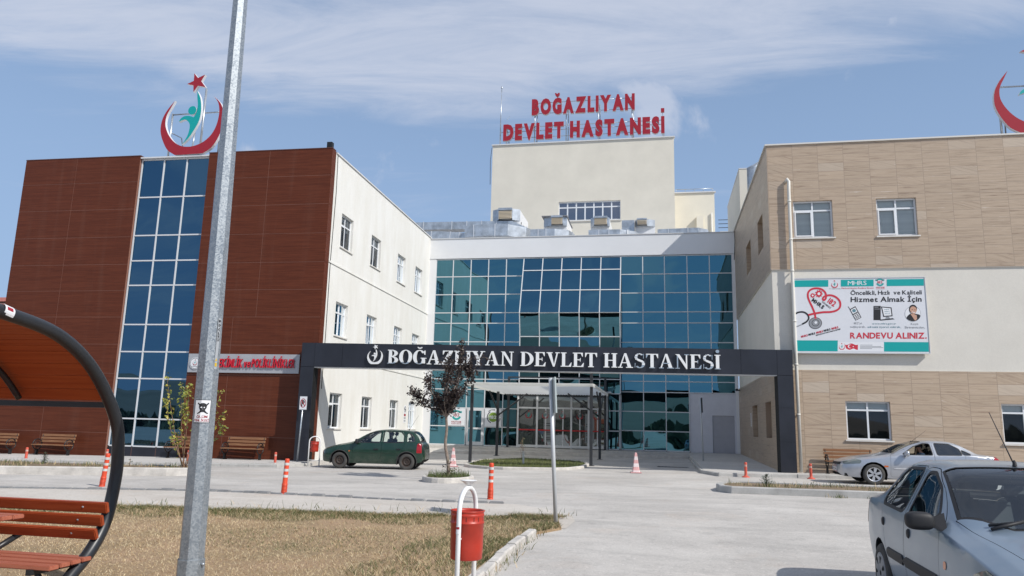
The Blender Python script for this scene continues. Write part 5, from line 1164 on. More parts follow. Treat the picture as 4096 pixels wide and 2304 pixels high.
for i, (x, y, rz, lx, lb) in enumerate([(-3.58, 16.16, .3, .012, 'tall orange post with three white bands right of the near red litter bin'), (-8.1, 15.69, 1.1, .03, 'tall orange post with three white bands between the lamp post and the green car'), (-12.75, 15.83, 2., .09, 'tall orange post with three white bands behind the big steel hoop of the shelter')]):
    o = place(dl if i == 0 else copy_tree(dl), (x, y, gz(x, y) - .005), rz, lb); o.rotation_euler = (0, lx, 0)
def make_flexpost():
    t = thing('flexible_post', 'short red post', 'post')
    mb = MB(); mb.lathe([(.13, 0), (.13, .02), (.10, .035), (.05, .06), (.047, .1), (.044, .44), (.046, .45), (.046, .48), (.035, .50), (0, .505)], 16); mb.build('post_body', M_orf, t)
    mb = MB(); mb.lathe([(.0465, .36), (.0462, .42)], 16); mb.build('reflective_band', mat('dull_band', (.55, .34, .28), .5), t)
    return t
fp = make_flexpost(); fp['group'] = 'short red flexible posts along the kerbs'
for i, (x, y, rx, ry, lb) in enumerate([(-22.5, 23.9, 0, .03, 'short red post in front of the leftmost benches'), (-19.45, 24.2, .02, .03, 'short red post just behind the tall orange post by the shelter hoop'), (-16.83, 25.1, 0, .04, 'short red post left of the lamp post, before the half hidden bench'), (-13.57, 25.45, 0, .0, 'short red post at the kerb near the left portal pillar'), (2.82, 27.2, 0, -.01, 'short red post at the right kerb before the open portal side'), (4.95, 27.4, 0, -.02, 'short red post at the kerb right of the black portal pillar')]):
    o = place(fp if i == 0 else copy_tree(fp), (x, y, gz(x, y)), 0, lb, 1.0); o.rotation_euler = (rx, ry, random.uniform(0, 3))
M_pink = mat('faded_cone', (.62, .34, .33), .6, var=.2, vscale=7); M_cw = mat('cone_white', (.68, .58, .57), .6, var=.1, vscale=8)
def make_cone():
    t = thing('traffic_cone', 'faded pink cone', 'cone'); mb = MB(); mb.bbox(-.2, .2, -.2, .2, 0, .04, .015)
    n = 4; sec = lambda h, r: [(r * math.cos(PI / 4 + k * PI / 2 + o), r * math.sin(PI / 4 + k * PI / 2 + o), h) for k in range(4) for o in (-.12, .12)]
    lv = [(.04, .17), (.10, .155), (.22, .135), (.34, .11), (.46, .09), (.58, .068), (.70, .045), (.715, .03)]
    for a, b in zip(lv[:-1], lv[1:]):
        s0, s1 = sec(*a), sec(*b); mb.add(s0 + s1, [(k, (k + 1) % 8, 8 + (k + 1) % 8, 8 + k) for k in range(8)], 0 if lv.index(a) in (1, 3, 5, 6) else 1)
    mb.add(sec(.715, .03), [tuple(range(8))], 0); b = mb.build('cone_body', [M_pink, M_cw], t)
    mb = MB()
    for h, r in ((.28, .125), (.52, .081)):
        for k in range(4):
            a = k * PI / 2 - PI / 2; rr = r * .74; c = Vector((rr * math.cos(a) * 1.02, rr * math.sin(a) * 1.02, h)); u = Vector((-math.sin(a), math.cos(a), 0)); v = Vector((-math.cos(a) * .17, -math.sin(a) * .17, 1))
            mb.add([tuple(c + u * .026 * math.cos(q * PI / 6) + v * .026 * math.sin(q * PI / 6)) for q in range(12)], [tuple(range(12))])
    mb.build('reflector', mat('reflector_red', (.30, .02, .02), .3), t); return t
cn = make_cone(); cn['group'] = 'two faded traffic cones'
place(cn, (-.88, 27.9, gz(-.88, 27.9)), .1, 'faded pink traffic cone standing alone on the open road before the right glass')
place(copy_tree(cn), (-7.84, 28.6, gz(-7.84, 28.6)), .2, 'faded pink traffic cone just behind the purple tree')

# ---- litter bins on hoops
M_binred = mat('bin_red_paint', (.40, .030, .014), .42, var=.14, vscale=4, fine=.05, fscale=20); M_whitep = mat('white_tube_paint', (.74, .74, .73), .4, var=.06, vscale=9)
def make_bin():
    t = thing('litter_bin', 'red bin', 'litter bin')
    mb = MB(); mb.lathe([(.0, .42), (.135, .42), (.142, .425), (.145, .43), (.150, .55), (.152, .77), (.157, .775), (.157, .785), (.152, .79), (.1525, .845), (.156, .85), (.156, .86), (.1525, .865), (.154, .885), (.16, .89), (.16, .90), (.150, .90), (.146, .88), (.14, .45), (0, .445)], 40); b = mb.build('bucket', M_binred, t)
    b.data.transform(Matrix.Translation((0, 0, .09)) @ Matrix.Diagonal((1, 1, .9, 1)))
    mb = MB()
    for k in range(40):
        if k % 5 in (0, 2): 
            a = 2 * PI * k / 40; mb.add([(.1535 * math.cos(a + q) * 1.0, .1535 * math.sin(a + q), z) for q, z in ((-.018, .800), (.018, .800), (.018, .838), (-.018, .838))], [(0, 1, 2, 3)])
    mb.build('slot', mat('slot_dark', (.02, .004, .003), .8), b).location.z = .009
    mb = MB(); H_ = [(0, -.20, -.25), (0, -.20, .75)] + [(0, -.20 * math.cos(R(a)), .90 + .20 * math.sin(R(a))) for a in range(0, 181, 15)] + [(0, .20, .75), (0, .20, -.25)]; mb.tube(H_, .022, 12); mb.tube([(0, -.19, .12), (0, .19, .12)], .014, 8); mb.tube([(0, -.20, .66), (0, -.14, .66)], .012, 6); mb.tube([(0, .20, .66), (0, .14, .66)], .012, 6); mb.build('hoop', M_whitep, t)
    return t
bn = make_bin(); bn['group'] = 'red litter bins on white hoops'
bt = MB(); bt.lathe([(.0, 1.128), (.03, 1.13), (.055, 1.15), (.075, 1.163), (.078, 1.168), (.072, 1.166), (.05, 1.155), (0, 1.146)], 20)
b2 = copy_tree(bn); place(b2, (-12.40, 26.1, .03), PI / 2 + .45, 'small red litter bin on a white hoop in front of the green car nose'); b2.scale = (.98, .98, .86)
bt.build('ash_dish', M_whitep, bn)
st = MB(); A = [(.027 * math.cos(a) , -.2 + .027 * math.sin(a), z) for z in (.71, .745, .78) for a in (-2.3, -1.95, -1.57, -1.2, -.85)]
st.add(A, [(i * 5 + j, i * 5 + j + 1, i * 5 + 6 + j, i * 5 + 5 + j) for i in range(2) for j in range(4)], 0); st.add([(.0275 * math.cos(a), -.2 + .0275 * math.sin(a), z) for z in (.752, .772) for a in (-2.2, -1.9, -1.57, -1.25, -.95)], [(j, j + 1, j + 6, j + 5) for j in range(4)], 1); st.build('sticker', [M_wht, M_red], bn)
place(bn, (-1.76, 7.0, -.165), -.14, 'large red litter bin on a white hoop with an ash dish in the foreground')

# ---- galvanised lamp post with warning plate
M_spang = None
def spangle():
    m = bpy.data.materials.new('galvanised_spangle'); m.use_nodes = True; nt = m.node_tree; N = nt.nodes; L = nt.links; b = N['Principled BSDF']
    g = N.new('ShaderNodeNewGeometry'); v = N.new('ShaderNodeTexVoronoi'); v.inputs['Scale'].default_value = 80; L.new(g.outputs['Position'], v.inputs['Vector'])
    n = N.new('ShaderNodeTexNoise'); n.inputs['Scale'].default_value = 9; n.inputs['Detail'].default_value = 6; L.new(g.outputs['Position'], n.inputs['Vector'])
    ad = N.new('ShaderNodeMath'); ad.operation = 'ADD'; sp = N.new('ShaderNodeSeparateColor'); L.new(v.outputs['Color'], sp.inputs[0]); L.new(sp.outputs[0], ad.inputs[0]); L.new(n.outputs[0], ad.inputs[1])
    cr = N.new('ShaderNodeMapRange'); cr.inputs[1].default_value = .4; cr.inputs[2].default_value = 1.5; L.new(ad.outputs[0], cr.inputs[0])
    mx = N.new('ShaderNodeMix'); mx.data_type = 'RGBA'; mx.inputs[6].default_value = (.22, .25, .28, 1); mx.inputs[7].default_value = (.36, .39, .41, 1); L.new(cr.outputs[0], mx.inputs[0]); L.new(mx.outputs[2], b.inputs['Base Color'])
    rr = N.new('ShaderNodeMapRange'); rr.inputs[3].default_value = .30; rr.inputs[4].default_value = .52; L.new(cr.outputs[0], rr.inputs[0]); L.new(rr.outputs[0], b.inputs['Roughness']); b.inputs['Metallic'].default_value = .55
    MATS['galvanised_spangle'] = m; return m
M_spang = spangle()
def lamp_post():
    x0, y0 = -3.955, 6.1; zb = gz(x0, y0)
    t = thing('lamp_post', 'tall eight sided galvanised lamp post with a skull warning plate', 'lamp post', (x0, y0, zb))
    ax = lambda z: (x0 - .0125 * (z - .3), y0, z); rad = lambda z: .8 * (.122 - .0062 * ((z - .3) / .8)) / math.cos(PI / 8)
    face = math.atan2(-y0, -x0 + .9)
    def octo(mb, zs, ex=0.):
        V = []
        for z in zs:
            c = ax(z)
            for k in range(8): a = face + PI / 8 + k * PI / 4; V.append((c[0] + (rad(z) + ex) * math.cos(a), c[1] + (rad(z) + ex) * math.sin(a), z))
        mb.add(V, [(i * 8 + k, i * 8 + (k + 1) % 8, (i + 1) * 8 + (k + 1) % 8, (i + 1) * 8 + k) for i in range(len(zs) - 1) for k in range(8)] + [tuple(range(8)), tuple((len(zs) - 1) * 8 + k for k in range(8))])
    mb = MB(); octo(mb, [zb, 2, 5, 9.0]); mb.build('pole', M_spang, t)
    mb = MB(); octo(mb, [zb, .322], .010); c = ax(.285)
    mb.build('base_sleeve', M_spang, t)
    mb = MB(); a = face + PI / 4; r = rad(.285) * math.cos(PI / 8) + .010; mb.tube([(c[0] + r * math.cos(a), c[1] + r * math.sin(a), .285), (c[0] + (r + .025) * math.cos(a), c[1] + (r + .025) * math.sin(a), .285)], .012, 6); mb.build('bolt', M_galv, t)
    mb = MB(); mb.tube([ax(8.9), (x0 - .1, y0, 9.3), (x0 + .6, y0 + .6, 9.7)], .04, 8); mb.bbox(x0 + .55, x0 + 1.1, y0 + .5, y0 + .75, 9.62, 9.75, .03); mb.build('lamp_head', M_galv, t)
    # warning plate bent round two faces
    u = Vector((-math.sin(face), math.cos(face), 0)); nn = Vector((math.cos(face), math.sin(face), 0)); zc = 1.585
    ap = rad(zc) * math.cos(PI / 8) + .004
    def SP(a, z, d=0.):
        """a runs to the right as seen from the road; wraps on to the left facet"""
        a = a * .8; half = rad(zc) * math.sin(PI / 8); c = Vector(ax(zc)); aa = a - .028
        if aa >= -half: p = c + nn * (ap + d) + u * aa
        else:
            n2 = Matrix.Rotation(-PI / 4, 3, 'Z') @ nn; u2 = Matrix.Rotation(-PI / 4, 3, 'Z') @ u; p = c + n2 * (ap + d) + u2 * (half + (aa + half))
        return (p.x, p.y, 1.5 + (z - 1.5) * .8)
    mb = MB(); xs = [-.085, -.03, -.013, -.0125, .0, .05, .085]
    mb.grid([[SP(a, z) for a in xs] for z in (1.46, 1.71)], 0, False)
    for q in ((-.085, .085, 1.46, 1.465), (-.085, .085, 1.705, 1.71)): mb.grid([[SP(a, z, .001) for a in xs] for z in q[2:]], 1, False)
    mb.grid([[SP(a, z, .001) for a in (.081, .085)] for z in (1.46, 1.71)], 1, False)
    sk = smooth_closed([(-.040, .035), (-.032, .062), (0, .074), (.032, .062), (.040, .035), (.032, .010), (.024, .002), (.020, -.022), (-.020, -.022), (-.024, .002), (-.032, .010)], 2)
    from mathutils.geometry import tessellate_polygon
    def clipa(pts, s):
        fold = -.0113 - .005; out = []
        for i in range(len(pts)):
            p, q = pts[i - 1], pts[i]; a, b = (p[0] - fold) * s, (q[0] - fold) * s
            if (a >= 0) != (b >= 0): k = a / (a - b); out.append((fold, p[1] + (q[1] - p[1]) * k))
            if b >= 0: out.append(q)
        return out
    def fl(pts, m, d):
        if len(pts) > 2 and min(p[0] for p in pts) < -.0163 < max(p[0] for p in pts): fl(clipa(pts, 1), m, d); fl(clipa(pts, -1), m, d); return
        if len(pts) < 3: return
        mb.add([SP(a + .005, 1.60 + b, d) for a, b in pts], tessellate_polygon([[Vector((a, b, 0)) for a, b in pts]]), m)
    fl(sk, 1, .002); fl(circ(-.014, .026, .007, .007, 10), 0, .003); fl(circ(.014, .026, .007, .007, 10), 0, .003); fl([(-.003, .006), (.003, .006), (0, .013)], 0, .003)
    for s in (-1, 1): fl([(s * .05, .078), (s * .062, .07), (s * -.03, -.035), (s * -.045, -.03)], 1, .0015); fl([(s * .05, -.045), (s * .06, -.037), (s * .0, .0), (s * -.01, -.012)], 1, .0016)
    text_line(mb, 'ÖLÜM', -.055, .06, 1.512, .027, lambda a, z, d: SP(a, z, .002), .012, .1, 2); text_line(mb, 'TEHLİKESİ', -.082, .078, 1.474, .025, lambda a, z, d: SP(a, z, .002), .012, .1, 2)
    mb.build('warning_plate', [M_wht, M_blk, M_red], t)
    n3 = Matrix.Rotation(PI / 4, 3, 'Z') @ nn; u3 = Matrix.Rotation(PI / 4, 3, 'Z') @ u
    def SL(a, z, d=0.): c = Vector(ax(2.15)) + n3 * (rad(2.15) * math.cos(PI / 8) + .005 + d) + u3 * (a - .02) * .8; return (c.x, c.y, 1.5 + (z - 1.5) * .8)
    mb = MB(); mb.quad(SL(-.022, 2.05), SL(.022, 2.05), SL(.022, 2.62), SL(-.022, 2.62), 3)
    gl, w = layout('ÇEPAŞ', .02, .1)
    for v, f in gl: mb.add([SL(.012 - b * .024, 2.36 + a / w * .2, .002) for a, b in v], f, 1)
    mb.add([SL(.016 * math.cos(k * PI / 6), 2.59 + .016 * math.sin(k * PI / 6), .002) for k in range(12)], [tuple(range(12))], 1); mb.add([SL(a, b, .002) for a, b in ((-.016, 2.14), (.016, 2.14), (0, 2.175))], [(0, 1, 2)], 2); mb.quad(SL(-.016, 2.08, .002), SL(.016, 2.08, .002), SL(.016, 2.12, .002), SL(-.016, 2.12, .002), 2)
    mb.build('maker_plate', [M_wht, M_blk, mat('plate_yellow', (.6, .4, .03), .5), mat('plate_dull', (.36, .38, .40), .5)], t)
lamp_post()

# ---- picnic shelter in the left foreground
M_tube = mat('black_tube_paint', (.018, .02, .024), .38, var=.15, vscale=5)
M_varn = wood_panel_mat('varnished_red_wood', (.24, .040, .013), (.36, .075, .026), (1.2, 22, 22), .42)
M_varn2 = wood_panel_mat('varnished_top_wood', (.34, .10, .062), (.44, .16, .10), (1.5, 26, 26), .5)
M_roofw = wood_panel_mat('varnished_roof_boards', (.30, .055, .014), (.42, .095, .026), (.8, 25, 25), .5)
def shelter():
    xr = -5.3; zg = gz(xr, 6)
    t = thing('picnic_shelter', 'round steel hoop picnic shelter with red wooden bench, table and board roof', 'picnic shelter', (xr - 1, 4.7, zg))
    prof = [(4.70, 2.385), (5.14, 2.33), (5.78, 2.215), (6.27, 1.94), (6.66, 1.48), (6.755, 1.10), (6.745, .78), (6.68, .48), (6.53, .25), (6.30, .05), (6.0, zg - .02)]
    full = [(9.4 - y, z) for y, z in prof[::-1]] + prof[1:]
    for x in (xr, xr - 2.3):
        mb = MB(); mb.tube([(x, *p) for p in catmull(full, 6)], .058, 14); mb.build('side_hoop', M_tube, t)
    top = catmull([(2.72, 1.64), (3.13, 1.94), (3.62, 2.215), (4.26, 2.33), (4.7, 2.385), (5.14, 2.33), (5.78, 2.215), (6.27, 1.94), (6.60, 1.62)], 6)
    mb = MB(); mb.tube([(xr - .97, y - (.05 if y > 4.7 else -.05), z - .045) for y, z in top[2:-2]], .03, 8); mb.build('roof_rib', M_tube, t)
    for y, z in ((6.60, 1.62), (2.8, 1.62)): mb = MB(); mb.box(xr - 2.3, xr + .0, y - .02, y + .02, z - .035, z + .02); mb.build('roof_beam', M_tube, t)
    mb = MB(); acc = 0; seg = [top[0]]
    for a, b in zip(top[:-1], top[1:]):
        acc += math.dist(a, b)
        if acc > .095: seg.append(b); acc = 0
    for a, b in zip(seg[:-1], seg[1:]):
        d = Vector((0, b[0] - a[0], b[1] - a[1])); n = Vector((0, -d.z, d.y)).normalized() * .022; d2 = d.normalized() * .003; A = Vector((0, *a)) + d2; B_ = Vector((0, *b)) - d2
        V = [(x, *(p + o).yz) for x in (xr - 2.32, xr - .05) for p, o in ((A, n * -.2), (B_, n * -.2), (B_, n), (A, n))]
        mb.add(V, [(0, 1, 2, 3), (7, 6, 5, 4), (0, 4, 5, 1), (1, 5, 6, 2), (2, 6, 7, 3), (3, 7, 4, 0)])
    mb.build('roof_boards', M_roofw, t)
    # bench on the far side: three back slats and four seat slats
    for i, (y0, z0, y1, z1) in enumerate(((6.70, .685, 6.67, .585), (6.655, .57, 6.62, .47), (6.60, .455, 6.555, .355))):
        mb = MB(); mb.bbox(xr - 2.25, xr + .06, -.022, .022, -.052, .052, .008); rot = Matrix.Rotation(math.atan2(y1 - y0, z0 - z1) * -1, 3, 'X')
        for q in range(len(mb.v)): v = Vector(mb.v[q]); w = rot @ Vector((0, v.y, v.z)); mb.v[q] = (v.x, w.y + (y0 + y1) / 2 - .06, w.z + (z0 + z1) / 2)
        sl_ = mb.build('back_slat', M_varn, t)
        mb = MB()
        for xx in (xr - .2, xr - 2.0): c = Vector((xx, (y0 + y1) / 2 - .083, (z0 + z1) / 2)); mb.lathe([(0, c.y - .004), (.010, c.y - .003), (.012, c.y + .002)], 10, (c.x, 0, c.z), 'y')
        mb.build('screw', M_galv, sl_)
    for i, y in enumerate((6.42, 6.29, 6.16, 6.03)):
        mb = MB(); mb.bbox(xr - 2.25, xr + .07, y - .055, y + .055, .175 - .004 * i, .215 - .004 * i, .007); mb.build('seat_slat', M_varn2, t)
    mb = MB()
    for xx in (xr - .12, xr - 2.1): mb = MB(); mb.box(xx - .025, xx + .025, 5.95, 6.5, .12, .168); mb.tube([(xx, 6.05, .13), (xx, 6.2, -.1), (xx, 6.25, zg)], .025, 8); mb.tube([(xx, 6.5, .14), (xx, 6.55, zg)], .03, 8); mb.build('seat_leg', M_tube, t)
    mb = MB(); mb.tube([(xr - .85, 6.6, .36), (xr - 1.0, 6.3, .15)], .03, 8); mb.build('seat_brace', M_tube, t)
    for y in (6.03, 5.90, 5.77, 5.64, 5.51): mb = MB(); mb.bbox(xr - 2.1, xr - .36, y - .06, y + .06, .575, .615, .008); mb.build('table_slat', M_varn2, t)
    mb = MB(); mb.box(xr - .75, xr - .7, 5.48, 6.06, .53, .574); mb.box(xr - 1.9, xr - 1.85, 5.48, 6.06, .53, .574)
    for xx in (xr - .72, xr - 1.88): mb.tube([(xx, 5.77, .54), (xx, 5.77, zg)], .035, 8)
    mb.build('table_frame', M_tube, t)
    mb = MB(); i = next(k for k, p in enumerate(top) if p[0] > 5.2); A = [(xr + .0585 * math.cos(a), 0, .0585 * math.sin(a)) for a in np.linspace(-.5, 1.5, 8)]
    y, z = 5.20, 2.33; d = Vector((0, .42, -.09)).normalized(); n = Vector((0, .09, .42)).normalized(); V = []
    for s in (-.05, .05):
        for a in np.linspace(-.6, 1.4, 8): V.append(tuple(Vector((xr, y, z - .004)) + d * s + (Vector((1, 0, 0)) * math.cos(a) + n * math.sin(a)) * .0600))
    mb.add(V, [(k, k + 1, 9 + k, 8 + k) for k in range(7)], 0)
    V = []
    for s in (-.03, .03):
        for a in np.linspace(.15, .7, 4): V.append(tuple(Vector((xr, y, z - .004)) + d * s + (Vector((1, 0, 0)) * math.cos(a) + n * math.sin(a)) * .0606))
    mb.add(V, [(k, k + 1, 5 + k, 4 + k) for k in range(3)], 1); mb.build('sticker', [M_wht, M_red], t)
shelter()

# ---- sign posts
def no_parking():
    x, y = -13.3, 26.6; z = .03
    t = thing('no_parking_sign', 'square no parking sign on a leaning grey post by the left portal pillar', 'road sign', (x, y, z))
    mb = MB(); mb.tube([(x, y, z), (x + .08, y, 2.42)], .03, 8); mb.build('post', M_galv, t)
    cx, cz = x + .09, 2.19; fn = lambda a, b, d: (cx + a, y - .04 - d, cz + b)
    mb = MB(); mb.box(cx - .14, cx + .14, y - .04, y - .03, cz - .24, cz + .24); mb.box(cx - .155, cx + .155, y - .03, y - .025, cz - .255, cz + .255, 3); A = circ(0, -.0, .12, .17, 24); B_ = circ(0, 0, .095, .14, 24)
    mb.add([fn(*p, .002) for p in A + B_], [(i, (i + 1) % 24, 24 + (i + 1) % 24, 24 + i) for i in range(24)], 1)
    v, f = G('P', .04); c = max(q[1] for q in v); mb.add([fn((a - .3) * .19 / c, b * .22 / c - .11, .002) for a, b in v], f, 2); mb.add([fn(a, b, .003) for a, b in ((-.085, .10), (-.06, .125), (.085, -.10), (.06, -.125))], [(0, 1, 2, 3)], 1)
    mb.build('sign_plate', [M_wht, M_red, M_blk, mat('sign_rim', (.25, .25, .27), .5)], t)
no_parking()
def edge_on_sign(name, label, x, y, z0, h, w, zs0, lean, pole_r, mplate):
    t = thing(name, label, 'road sign', (x, y, z0))
    mb = MB(); mb.tube([(x, y, z0 - .05), (x + lean, y, z0 + h)], pole_r, 10); mb.build('post', mat('pale_post_paint', (.52, .54, .55), .45, .2), t)
    d = Vector((x, y, 0)).normalized(); u = Matrix.Rotation(R(6), 3, 'Z') @ d; mb = MB(); n = Vector((-u.y, u.x, 0)); V = []
    for z in (zs0, z0 + h - .0):
        c = Vector((x + lean * (z - z0) / h, y, z)) - n * (pole_r + .016)
        V += [tuple(c + u * a + n * b) for a, b in ((-w / 2, -.012), (w / 2, -.012), (w / 2, .012), (-w / 2, .012))]
    mb.add(V, [(0, 1, 2, 3), (7, 6, 5, 4), (0, 4, 5, 1), (1, 5, 6, 2), (2, 6, 7, 3), (3, 7, 4, 0)]); mb.build('sign_plate', mplate, t)
edge_on_sign('road_sign', 'pale grey post with an edge on road sign at the lawn corner', -1.71, 12.8, gz(-1.7, 12.8), 2.41, .6, 1.75, -.13, .034, mat('sign_edge', (.46, .52, .51), .4))
edge_on_sign('road_sign', 'thin white post with a dark edge on sign before the grey service door', 1.85, 35, .15, 2.85, .5, 2.34, -.09, .035, M_blk)

# ---- plants
def leaf_cloud(mb, pts, n, spread, size, mats, droop=.3, flat=.6):
    for _ in range(n):
        p = random.choice(pts); q = Vector((p[0] + random.gauss(0, spread), p[1] + random.gauss(0, spread), p[2] + random.gauss(0, spread)))
        a = Vector((random.gauss(0, 1), random.gauss(0, 1), random.gauss(-droop, .6))).normalized(); b = a.cross(Vector((random.gauss(0, 1), random.gauss(0, 1), random.gauss(0, 1)))).normalized(); s = size * random.uniform(.6, 1.35); w = s * flat * .5
        c = a.cross(b) * s * .12
        mb.add([q, q + a * s * .5 + b * w + c, q + a * s, q + a * s * .5 - b * w + c], [(0, 1, 2), (0, 2, 3)], random.randrange(mats))
def plum_tree():
    bx, by = PLC; z0 = gz(bx, by) + .1
    t = thing('purple_leaf_tree', 'young purple leaved tree in a round kerbed planter', 'tree', (bx, by, z0))
    mb = MB(); tr = catmull([(bx, by, z0 - .05), (bx - .02, by, .45), (bx - .13, by + .02, .95), (bx - .10, by, 1.4), (bx - .14, by, 1.78)], 4); mb.tube(tr, [.055 - .022 * i / (len(tr) - 1) for i in range(len(tr))], 9)
    limbs = [[(-.14, 0, 1.75), (-.45, .05, 1.92), (-.8, 0, 2.05), (-1.05, .0, 2.28), (-1.14, 0, 2.38)], [(-.14, 0, 1.75), (-.35, -.1, 2.1), (-.60, -.1, 2.5), (-.78, 0, 2.84)], [(-.12, 0, 1.76), (-.2, .1, 2.3), (-.22, .1, 2.8), (-.14, 0, 3.28)], [(-.12, 0, 1.76), (.0, -.1, 2.2), (.18, 0, 2.9), (.24, 0, 3.5), (.24, 0, 3.86)], [(-.12, 0, 1.76), (.15, .1, 2.2), (.40, .1, 2.7), (.52, .05, 3.1), (.54, 0, 3.45)], [(-.12, 0, 1.75), (-.1, .35, 2.2), (.0, .6, 2.7), (.05, .7, 3.1)], [(-.12, 0, 1.75), (-.1, -.35, 2.2), (.05, -.6, 2.6), (.1, -.6, 3.0)], [(-.14, 0, 1.75), (-.3, .3, 1.95), (-.55, .5, 2.3)], [(-.12, 0, 1.75), (.12, -.3, 2.0), (.3, -.4, 2.45)]]
    br = []; wgt = []
    for l in limbs:
        L_ = catmull([(bx + a, by + b, c) for a, b, c in l], 5); mb.tube(L_, [.026 * (1 - i / len(L_)) + .004 for i in range(len(L_))], 6); br += [p for p in L_[3:] for _ in range(1)]
        for _ in range(16):
            p = Vector(random.choice(L_[3:])); q = p + Vector((random.gauss(0, .14), random.gauss(0, .14), random.uniform(.0, .28))); mb.tube([p, (p + q) / 2 + Vector((0, 0, .02)), q], [.006, .005, .003], 4); br += [tuple(p + (q - p) * k) for k in (.4, .7, 1)]
    mb.build('trunk', mat('plum_bark', (.16, .115, .085), .9, col2=(.30, .25, .21), vscale=14, bump=.5), t)
    mb = MB(); leaf_cloud(mb, [p for p in br if p[2] > 1.72], 5600, .05, .072, 3, .25, .65)
    mb.build('crown', [mat('plum_leaf_dark', (.017, .010, .010), .55), mat('plum_leaf', (.032, .018, .017), .5), mat('plum_leaf_brown', (.055, .036, .027), .5)], t)
    mb = MB(); pts = [(bx + random.gauss(0, .10), by + random.gauss(0, .12), z0 + random.uniform(.02, .6) * random.random()) for _ in range(160)]; leaf_cloud(mb, pts, 240, .02, .05, 2); mb.build('root_shoots', [MATS['plum_leaf'], G_MATS[2]], t)
plum_tree()
def sapling():
    bx, by = -13.72, 20.35; z0 = .02
    t = thing('yellow_green_sapling', 'bushy sapling with sparse yellow green leaves behind the lamp post', 'sapling', (bx, by, z0)); mb = MB(); br = []
    tips = [(-14.45, 2.75), (-14.1, 2.3), (-14.35, 2.08), (-13.35, 2.72), (-12.75, 2.33), (-12.42, 1.32), (-14.05, 1.1), (-13.05, 2.05), (-12.95, 1.0), (-13.9, 2.5), (-13.6, 2.45), (-13.15, 1.5), (-12.6, 1.75)]
    for tx, tz in tips:
        y = by + random.uniform(-.4, .4); m = ((bx * .45 + tx * .55) + random.uniform(-.04, .04), (by + y) / 2, z0 + (tz - z0) * .45)
        L_ = catmull([(bx + random.uniform(-.06, .06), by, z0), m, (tx, y, tz)], 8); mb.tube(L_, [.014 * (1 - i / len(L_)) + .003 for i in range(len(L_))], 5); br += L_[7:] + L_[11:]
    mb.build('stems', mat('sapling_bark', (.22, .13, .08), .8), t); mb = MB(); leaf_cloud(mb, br, 700, .035, .11, 3, .7, .6)
    mb.build('leaves', [mat('leaf_yellow', (.34, .30, .05), .5), mat('leaf_lime', (.22, .24, .04), .5), mat('leaf_deep', (.10, .13, .025), .5)], t)
sapling()
def fir(x, y, z, h, r, label, bare=False):
    t = thing('fir_seedling', label, 'fir', (x, y, z), 'small firs in the kerbed beds'); mb = MB(); mb.tube([(x, y, z), (x, y, z + h)], [.012, .004], 6); mb.build('stem', mat('fir_bark', (.12, .08, .05), .9), t); mb = MB(); n = 9 if not bare else 4
    for k in range(n):
        zz = z + h * (.12 + .86 * k / n); rr = r * (1 - k / n) ** .8 + .02
        for q in range(7 if not bare else 3):
            a = random.uniform(0, 2 * PI); e = Vector((math.cos(a) * rr, math.sin(a) * rr, rr * .35))
            for s in range(int(10 + rr * 90)):
                f_ = random.random(); p = Vector((x, y, zz)) + e * f_; d = (e.normalized() + Vector((random.gauss(0, .8), random.gauss(0, .8), random.gauss(.2, .5)))).normalized() * .035; sd = d.cross(Vector((0, 0, 1))).normalized() * .0045
                mb.add([p - sd, p + sd, p + d], [(0, 1, 2)], s % 2)
    mb.build('needles', [mat('fir_green', (.035, .07, .035), .6), mat('fir_blue', (.06, .10, .065), .6)], t)
fir(-18.5, 20.35, -.02, .42, .16, 'small fir in the left kerbed bed, bushiest of the three')
fir(-15.65, 20.5, .02, .27, .10, 'sparse bare fir seedling in the left kerbed bed', True)
fir(2.67, 20.85, .15, .33, .20, 'small spreading fir in the right kerbed bed')
def stake(x, y, z):
    t = thing('planting_stake', 'white painted stake with a twig in the green island under the canopy', 'stake', (x, y, z))
    mb = MB(); mb.box(x - .035, x + .035, y - .02, y + .02, z, z + .5); mb.build('stake', mat('stake_white', (.62, .60, .54), .8, var=.2, vscale=9), t); mb = MB()
    for k in range(4): mb.tube([(x - .03, y, z + .05), (x - .06 + random.gauss(0, .04), y, z + .5), (x - .05 + random.gauss(0, .09), y, z + .75 + .1 * k)], .006, 4)
    mb.build('twigs', MATS['sapling_bark'], t); mb = MB(); leaf_cloud(mb, [(x - .05, y, z + q) for q in (.4, .6, .8, .95)], 50, .06, .05, 2); mb.build('leaves', [G_MATS[2], G_MATS[3]], t)
stake(-5.45, 30.6, .05)
def drain():
    t = thing('drain_grate', 'dark iron drain grate set in the entrance road', 'grate', (1.0, 33.2, .02)); mb = MB(); z = gz(.6, 33) + .004
    mb.box(-.15, 1.15, 33.05, 33.35, z - .02, z + .008)
    for k in range(9): mb.box(-.1 + k * .14, -.04 + k * .14, 33.08, 33.32, z + .008, z + .014)
    mb.build('grate', M_iron, t)
drain()

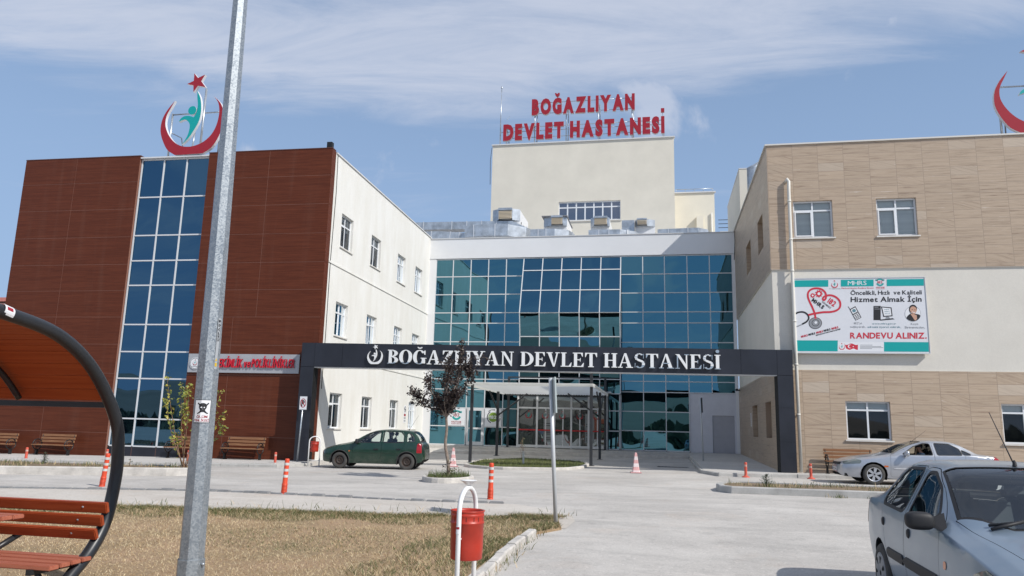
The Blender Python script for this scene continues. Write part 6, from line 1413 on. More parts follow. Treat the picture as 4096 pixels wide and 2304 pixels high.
# ============================================================ CARS
def ell(c, r, n=12, e=1.):
    q = lambda t: math.copysign(abs(t) ** e, t)
    V = [(c[0] + r[0] * q(math.sin(PI * i / n)) * q(math.cos(2 * PI * k / n)), c[1] + r[1] * q(math.sin(PI * i / n)) * q(math.sin(2 * PI * k / n)), c[2] + r[2] * q(math.cos(PI * i / n))) for i in range(n + 1) for k in range(n)]
    return V, [(i * n + k, i * n + (k + 1) % n, (i + 1) * n + (k + 1) % n, (i + 1) * n + k) for i in range(n) for k in range(n)]
def pchip(xs, ys):
    xs = np.asarray(xs, float); ys = np.asarray(ys, float); h = np.diff(xs); d = np.diff(ys) / h; m = np.zeros(len(xs))
    for i in range(1, len(xs) - 1):
        if d[i - 1] * d[i] > 0: w1 = 2 * h[i] + h[i - 1]; w2 = h[i] + 2 * h[i - 1]; m[i] = (w1 + w2) / (w1 / d[i - 1] + w2 / d[i])
    m[0] = d[0]; m[-1] = d[-1]
    def f(x):
        i = int(np.clip(np.searchsorted(xs, x) - 1, 0, len(xs) - 2)); t = (x - xs[i]) / h[i]; t = min(max(t, 0), 1)
        return ys[i] * (2 * t ** 3 - 3 * t * t + 1) + h[i] * m[i] * (t ** 3 - 2 * t * t + t) + ys[i + 1] * (-2 * t ** 3 + 3 * t * t) + h[i] * m[i + 1] * (t ** 3 - t * t)
    return f
def round_poly(pts, r=.05, n=3):
    """convex outline with rounded corners"""
    out = []; N = len(pts)
    for i in range(N):
        p = Vector((*pts[i], 0)); a = Vector((*pts[i - 1], 0)) - p; b = Vector((*pts[(i + 1) % N], 0)) - p; k = min(r, a.length * .45, b.length * .45)
        A = p + a.normalized() * k; B = p + b.normalized() * k
        for j in range(n + 1): t = j / n; q = A * (1 - t) ** 2 + p * 2 * t * (1 - t) + B * t * t; out.append((q.x, q.y))
    return out
def offset_poly(pts, d):
    N = len(pts); cx = sum(p[0] for p in pts) / N; cy = sum(p[1] for p in pts) / N; out = []
    for i in range(N):
        p = Vector((*pts[i], 0)); t = (Vector((*pts[(i + 1) % N], 0)) - Vector((*pts[i - 1], 0))).normalized(); n = Vector((-t.y, t.x, 0))
        if (Vector((cx, cy, 0)) - p).dot(n) > 0: n = -n
        q = p + n * d; out.append((q.x, q.y))
    return out
class Shell:
    """half car body (y >= 0) lofted from stations; u runs from the nose back, parts are cut out of the surface"""
    NL, NU, NC, NR = 13, 8, 5, 7
    def __init__(s, st, step=.05, extra=()):
        s.fn = [pchip([q[0] for q in st], [q[i] for q in st]) for i in range(1, 7)]
        us = sorted(set(list(np.round(np.arange(st[0][0], st[-1][0], step), 4)) + [q[0] for q in st] + list(extra)))
        us = [u for i, u in enumerate(us) if i == 0 or u - us[i - 1] > .004]; s.us = us
        bm = bmesh.new(); s.lay = bm.faces.layers.int.new('part'); rows = [[bm.verts.new(p) for p in s.section(u)] for u in us]
        K = len(rows[0]); s.side_top = s.NL + s.NU - 1
        for i in range(len(rows) - 1):
            for j in range(K - 1):
                f = bm.faces.new((rows[i][j], rows[i][j + 1], rows[i + 1][j + 1], rows[i + 1][j])); f.smooth = True; f[s.lay] = 0
        for r in (rows[0], rows[-1]):
            f = bm.faces.new(r + [bm.verts.new((r[0].co.x, 0, r[0].co.z))]); f[s.lay] = 0
        s.bm = bm; s.names = {0: 'body'}; s.n = 1; s.rows = rows
    def section(s, u):
        zl, yw, zb, zr, yr, zt = (f(u) for f in s.fn); P = []; zl = min(zl, zb - .03)
        for k in range(s.NL):
            t = k / (s.NL - 1); z = zl + (zb - zl) * t
            y = yw * (.93 + .07 * math.sin(min(1, t / .55) * PI / 2)) if t < .55 else yw * (1 - .035 * ((t - .55) / .45) ** 2)
            P.append((u, y, z))
        yb = P[-1][1]; zr = max(zr, zb + .004); zt = max(zt, zr + .003)
        A = (yb + (yr - yb) * .86, zb + (zr - zb) * .86)
        for k in range(1, s.NU): t = k / (s.NU - 1); P.append((u, yb + (A[0] - yb) * t, zb + (A[1] - zb) * t))
        crown = lambda y: zt - (zt - zr) * (y / yr) ** 2 * .55
        B = (yr * .80, crown(yr * .80))
        for k in range(1, s.NC + 1): t = k / s.NC; P.append((u, A[0] * (1 - t) ** 2 + yr * 2 * t * (1 - t) + B[0] * t * t, A[1] * (1 - t) ** 2 + (crown(yr) * .5 + zr * .5) * 2 * t * (1 - t) + B[1] * t * t))
        for k in range(1, s.NR + 1): y = B[0] * (1 - k / s.NR); P.append((u, y, crown(y)))
        return P
    def ysurf(s, u, z):
        P = s.section(u)
        for a, b in zip(P[:-1], P[1:]):
            if a[2] <= z <= b[2] + 1e-6 and b[2] > a[2]: t = (z - a[2]) / (b[2] - a[2]); return a[1] + (b[1] - a[1]) * t
        return P[s.NL - 1][1]
    def cut(s, name, poly, axis='y', frm=(0,), pred=None):
        """cut a convex outline (u,z), (u,y) or (y,z) out of parts `frm`; the faces inside become part `name`"""
        bm = s.bm; ids = [k for k, v in s.names.items() if v in frm or k in frm]
        N = len(poly); ar = sum(poly[i][0] * poly[(i + 1) % N][1] - poly[(i + 1) % N][0] * poly[i][1] for i in range(N))
        if ar < 0: poly = poly[::-1]
        a0 = min(p[0] for p in poly) - .12; a1 = max(p[0] for p in poly) + .12; b0 = min(p[1] for p in poly) - .12; b1 = max(p[1] for p in poly) + .12
        ix = {'y': (0, 2), 'z': (0, 1), 'x': (1, 2)}[axis]
        ok = lambda f, c: f[s.lay] in ids and a0 < c[ix[0]] < a1 and b0 < c[ix[1]] < b1 and (pred is None or pred(c))
        pl = []
        for i in range(N):
            p, q = poly[i], poly[(i + 1) % N]; d = (q[0] - p[0], q[1] - p[1]); l = math.hypot(*d)
            if l < 1e-6: continue
            n2 = (-d[1] / l, d[0] / l); co = Vector((0, 0, 0)); no = Vector((0, 0, 0)); co[ix[0]], co[ix[1]] = p; no[ix[0]], no[ix[1]] = n2; pl.append((co, no))
        for co, no in pl:
            F = [f for f in bm.faces if ok(f, f.calc_center_median())]
            if not F: continue
            E = {e for f in F for e in f.edges}; V = {v for f in F for v in f.verts}
            bmesh.ops.bisect_plane(bm, geom=list(V) + list(E) + F, plane_co=co, plane_no=no, dist=1e-5)
        k = next((q for q, v in s.names.items() if v == name), None)
        if k is None: k = s.n; s.n += 1; s.names[k] = name
        for f in bm.faces:
            c = f.calc_center_median()
            if f[s.lay] in ids and (pred is None or pred(c)) and all((c - co).dot(no) > -1e-6 for co, no in pl): f[s.lay] = k
    def panel(s, name, poly, gap=.006, axis='y', frm=(0,), pred=None, seam='seam'):
        s.cut(seam, offset_poly(poly, gap), axis, frm, pred); s.cut(name, poly, axis, (seam,), pred)
    def glass(s, name, poly, rim=.022, axis='y', frm=(0,), pred=None):
        s.cut('window_rubber', offset_poly(poly, rim), axis, frm, pred); s.cut(name, poly, axis, ('window_rubber',), pred)
    def take(s, name, side=1, inset=0.):
        """faces of a part -> MB; side 1 / -1 one flank, 0 both halves"""
        mb = MB(); k = next((q for q, v in s.names.items() if v == name), None)
        if k is None: return mb
        for sd in ((1, -1) if side == 0 else (side,)):
            idx = {}; V = []; F = []
            for f in s.bm.faces:
                if f[s.lay] != k: continue
                ids = []
                for v in f.verts:
                    if v.index not in idx or True:
                        key = v
                        if key not in idx: idx[key] = len(V); nrm = v.normal; V.append((v.co.x - nrm.x * inset, (v.co.y - nrm.y * inset) * sd, v.co.z - nrm.z * inset))
                    ids.append(idx[v])
                F.append(ids if sd > 0 else ids[::-1])
            mb.add(V, F, 0, True)
        return mb
    def finish(s):
        bmesh.ops.recalc_face_normals(s.bm, faces=s.bm.faces[:]); s.bm.normal_update()
        # make normals point outwards
        c = sum(1 if f.normal.y > 0 else -1 for f in s.bm.faces if f.calc_center_median().y > .5)
        if c < 0: bmesh.ops.reverse_faces(s.bm, faces=s.bm.faces[:]); s.bm.normal_update()
M_tyre = mat('tyre_rubber', (.035, .034, .033), .85, col2=(.075, .07, .064), vscale=6); M_rub = mat('trim_rubber', (.013, .013, .015), .6); M_seam = mat('panel_gap', (.006, .006, .007), .9)
M_int = mat('car_interior', (.022, .023, .026), .85); M_intg = mat('car_seat_cloth', (.085, .095, .11), .9); M_chr = mat('chrome', (.7, .7, .7), .12, 1.)
M_cg = clear_mat('car_glass', (.84, .90, .88), .08); M_cgd = clear_mat('car_glass_tinted', (.16, .18, .18), .13)
M_amb = mat('amber_lens', (.55, .12, .02), .2, coat=.5); M_tail = mat('tail_lens', (.30, .006, .012), .15, coat=.6); M_tailw = mat('tail_lens_pale', (.55, .38, .26), .2, coat=.5); M_lens = mat('headlamp_lens', (.17, .19, .175), .08, .3, coat=1.); M_plate = mat('number_plate', (.66, .66, .64), .4); M_under = mat('underbody', (.012, .012, .012), .9)
def wheel(t, u, y, r, w, style, zc=None):
    sd = 1 if y > 0 else -1; zc = r if zc is None else zc; rr = {'steel': .60, 'alloy': .67, 'cap': .66}[style] * r
    root = MB(); root.lathe([(rr, -w / 2 + .01), (rr * 1.05, -w / 2), (r * .92, -w / 2 + .004), (r * .985, -w / 2 + .022), (r, -w / 2 + .045), (r, w / 2 - .045), (r * .985, w / 2 - .022), (r * .92, w / 2 - .004), (rr * 1.05, w / 2), (rr, w / 2 - .01)], 36, (u, y, zc), 'y')
    o = root.build('wheel', M_tyre, t)
    f = lambda d: y + sd * (w / 2 - d)
    mb = MB(); ring = lambda r0, d0, r1, d1, m=0, n=36: mb.add([(u + q * math.cos(2 * PI * k / n), f(d), zc + q * math.sin(2 * PI * k / n)) for q, d in ((r0, d0), (r1, d1)) for k in range(n)], [(k, (k + 1) % n, n + (k + 1) % n, n + k) for k in range(n)], m, True)
    disc = lambda cu, cz, q, d, m, n=12: mb.add([(cu + q * math.cos(2 * PI * k / n), f(d), cz + q * math.sin(2 * PI * k / n)) for k in range(n)], [tuple(range(n))], m)
    if style == 'steel':
        ring(rr * 1.02, .004, rr * .93, .012); ring(rr * .93, .012, rr * .84, .05); ring(rr * .84, .05, rr * .66, .028); ring(rr * .66, .028, rr * .5, .03); ring(rr * .5, .03, rr * .33, .05); ring(rr * .33, .05, 0.001, .045)
        for k in range(16): a = 2 * PI * k / 16; disc(u + rr * .75 * math.cos(a), zc + rr * .75 * math.sin(a), rr * .055, .033, 1, 8)
        for k in range(4): a = 2 * PI * k / 4 + .5; disc(u + rr * .24 * math.cos(a), zc + rr * .24 * math.sin(a), rr * .05, .040, 1, 8)
        disc(u, zc, rr * .13, .036, 0); ms = [mat('rusty_steel_rim', (.018, .016, .015), .7, col2=(.06, .036, .025), vscale=11), M_under, M_galv]
    elif style == 'alloy':
        ring(rr * 1.02, .002, rr * .92, .01); ring(rr * .92, .01, rr * .88, .06, 0); ring(rr * .88, .06, 0.001, .07, 1)
        for k in range(6):
            a = 2 * PI * k / 6 + .3; ca, sa = math.cos(a), math.sin(a); P = lambda q, s_, d: (u + ca * q - sa * s_, f(d), zc + sa * q + ca * s_)
            mb.add([P(rr * .18, -rr * .14, .012), P(rr * .18, rr * .14, .012), P(rr * .9, rr * .20, .012), P(rr * .9, -rr * .20, .012), P(rr * .18, -rr * .14, .05), P(rr * .18, rr * .14, .05), P(rr * .9, rr * .20, .05), P(rr * .9, -rr * .20, .05)], [(0, 1, 2, 3), (0, 4, 5, 1), (1, 5, 6, 2), (2, 6, 7, 3), (3, 7, 4, 0)], 0)
        disc(u, zc, rr * .27, .008, 0, 20); disc(u, zc, rr * .12, .006, 1)
        for k in range(5): a = 2 * PI * k / 5; disc(u + rr * .19 * math.cos(a), zc + rr * .19 * math.sin(a), rr * .035, .007, 1, 8)
        ms = [mat('alloy_silver', (.55, .56, .58), .3, .7), M_under]
    else:
        ring(rr * 1.04, .0, rr * .95, -.006); ring(rr * .95, -.006, rr * .6, -.012); ring(rr * .6, -.012, .001, -.004)
        for k in range(7):
            a = 2 * PI * k / 7; ca, sa = math.cos(a), math.sin(a); P = lambda q, s_: (u + ca * q - sa * s_, f(-.0125), zc + sa * q + ca * s_); mb.add([P(rr * .5, -rr * .05), P(rr * .5, rr * .05), P(rr * .86, rr * .13), P(rr * .86, -rr * .13)], [(0, 1, 2, 3)], 1)
        disc(u, zc, rr * .13, -.008, 1); ms = [mat('wheel_trim_grey', (.20, .22, .25), .4, .4, var=.1), M_under]
    mb.build('rim', ms, o); return o
def seat(t, u, y, z0, hr=True, m=None):
    mb = MB(); mb.bbox(u - .25, u + .25, y - .24, y + .24, z0 - .28, z0 - .12, .05); rot = Matrix.Rotation(.28, 3, 'Y')
    k = len(mb.v); mb.bbox(-.07, .07, -.23, .23, 0, .58, .06)
    if hr: mb.bbox(-.05, .05, -.13, .13, .62, .82, .045); mb.tube([(0, -.06, .55), (0, -.06, .64)], .008, 5); mb.tube([(0, .06, .55), (0, .06, .64)], .008, 5)
    for q in range(k, len(mb.v)): v = rot @ Vector(mb.v[q]); mb.v[q] = (v.x + u + .22, v.y + y, v.z + z0 - .18)
    mb.build('seat', m or M_intg, t)
def car(name, label, spec):
    t = thing(name, label, 'car'); S = Shell(spec['st'], .05); sp = spec
    for f in S.bm.faces: f[S.lay] = 0
    cab = lambda lo: (lambda c: c.y > lo)
    for i, p in enumerate(sp['side_glass']): S.glass('side_glass_%d' % i, round_poly(p, sp.get('rad', .05)), sp.get('srim', .022), 'y', (0,), lambda c: c.y > .38)
    (ua, ub, ya, yb) = sp['ws']; S.glass('windscreen', sp.get('wsp', [(ua, 0 - .3), (ua, ya), (ub, yb), (ub, -.3)]), .03, 'z', (0,), lambda c: c.z > sp['wsz'])
    (ua, ub, ya, yb) = sp['rs']; S.glass('rear_screen', [(ua, -.3), (ua, ya), (ub, yb), (ub, -.3)], .03, 'z', (0,), lambda c: c.z > sp['rsz'])
    for i, a in enumerate(sp['axles']): S.cut('arch_hole', circ(a, sp['r'], sp['ra'], n=18), 'y', (0,), lambda c: c.y > .45)
    S.cut('front_bumper', sp['fb'], 'y', (0,)); S.cut('rear_bumper', sp['rb'], 'y', (0,))
    for i, p in enumerate(sp['doors']): S.panel('door_%d' % i, round_poly(p, .06, 2), .005, 'y', (0,), lambda c: c.y > .45)
    S.panel('bonnet', sp['bonnet'], .006, 'z', (0,), lambda c: c.z > sp['bz'] and c.x < sp.get('bonx', sp['ws'][0] + .02))
    for nm in ('headlight', 'taillight', 'taillight_pale', 'indicator'):
        if nm in sp: S.cut(nm, round_poly(sp[nm], .03, 2), 'y', (0, 'front_bumper', 'rear_bumper'), sp.get(nm + '_p'))
    if 'grille' in sp: S.cut('grille', sp['grille'], 'x', (0, 'front_bumper'), lambda c: c.x < .25)
    if 'boot' in sp: S.panel('boot', sp['boot'], .006, 'z', (0,), lambda c: c.z > sp['bootz'] and c.x > sp['rs'][1] - .02)
    S.finish(); paint = sp['paint']
    body = S.take('body', 0)
    o = body.build('body', [paint], t)
    sm = S.take('seam', 0, .008); 
    if sm.v: sm.build('panel_gaps', M_seam, o)
    rb = S.take('window_rubber', 0); rb.build('window_rubber', M_rub, o)
    for i in range(len(sp['side_glass'])):
        for sd in (1, -1):
            tint = sp.get('open', ()) 
            if (i, sd) in tint: continue
            S.take('side_glass_%d' % i, sd, .006).build('side_window', M_cgd if i in sp.get('tinted', ()) else M_cg, t)
    S.take('windscreen', 0, .006).build('windscreen', M_cg, t); S.take('rear_screen', 0, .006).build('rear_window', sp.get('rear_tint', M_cg), t)
    for i in range(len(sp['doors'])):
        for sd in (1, -1):
            d = S.take('door_%d' % i, sd).build('door', paint, t); hu, hz = sp['handles'][i]; y = S.ysurf(hu, hz)
            mb = MB(); mb.bbox(hu - .085, hu + .085, y - .004, y + .028, hz - .022, hz + .022, .012) if sp.get('hs', 'bar') == 'bar' else mb.lathe([(0, y + .016), (.032, y + .013), (.042, y + .003), (.042, y - .01)], 16, (hu, 0, hz), 'y')
            if sd < 0: mb.v = [(a, -b, c) for a, b, c in mb.v]
            mb.build('handle', sp.get('hmat', M_rub), d)
    S.take('bonnet', 0).build('bonnet', paint, t)
    if 'boot' in sp: S.take('boot', 0).build('boot_lid', paint, t)
    fbm = sp.get('bump', paint); S.take('front_bumper', 0).build('front_bumper', fbm, t); S.take('rear_bumper', 0).build('rear_bumper', fbm, t)
    if 'grille' in sp: S.take('grille', 0, -.002).build('grille', M_rub, t)
    for nm, m_ in (('headlight', M_lens), ('taillight', M_tail), ('taillight_pale', M_tailw), ('indicator', M_amb)):
        for sd in (1, -1):
            q = S.take(nm, sd, -.004)
            if q.v: q.build(nm.split('_')[0], m_, t)
    # arches, floor, wheels
    mb = MB()
    for a in sp['axles']:
        for sd in (1, -1):
            yo = S.ysurf(a, sp['r'] + sp['ra'] * .8) - .01; P = [[(a + sp['ra'] * 1.01 * math.cos(R(q)), sd * y, sp['r'] + sp['ra'] * 1.01 * math.sin(R(q))) for q in range(-25, 206, 11)] for y in (yo - .02, yo - .32)]; mb.grid(P)
            mb.add([P[1][k] for k in range(len(P[1]))], [tuple(range(len(P[1])))])
    x0, x1 = sp['axles'][0] + sp['ra'], sp['axles'][1] - sp['ra']; zl = sp['sill']; yw = sp['yw'] - .06
    mb.box(x0, x1, -yw, yw, zl - .01, zl + .08); mb.box(.12, sp['axles'][0] - sp['ra'], -yw * .85, yw * .85, zl + .03, zl + .12); mb.box(sp['axles'][1] + sp['ra'], sp['L'] - .1, -yw * .85, yw * .85, zl + .05, zl + .14); mb.box(sp['axles'][0] - sp['ra'], sp['axles'][1] + sp['ra'], -yw + .33, yw - .33, zl, zl + .2)
    mb.build('underbody', M_under, t)
    if sp.get('lip'):
        mb = MB()
        for a in sp['axles']:
            for sd in (1, -1): mb.tube([(a + (sp['ra'] + .012) * math.cos(R(q)), sd * (S.ysurf(a + sp['ra'] * math.cos(R(q)), max(sp['r'] + sp['ra'] * math.sin(R(q)), zl + .05)) + .004), sp['r'] + (sp['ra'] + .012) * math.sin(R(q))) for q in range(-18, 199, 12)], .016, 6)
        mb.build('arch_lip', sp['lip'], t)
    for a in sp['axles']:
        for sd in (1, -1): wheel(t, a, sd * sp['track'], sp['r'], sp['tw'], sp['rim'])
    # cabin
    zb = sp['belt']; c0, c1 = sp['cab']; mb = MB(); yi = sp['yw'] - .10
    for sd in (1, -1): mb.add([(c0, sd * yi, zl + .1), (c1, sd * yi, zl + .1), (c1, sd * yi, zb - .03), (c0, sd * yi, zb - .04)], [(0, 1, 2, 3)])
    mb.add([(c0 - .1, -yi, zb - .04), (c0 + .28, -yi, zb - .05), (c0 + .28, yi, zb - .05), (c0 - .1, yi, zb - .04)], [(0, 1, 2, 3)]); mb.add([(c0 + .28, -yi, zb - .05), (c0 + .32, -yi, zb - .35), (c0 + .32, yi, zb - .35), (c0 + .28, yi, zb - .05)], [(0, 1, 2, 3)])
    mb.box(c0, c1, -yi, yi, zl + .09, zl + .11); mb.add([(c1 - .1, -yi, zb - .02), (c1 + .35, -yi * .9, zb - .0), (c1 + .35, yi * .9, zb), (c1 - .1, yi, zb - .02)], [(0, 1, 2, 3)])
    mb.tube([(c0 + .40 + .06 * math.sin(2 * PI * k / 20), -.36 + .18 * math.cos(2 * PI * k / 20), zb + .0 + .17 * math.sin(2 * PI * k / 20)) for k in range(20)], .014, 6, closed=True); mb.tube([(c0 + .2, -.36, zb - .1), (c0 + .40, -.36, zb)], .02, 6); mb.build('cabin_trim', M_int, t)
    for y in (.36, -.36): seat(t, c0 + .95, y, zb - .22 + .05, True, sp.get('seat'))
    mb = MB(); u = c1 - .55; rot = Matrix.Rotation(.3, 3, 'Y'); mb.bbox(-.07, .07, -.58, .58, 0, .52, .05)
    for y in (-.36, .36): mb.bbox(-.045, .045, y - .12, y + .12, .53, .68, .04)
    for q in range(len(mb.v)): v = rot @ Vector(mb.v[q]); mb.v[q] = (v.x + u + .2, v.y, v.z + zb - .40)
    mb.build('rear_seat', sp.get('seat', M_intg), t)
    mb = MB(); xm = sp['ws'][1] - .1; mb.bbox(xm, xm + .03, -.11, .11, sp['zmir'] - .03, sp['zmir'] + .03, .012); mb.build('inner_mirror', M_int, t)
    # mirrors
    mu, mz = sp['mirror']
    for sd in (1, -1):
        y = S.ysurf(mu, mz - .05); mb = MB(); mw = sp.get('mw', .19); mb.add(*ell((mu, y + .05 + mw / 2, mz + .005), (.062, mw / 2 + .015, sp.get('mh', .088)), 16, .62), 0, True); mb.add([(mu - .10, y - .03, mz - .07), (mu + .06, y - .03, mz - .07), (mu + .03, y - .05, mz + .07), (mu - .02, y + .08, mz - .03), (mu + .04, y + .08, mz - .03), (mu + .02, y + .08, mz + .02)], [(0, 1, 4, 3), (0, 3, 5, 2), (1, 2, 5, 4), (0, 2, 1)])
        if sd < 0: mb.v = [(a, -b, c) for a, b, c in mb.v]
        m_ = mb.build('mirror', sp.get('mmat', M_rub), t); mb = MB(); mb.quad((mu + .0635, sd * (y + .075), mz - .05), (mu + .0635, sd * (y + .025 + mw), mz - .05), (mu + .0635, sd * (y + .025 + mw), mz + .05), (mu + .0635, sd * (y + .075), mz + .05)); mb.build('mirror_glass', M_chr, m_)
    if 'strip' in sp:
        for (u0, u1, z0, z1, m_) in sp['strip']:
            for sd in (1, -1):
                mb = MB(); n = 14; V = []
                for k in range(n + 1):
                    u = u0 + (u1 - u0) * k / n; e = min(1, 14 * min(k, n - k) / n + .25); h = (z1 - z0) / 2 * e; zc = (z0 + z1) / 2
                    for z, d in ((zc - h, .001), (zc - h * .8, .014), (zc + h * .8, .014), (zc + h, .001)): V.append((u, sd * (S.ysurf(u, z) + d), z))
                mb.add(V, [(i * 4 + j, i * 4 + j + 1, i * 4 + 5 + j, i * 4 + 4 + j) for i in range(n) for j in range(3)]); mb.build('trim_strip', m_, t)
    if 'ant' in sp: a = sp['ant']; mb = MB(); mb.tube([a[0], a[1]], [.006, .003], 6); mb.lathe([(.02, 0), (.015, .03), (.006, .05)], 8, a[0]); mb.build('aerial', M_rub, t)
    mb = MB(); ua, ub, ya, yb = sp['ws']; W0 = []
    for y0, y1, f0, f1 in sp.get('wipers', ((-.42, .12, .03, .10), (.12, .62, .03, .12))):
        def onw(y, f): u = ua + (ub - ua) * f; P = S.section(u); P = [p for p in P if True]; q = min(P, key=lambda p: abs(p[1] - abs(y)) - p[2] * .001); return Vector((u, y, q[2] + .022))
        a, b = onw(y0, f0), onw(y1, f1); mb.tube([a, (a + b) / 2 + Vector((0, 0, .012)), b], .011, 6); mb.tube([onw(y0, f0) + Vector((-.05, 0, -.02)), (a + b) / 2 + Vector((0, 0, .02))], .013, 6)
    mb.build('wiper', M_rub, t)
    for u, z, sd in ((sp['plate_f'][0], sp['plate_f'][1], -1), (sp['plate_r'][0], sp['plate_r'][1], 1)):
        mb = MB(); mb.box(u - .008, u + .008, -.26, .26, z - .055, z + .055); F = lambda a, b, d: (u + sd * (.0095 + d), -sd * a * -1 if sd > 0 else -a, b); text_line(mb, sp['plate'], -.20, .22, z - .03, .06, lambda a, b, d: (u + sd * .0095, a * (1 if sd > 0 else -1), b), .02, .12, 1); mb.quad((u + sd * .0092, -.255 * (1 if sd > 0 else -1), z - .05), (u + sd * .0092, -.22 * (1 if sd > 0 else -1), z - .05), (u + sd * .0092, -.22 * (1 if sd > 0 else -1), z + .05), (u + sd * .0092, -.255 * (1 if sd > 0 else -1), z + .05), 2)
        mb.build('number_plate', [M_plate, M_blk, mat('plate_blue', (.01, .04, .25), .5)], t)
    return t, S
def paint(name, col, dust=(.30, .28, .25), amt=.35, rough=.3, metal=.3, coat=.6, zmax=.5):
    """car paint with road dust thickest low down and in blotches"""
    m = bpy.data.materials.new(name); m.use_nodes = True; nt = m.node_tree; N = nt.nodes; L = nt.links; b = N['Principled BSDF']
    tc = N.new('ShaderNodeTexCoord'); n = N.new('ShaderNodeTexNoise'); n.inputs['Scale'].default_value = 3.5; n.inputs['Detail'].default_value = 7; n.inputs['Roughness'].default_value = .65; L.new(tc.outputs['Object'], n.inputs['Vector'])
    sp = N.new('ShaderNodeSeparateXYZ'); L.new(tc.outputs['Object'], sp.inputs[0]); rz = N.new('ShaderNodeMapRange'); rz.inputs[1].default_value = .15; rz.inputs[2].default_value = zmax; rz.inputs[3].default_value = 1; rz.inputs[4].default_value = .18; L.new(sp.outputs[2], rz.inputs[0])
    rn = N.new('ShaderNodeMapRange'); rn.inputs[1].default_value = .42; rn.inputs[2].default_value = .64; L.new(n.outputs[0], rn.inputs[0]); mu = N.new('ShaderNodeMath'); mu.operation = 'MULTIPLY'; L.new(rz.outputs[0], mu.inputs[0]); L.new(rn.outputs[0], mu.inputs[1]); m2 = N.new('ShaderNodeMath'); m2.operation = 'MULTIPLY'; m2.inputs[1].default_value = amt * 2; m2.use_clamp = True; L.new(mu.outputs[0], m2.inputs[0])
    mx = N.new('ShaderNodeMix'); mx.data_type = 'RGBA'; L.new(m2.outputs[0], mx.inputs[0]); mx.inputs[6].default_value = (*col, 1); mx.inputs[7].default_value = (*dust, 1); L.new(mx.outputs[2], b.inputs['Base Color'])
    b.inputs['Metallic'].default_value = metal; b.inputs['Coat Weight'].default_value = coat; b.inputs['Coat Roughness'].default_value = .08
    rr = N.new('ShaderNodeMapRange'); rr.inputs[3].default_value = rough; rr.inputs[4].default_value = .75; L.new(m2.outputs[0], rr.inputs[0]); L.new(rr.outputs[0], b.inputs['Roughness'])
    MATS[name] = m; return m
def set_car(t, front, heading, sc=1., zoff=0.):
    """front = ground point under the middle of the nose; heading = direction the car faces"""
    h = heading; t.rotation_euler = (0, 0, h + PI); t.location = (front[0], front[1], gz(front[0] - math.cos(h) * 2, front[1] - math.sin(h) * 2) + zoff); t.scale = (sc, sc, sc)
# ---- green hatchback
GREEN = dict(L=3.73, sill=.20, yw=.80, belt=.90, r=.285, ra=.345, tw=.165, track=.70, rim='steel', axles=(.72, 3.16), wsz=.86, rsz=.88, bz=.66, cab=(1.15, 3.35), zmir=1.28,
    st=[(0.0, .34, .42, .52, .55, .36, .57), (.04, .27, .56, .58, .615, .46, .635), (.12, .23, .66, .635, .675, .54, .70), (.32, .21, .745, .70, .745, .60, .775), (.62, .20, .785, .775, .825, .63, .85), (.95, .20, .80, .845, .895, .64, .92), (1.18, .20, .803, .885, .955, .645, .98), (1.45, .20, .805, .90, 1.12, .62, 1.145), (1.75, .20, .805, .905, 1.275, .575, 1.30), (2.0, .20, .805, .91, 1.345, .56, 1.375), (2.35, .20, .805, .92, 1.375, .55, 1.415), (2.8, .20, .80, .935, 1.365, .54, 1.41), (3.15, .21, .79, .95, 1.345, .53, 1.395), (3.36, .23, .775, .955, 1.295, .53, 1.355), (3.53, .25, .755, .955, 1.13, .56, 1.19), (3.62, .27, .735, .92, .955, .58, .985), (3.69, .30, .71, .85, .88, .57, .90), (3.73, .36, .66, .70, .72, .54, .735)],
    side_glass=[[(1.38, .935), (2.16, .935), (2.16, 1.305), (1.98, 1.30), (1.72, 1.20)], [(2.30, .945), (3.02, .96), (3.00, 1.20), (2.88, 1.31), (2.30, 1.315)], [(3.15, .985), (3.42, 1.0), (3.36, 1.16), (3.24, 1.27), (3.13, 1.27)]], rad=.04, srim=.02,
    ws=(1.20, 1.93, .62, .50), rs=(3.36, 3.60, .50, .56), fb=[(-.1, .15), (.42, .15), (.38, .56), (-.1, .56)], rb=[(3.42, .15), (3.9, .15), (3.9, .60), (3.50, .60)],
    doors=[[(1.18, .26), (2.20, .26), (2.23, .90), (2.235, 1.345), (1.98, 1.335), (1.66, 1.20), (1.2, .92)], [(2.245, .26), (2.80, .26), (2.92, .55), (3.09, .80), (3.09, 1.15), (2.93, 1.345), (2.25, 1.35)]], handles=[(2.04, .70), (2.86, .72)],
    bonnet=[(.10, -.2), (.10, .50), (1.12, .66), (1.12, -.2)], headlight=[(.02, .50), (.12, .49), (.17, .60), (.10, .66), (.03, .60)], taillight=[(3.50, .60), (3.69, .60), (3.67, .90), (3.58, .95), (3.52, .90)], taillight_pale=[(3.52, .66), (3.68, .66), (3.68, .72), (3.52, .72)], indicator=[(1.04, .60), (1.10, .60), (1.10, .64), (1.04, .64)], lip=mat('arch_plastic', (.035, .036, .036), .7, var=.3, vscale=9), mirror=(1.36, .96), mw=.15, plate='38 ABV 87', plate_f=(-.01, .42), plate_r=(3.70, .76), ant=((3.05, 0, 1.40), (3.38, 0, 1.93)), paint=paint('dark_green_paint', (.005, .036, .021), (.12, .125, .10), .26, .22, .25, .7, .5), strip=[(1.22, 3.0, .56, .61, None)])
GREEN['strip'] = [(1.24, 2.2, .56, .605, GREEN['paint']), (2.27, 2.86, .56, .605, GREEN['paint'])]
g, gS = car('green_hatchback', 'dark green five door hatchback parked before the white side wall', GREEN)
set_car(g, (-11.9, 26.07), R(187), .98)
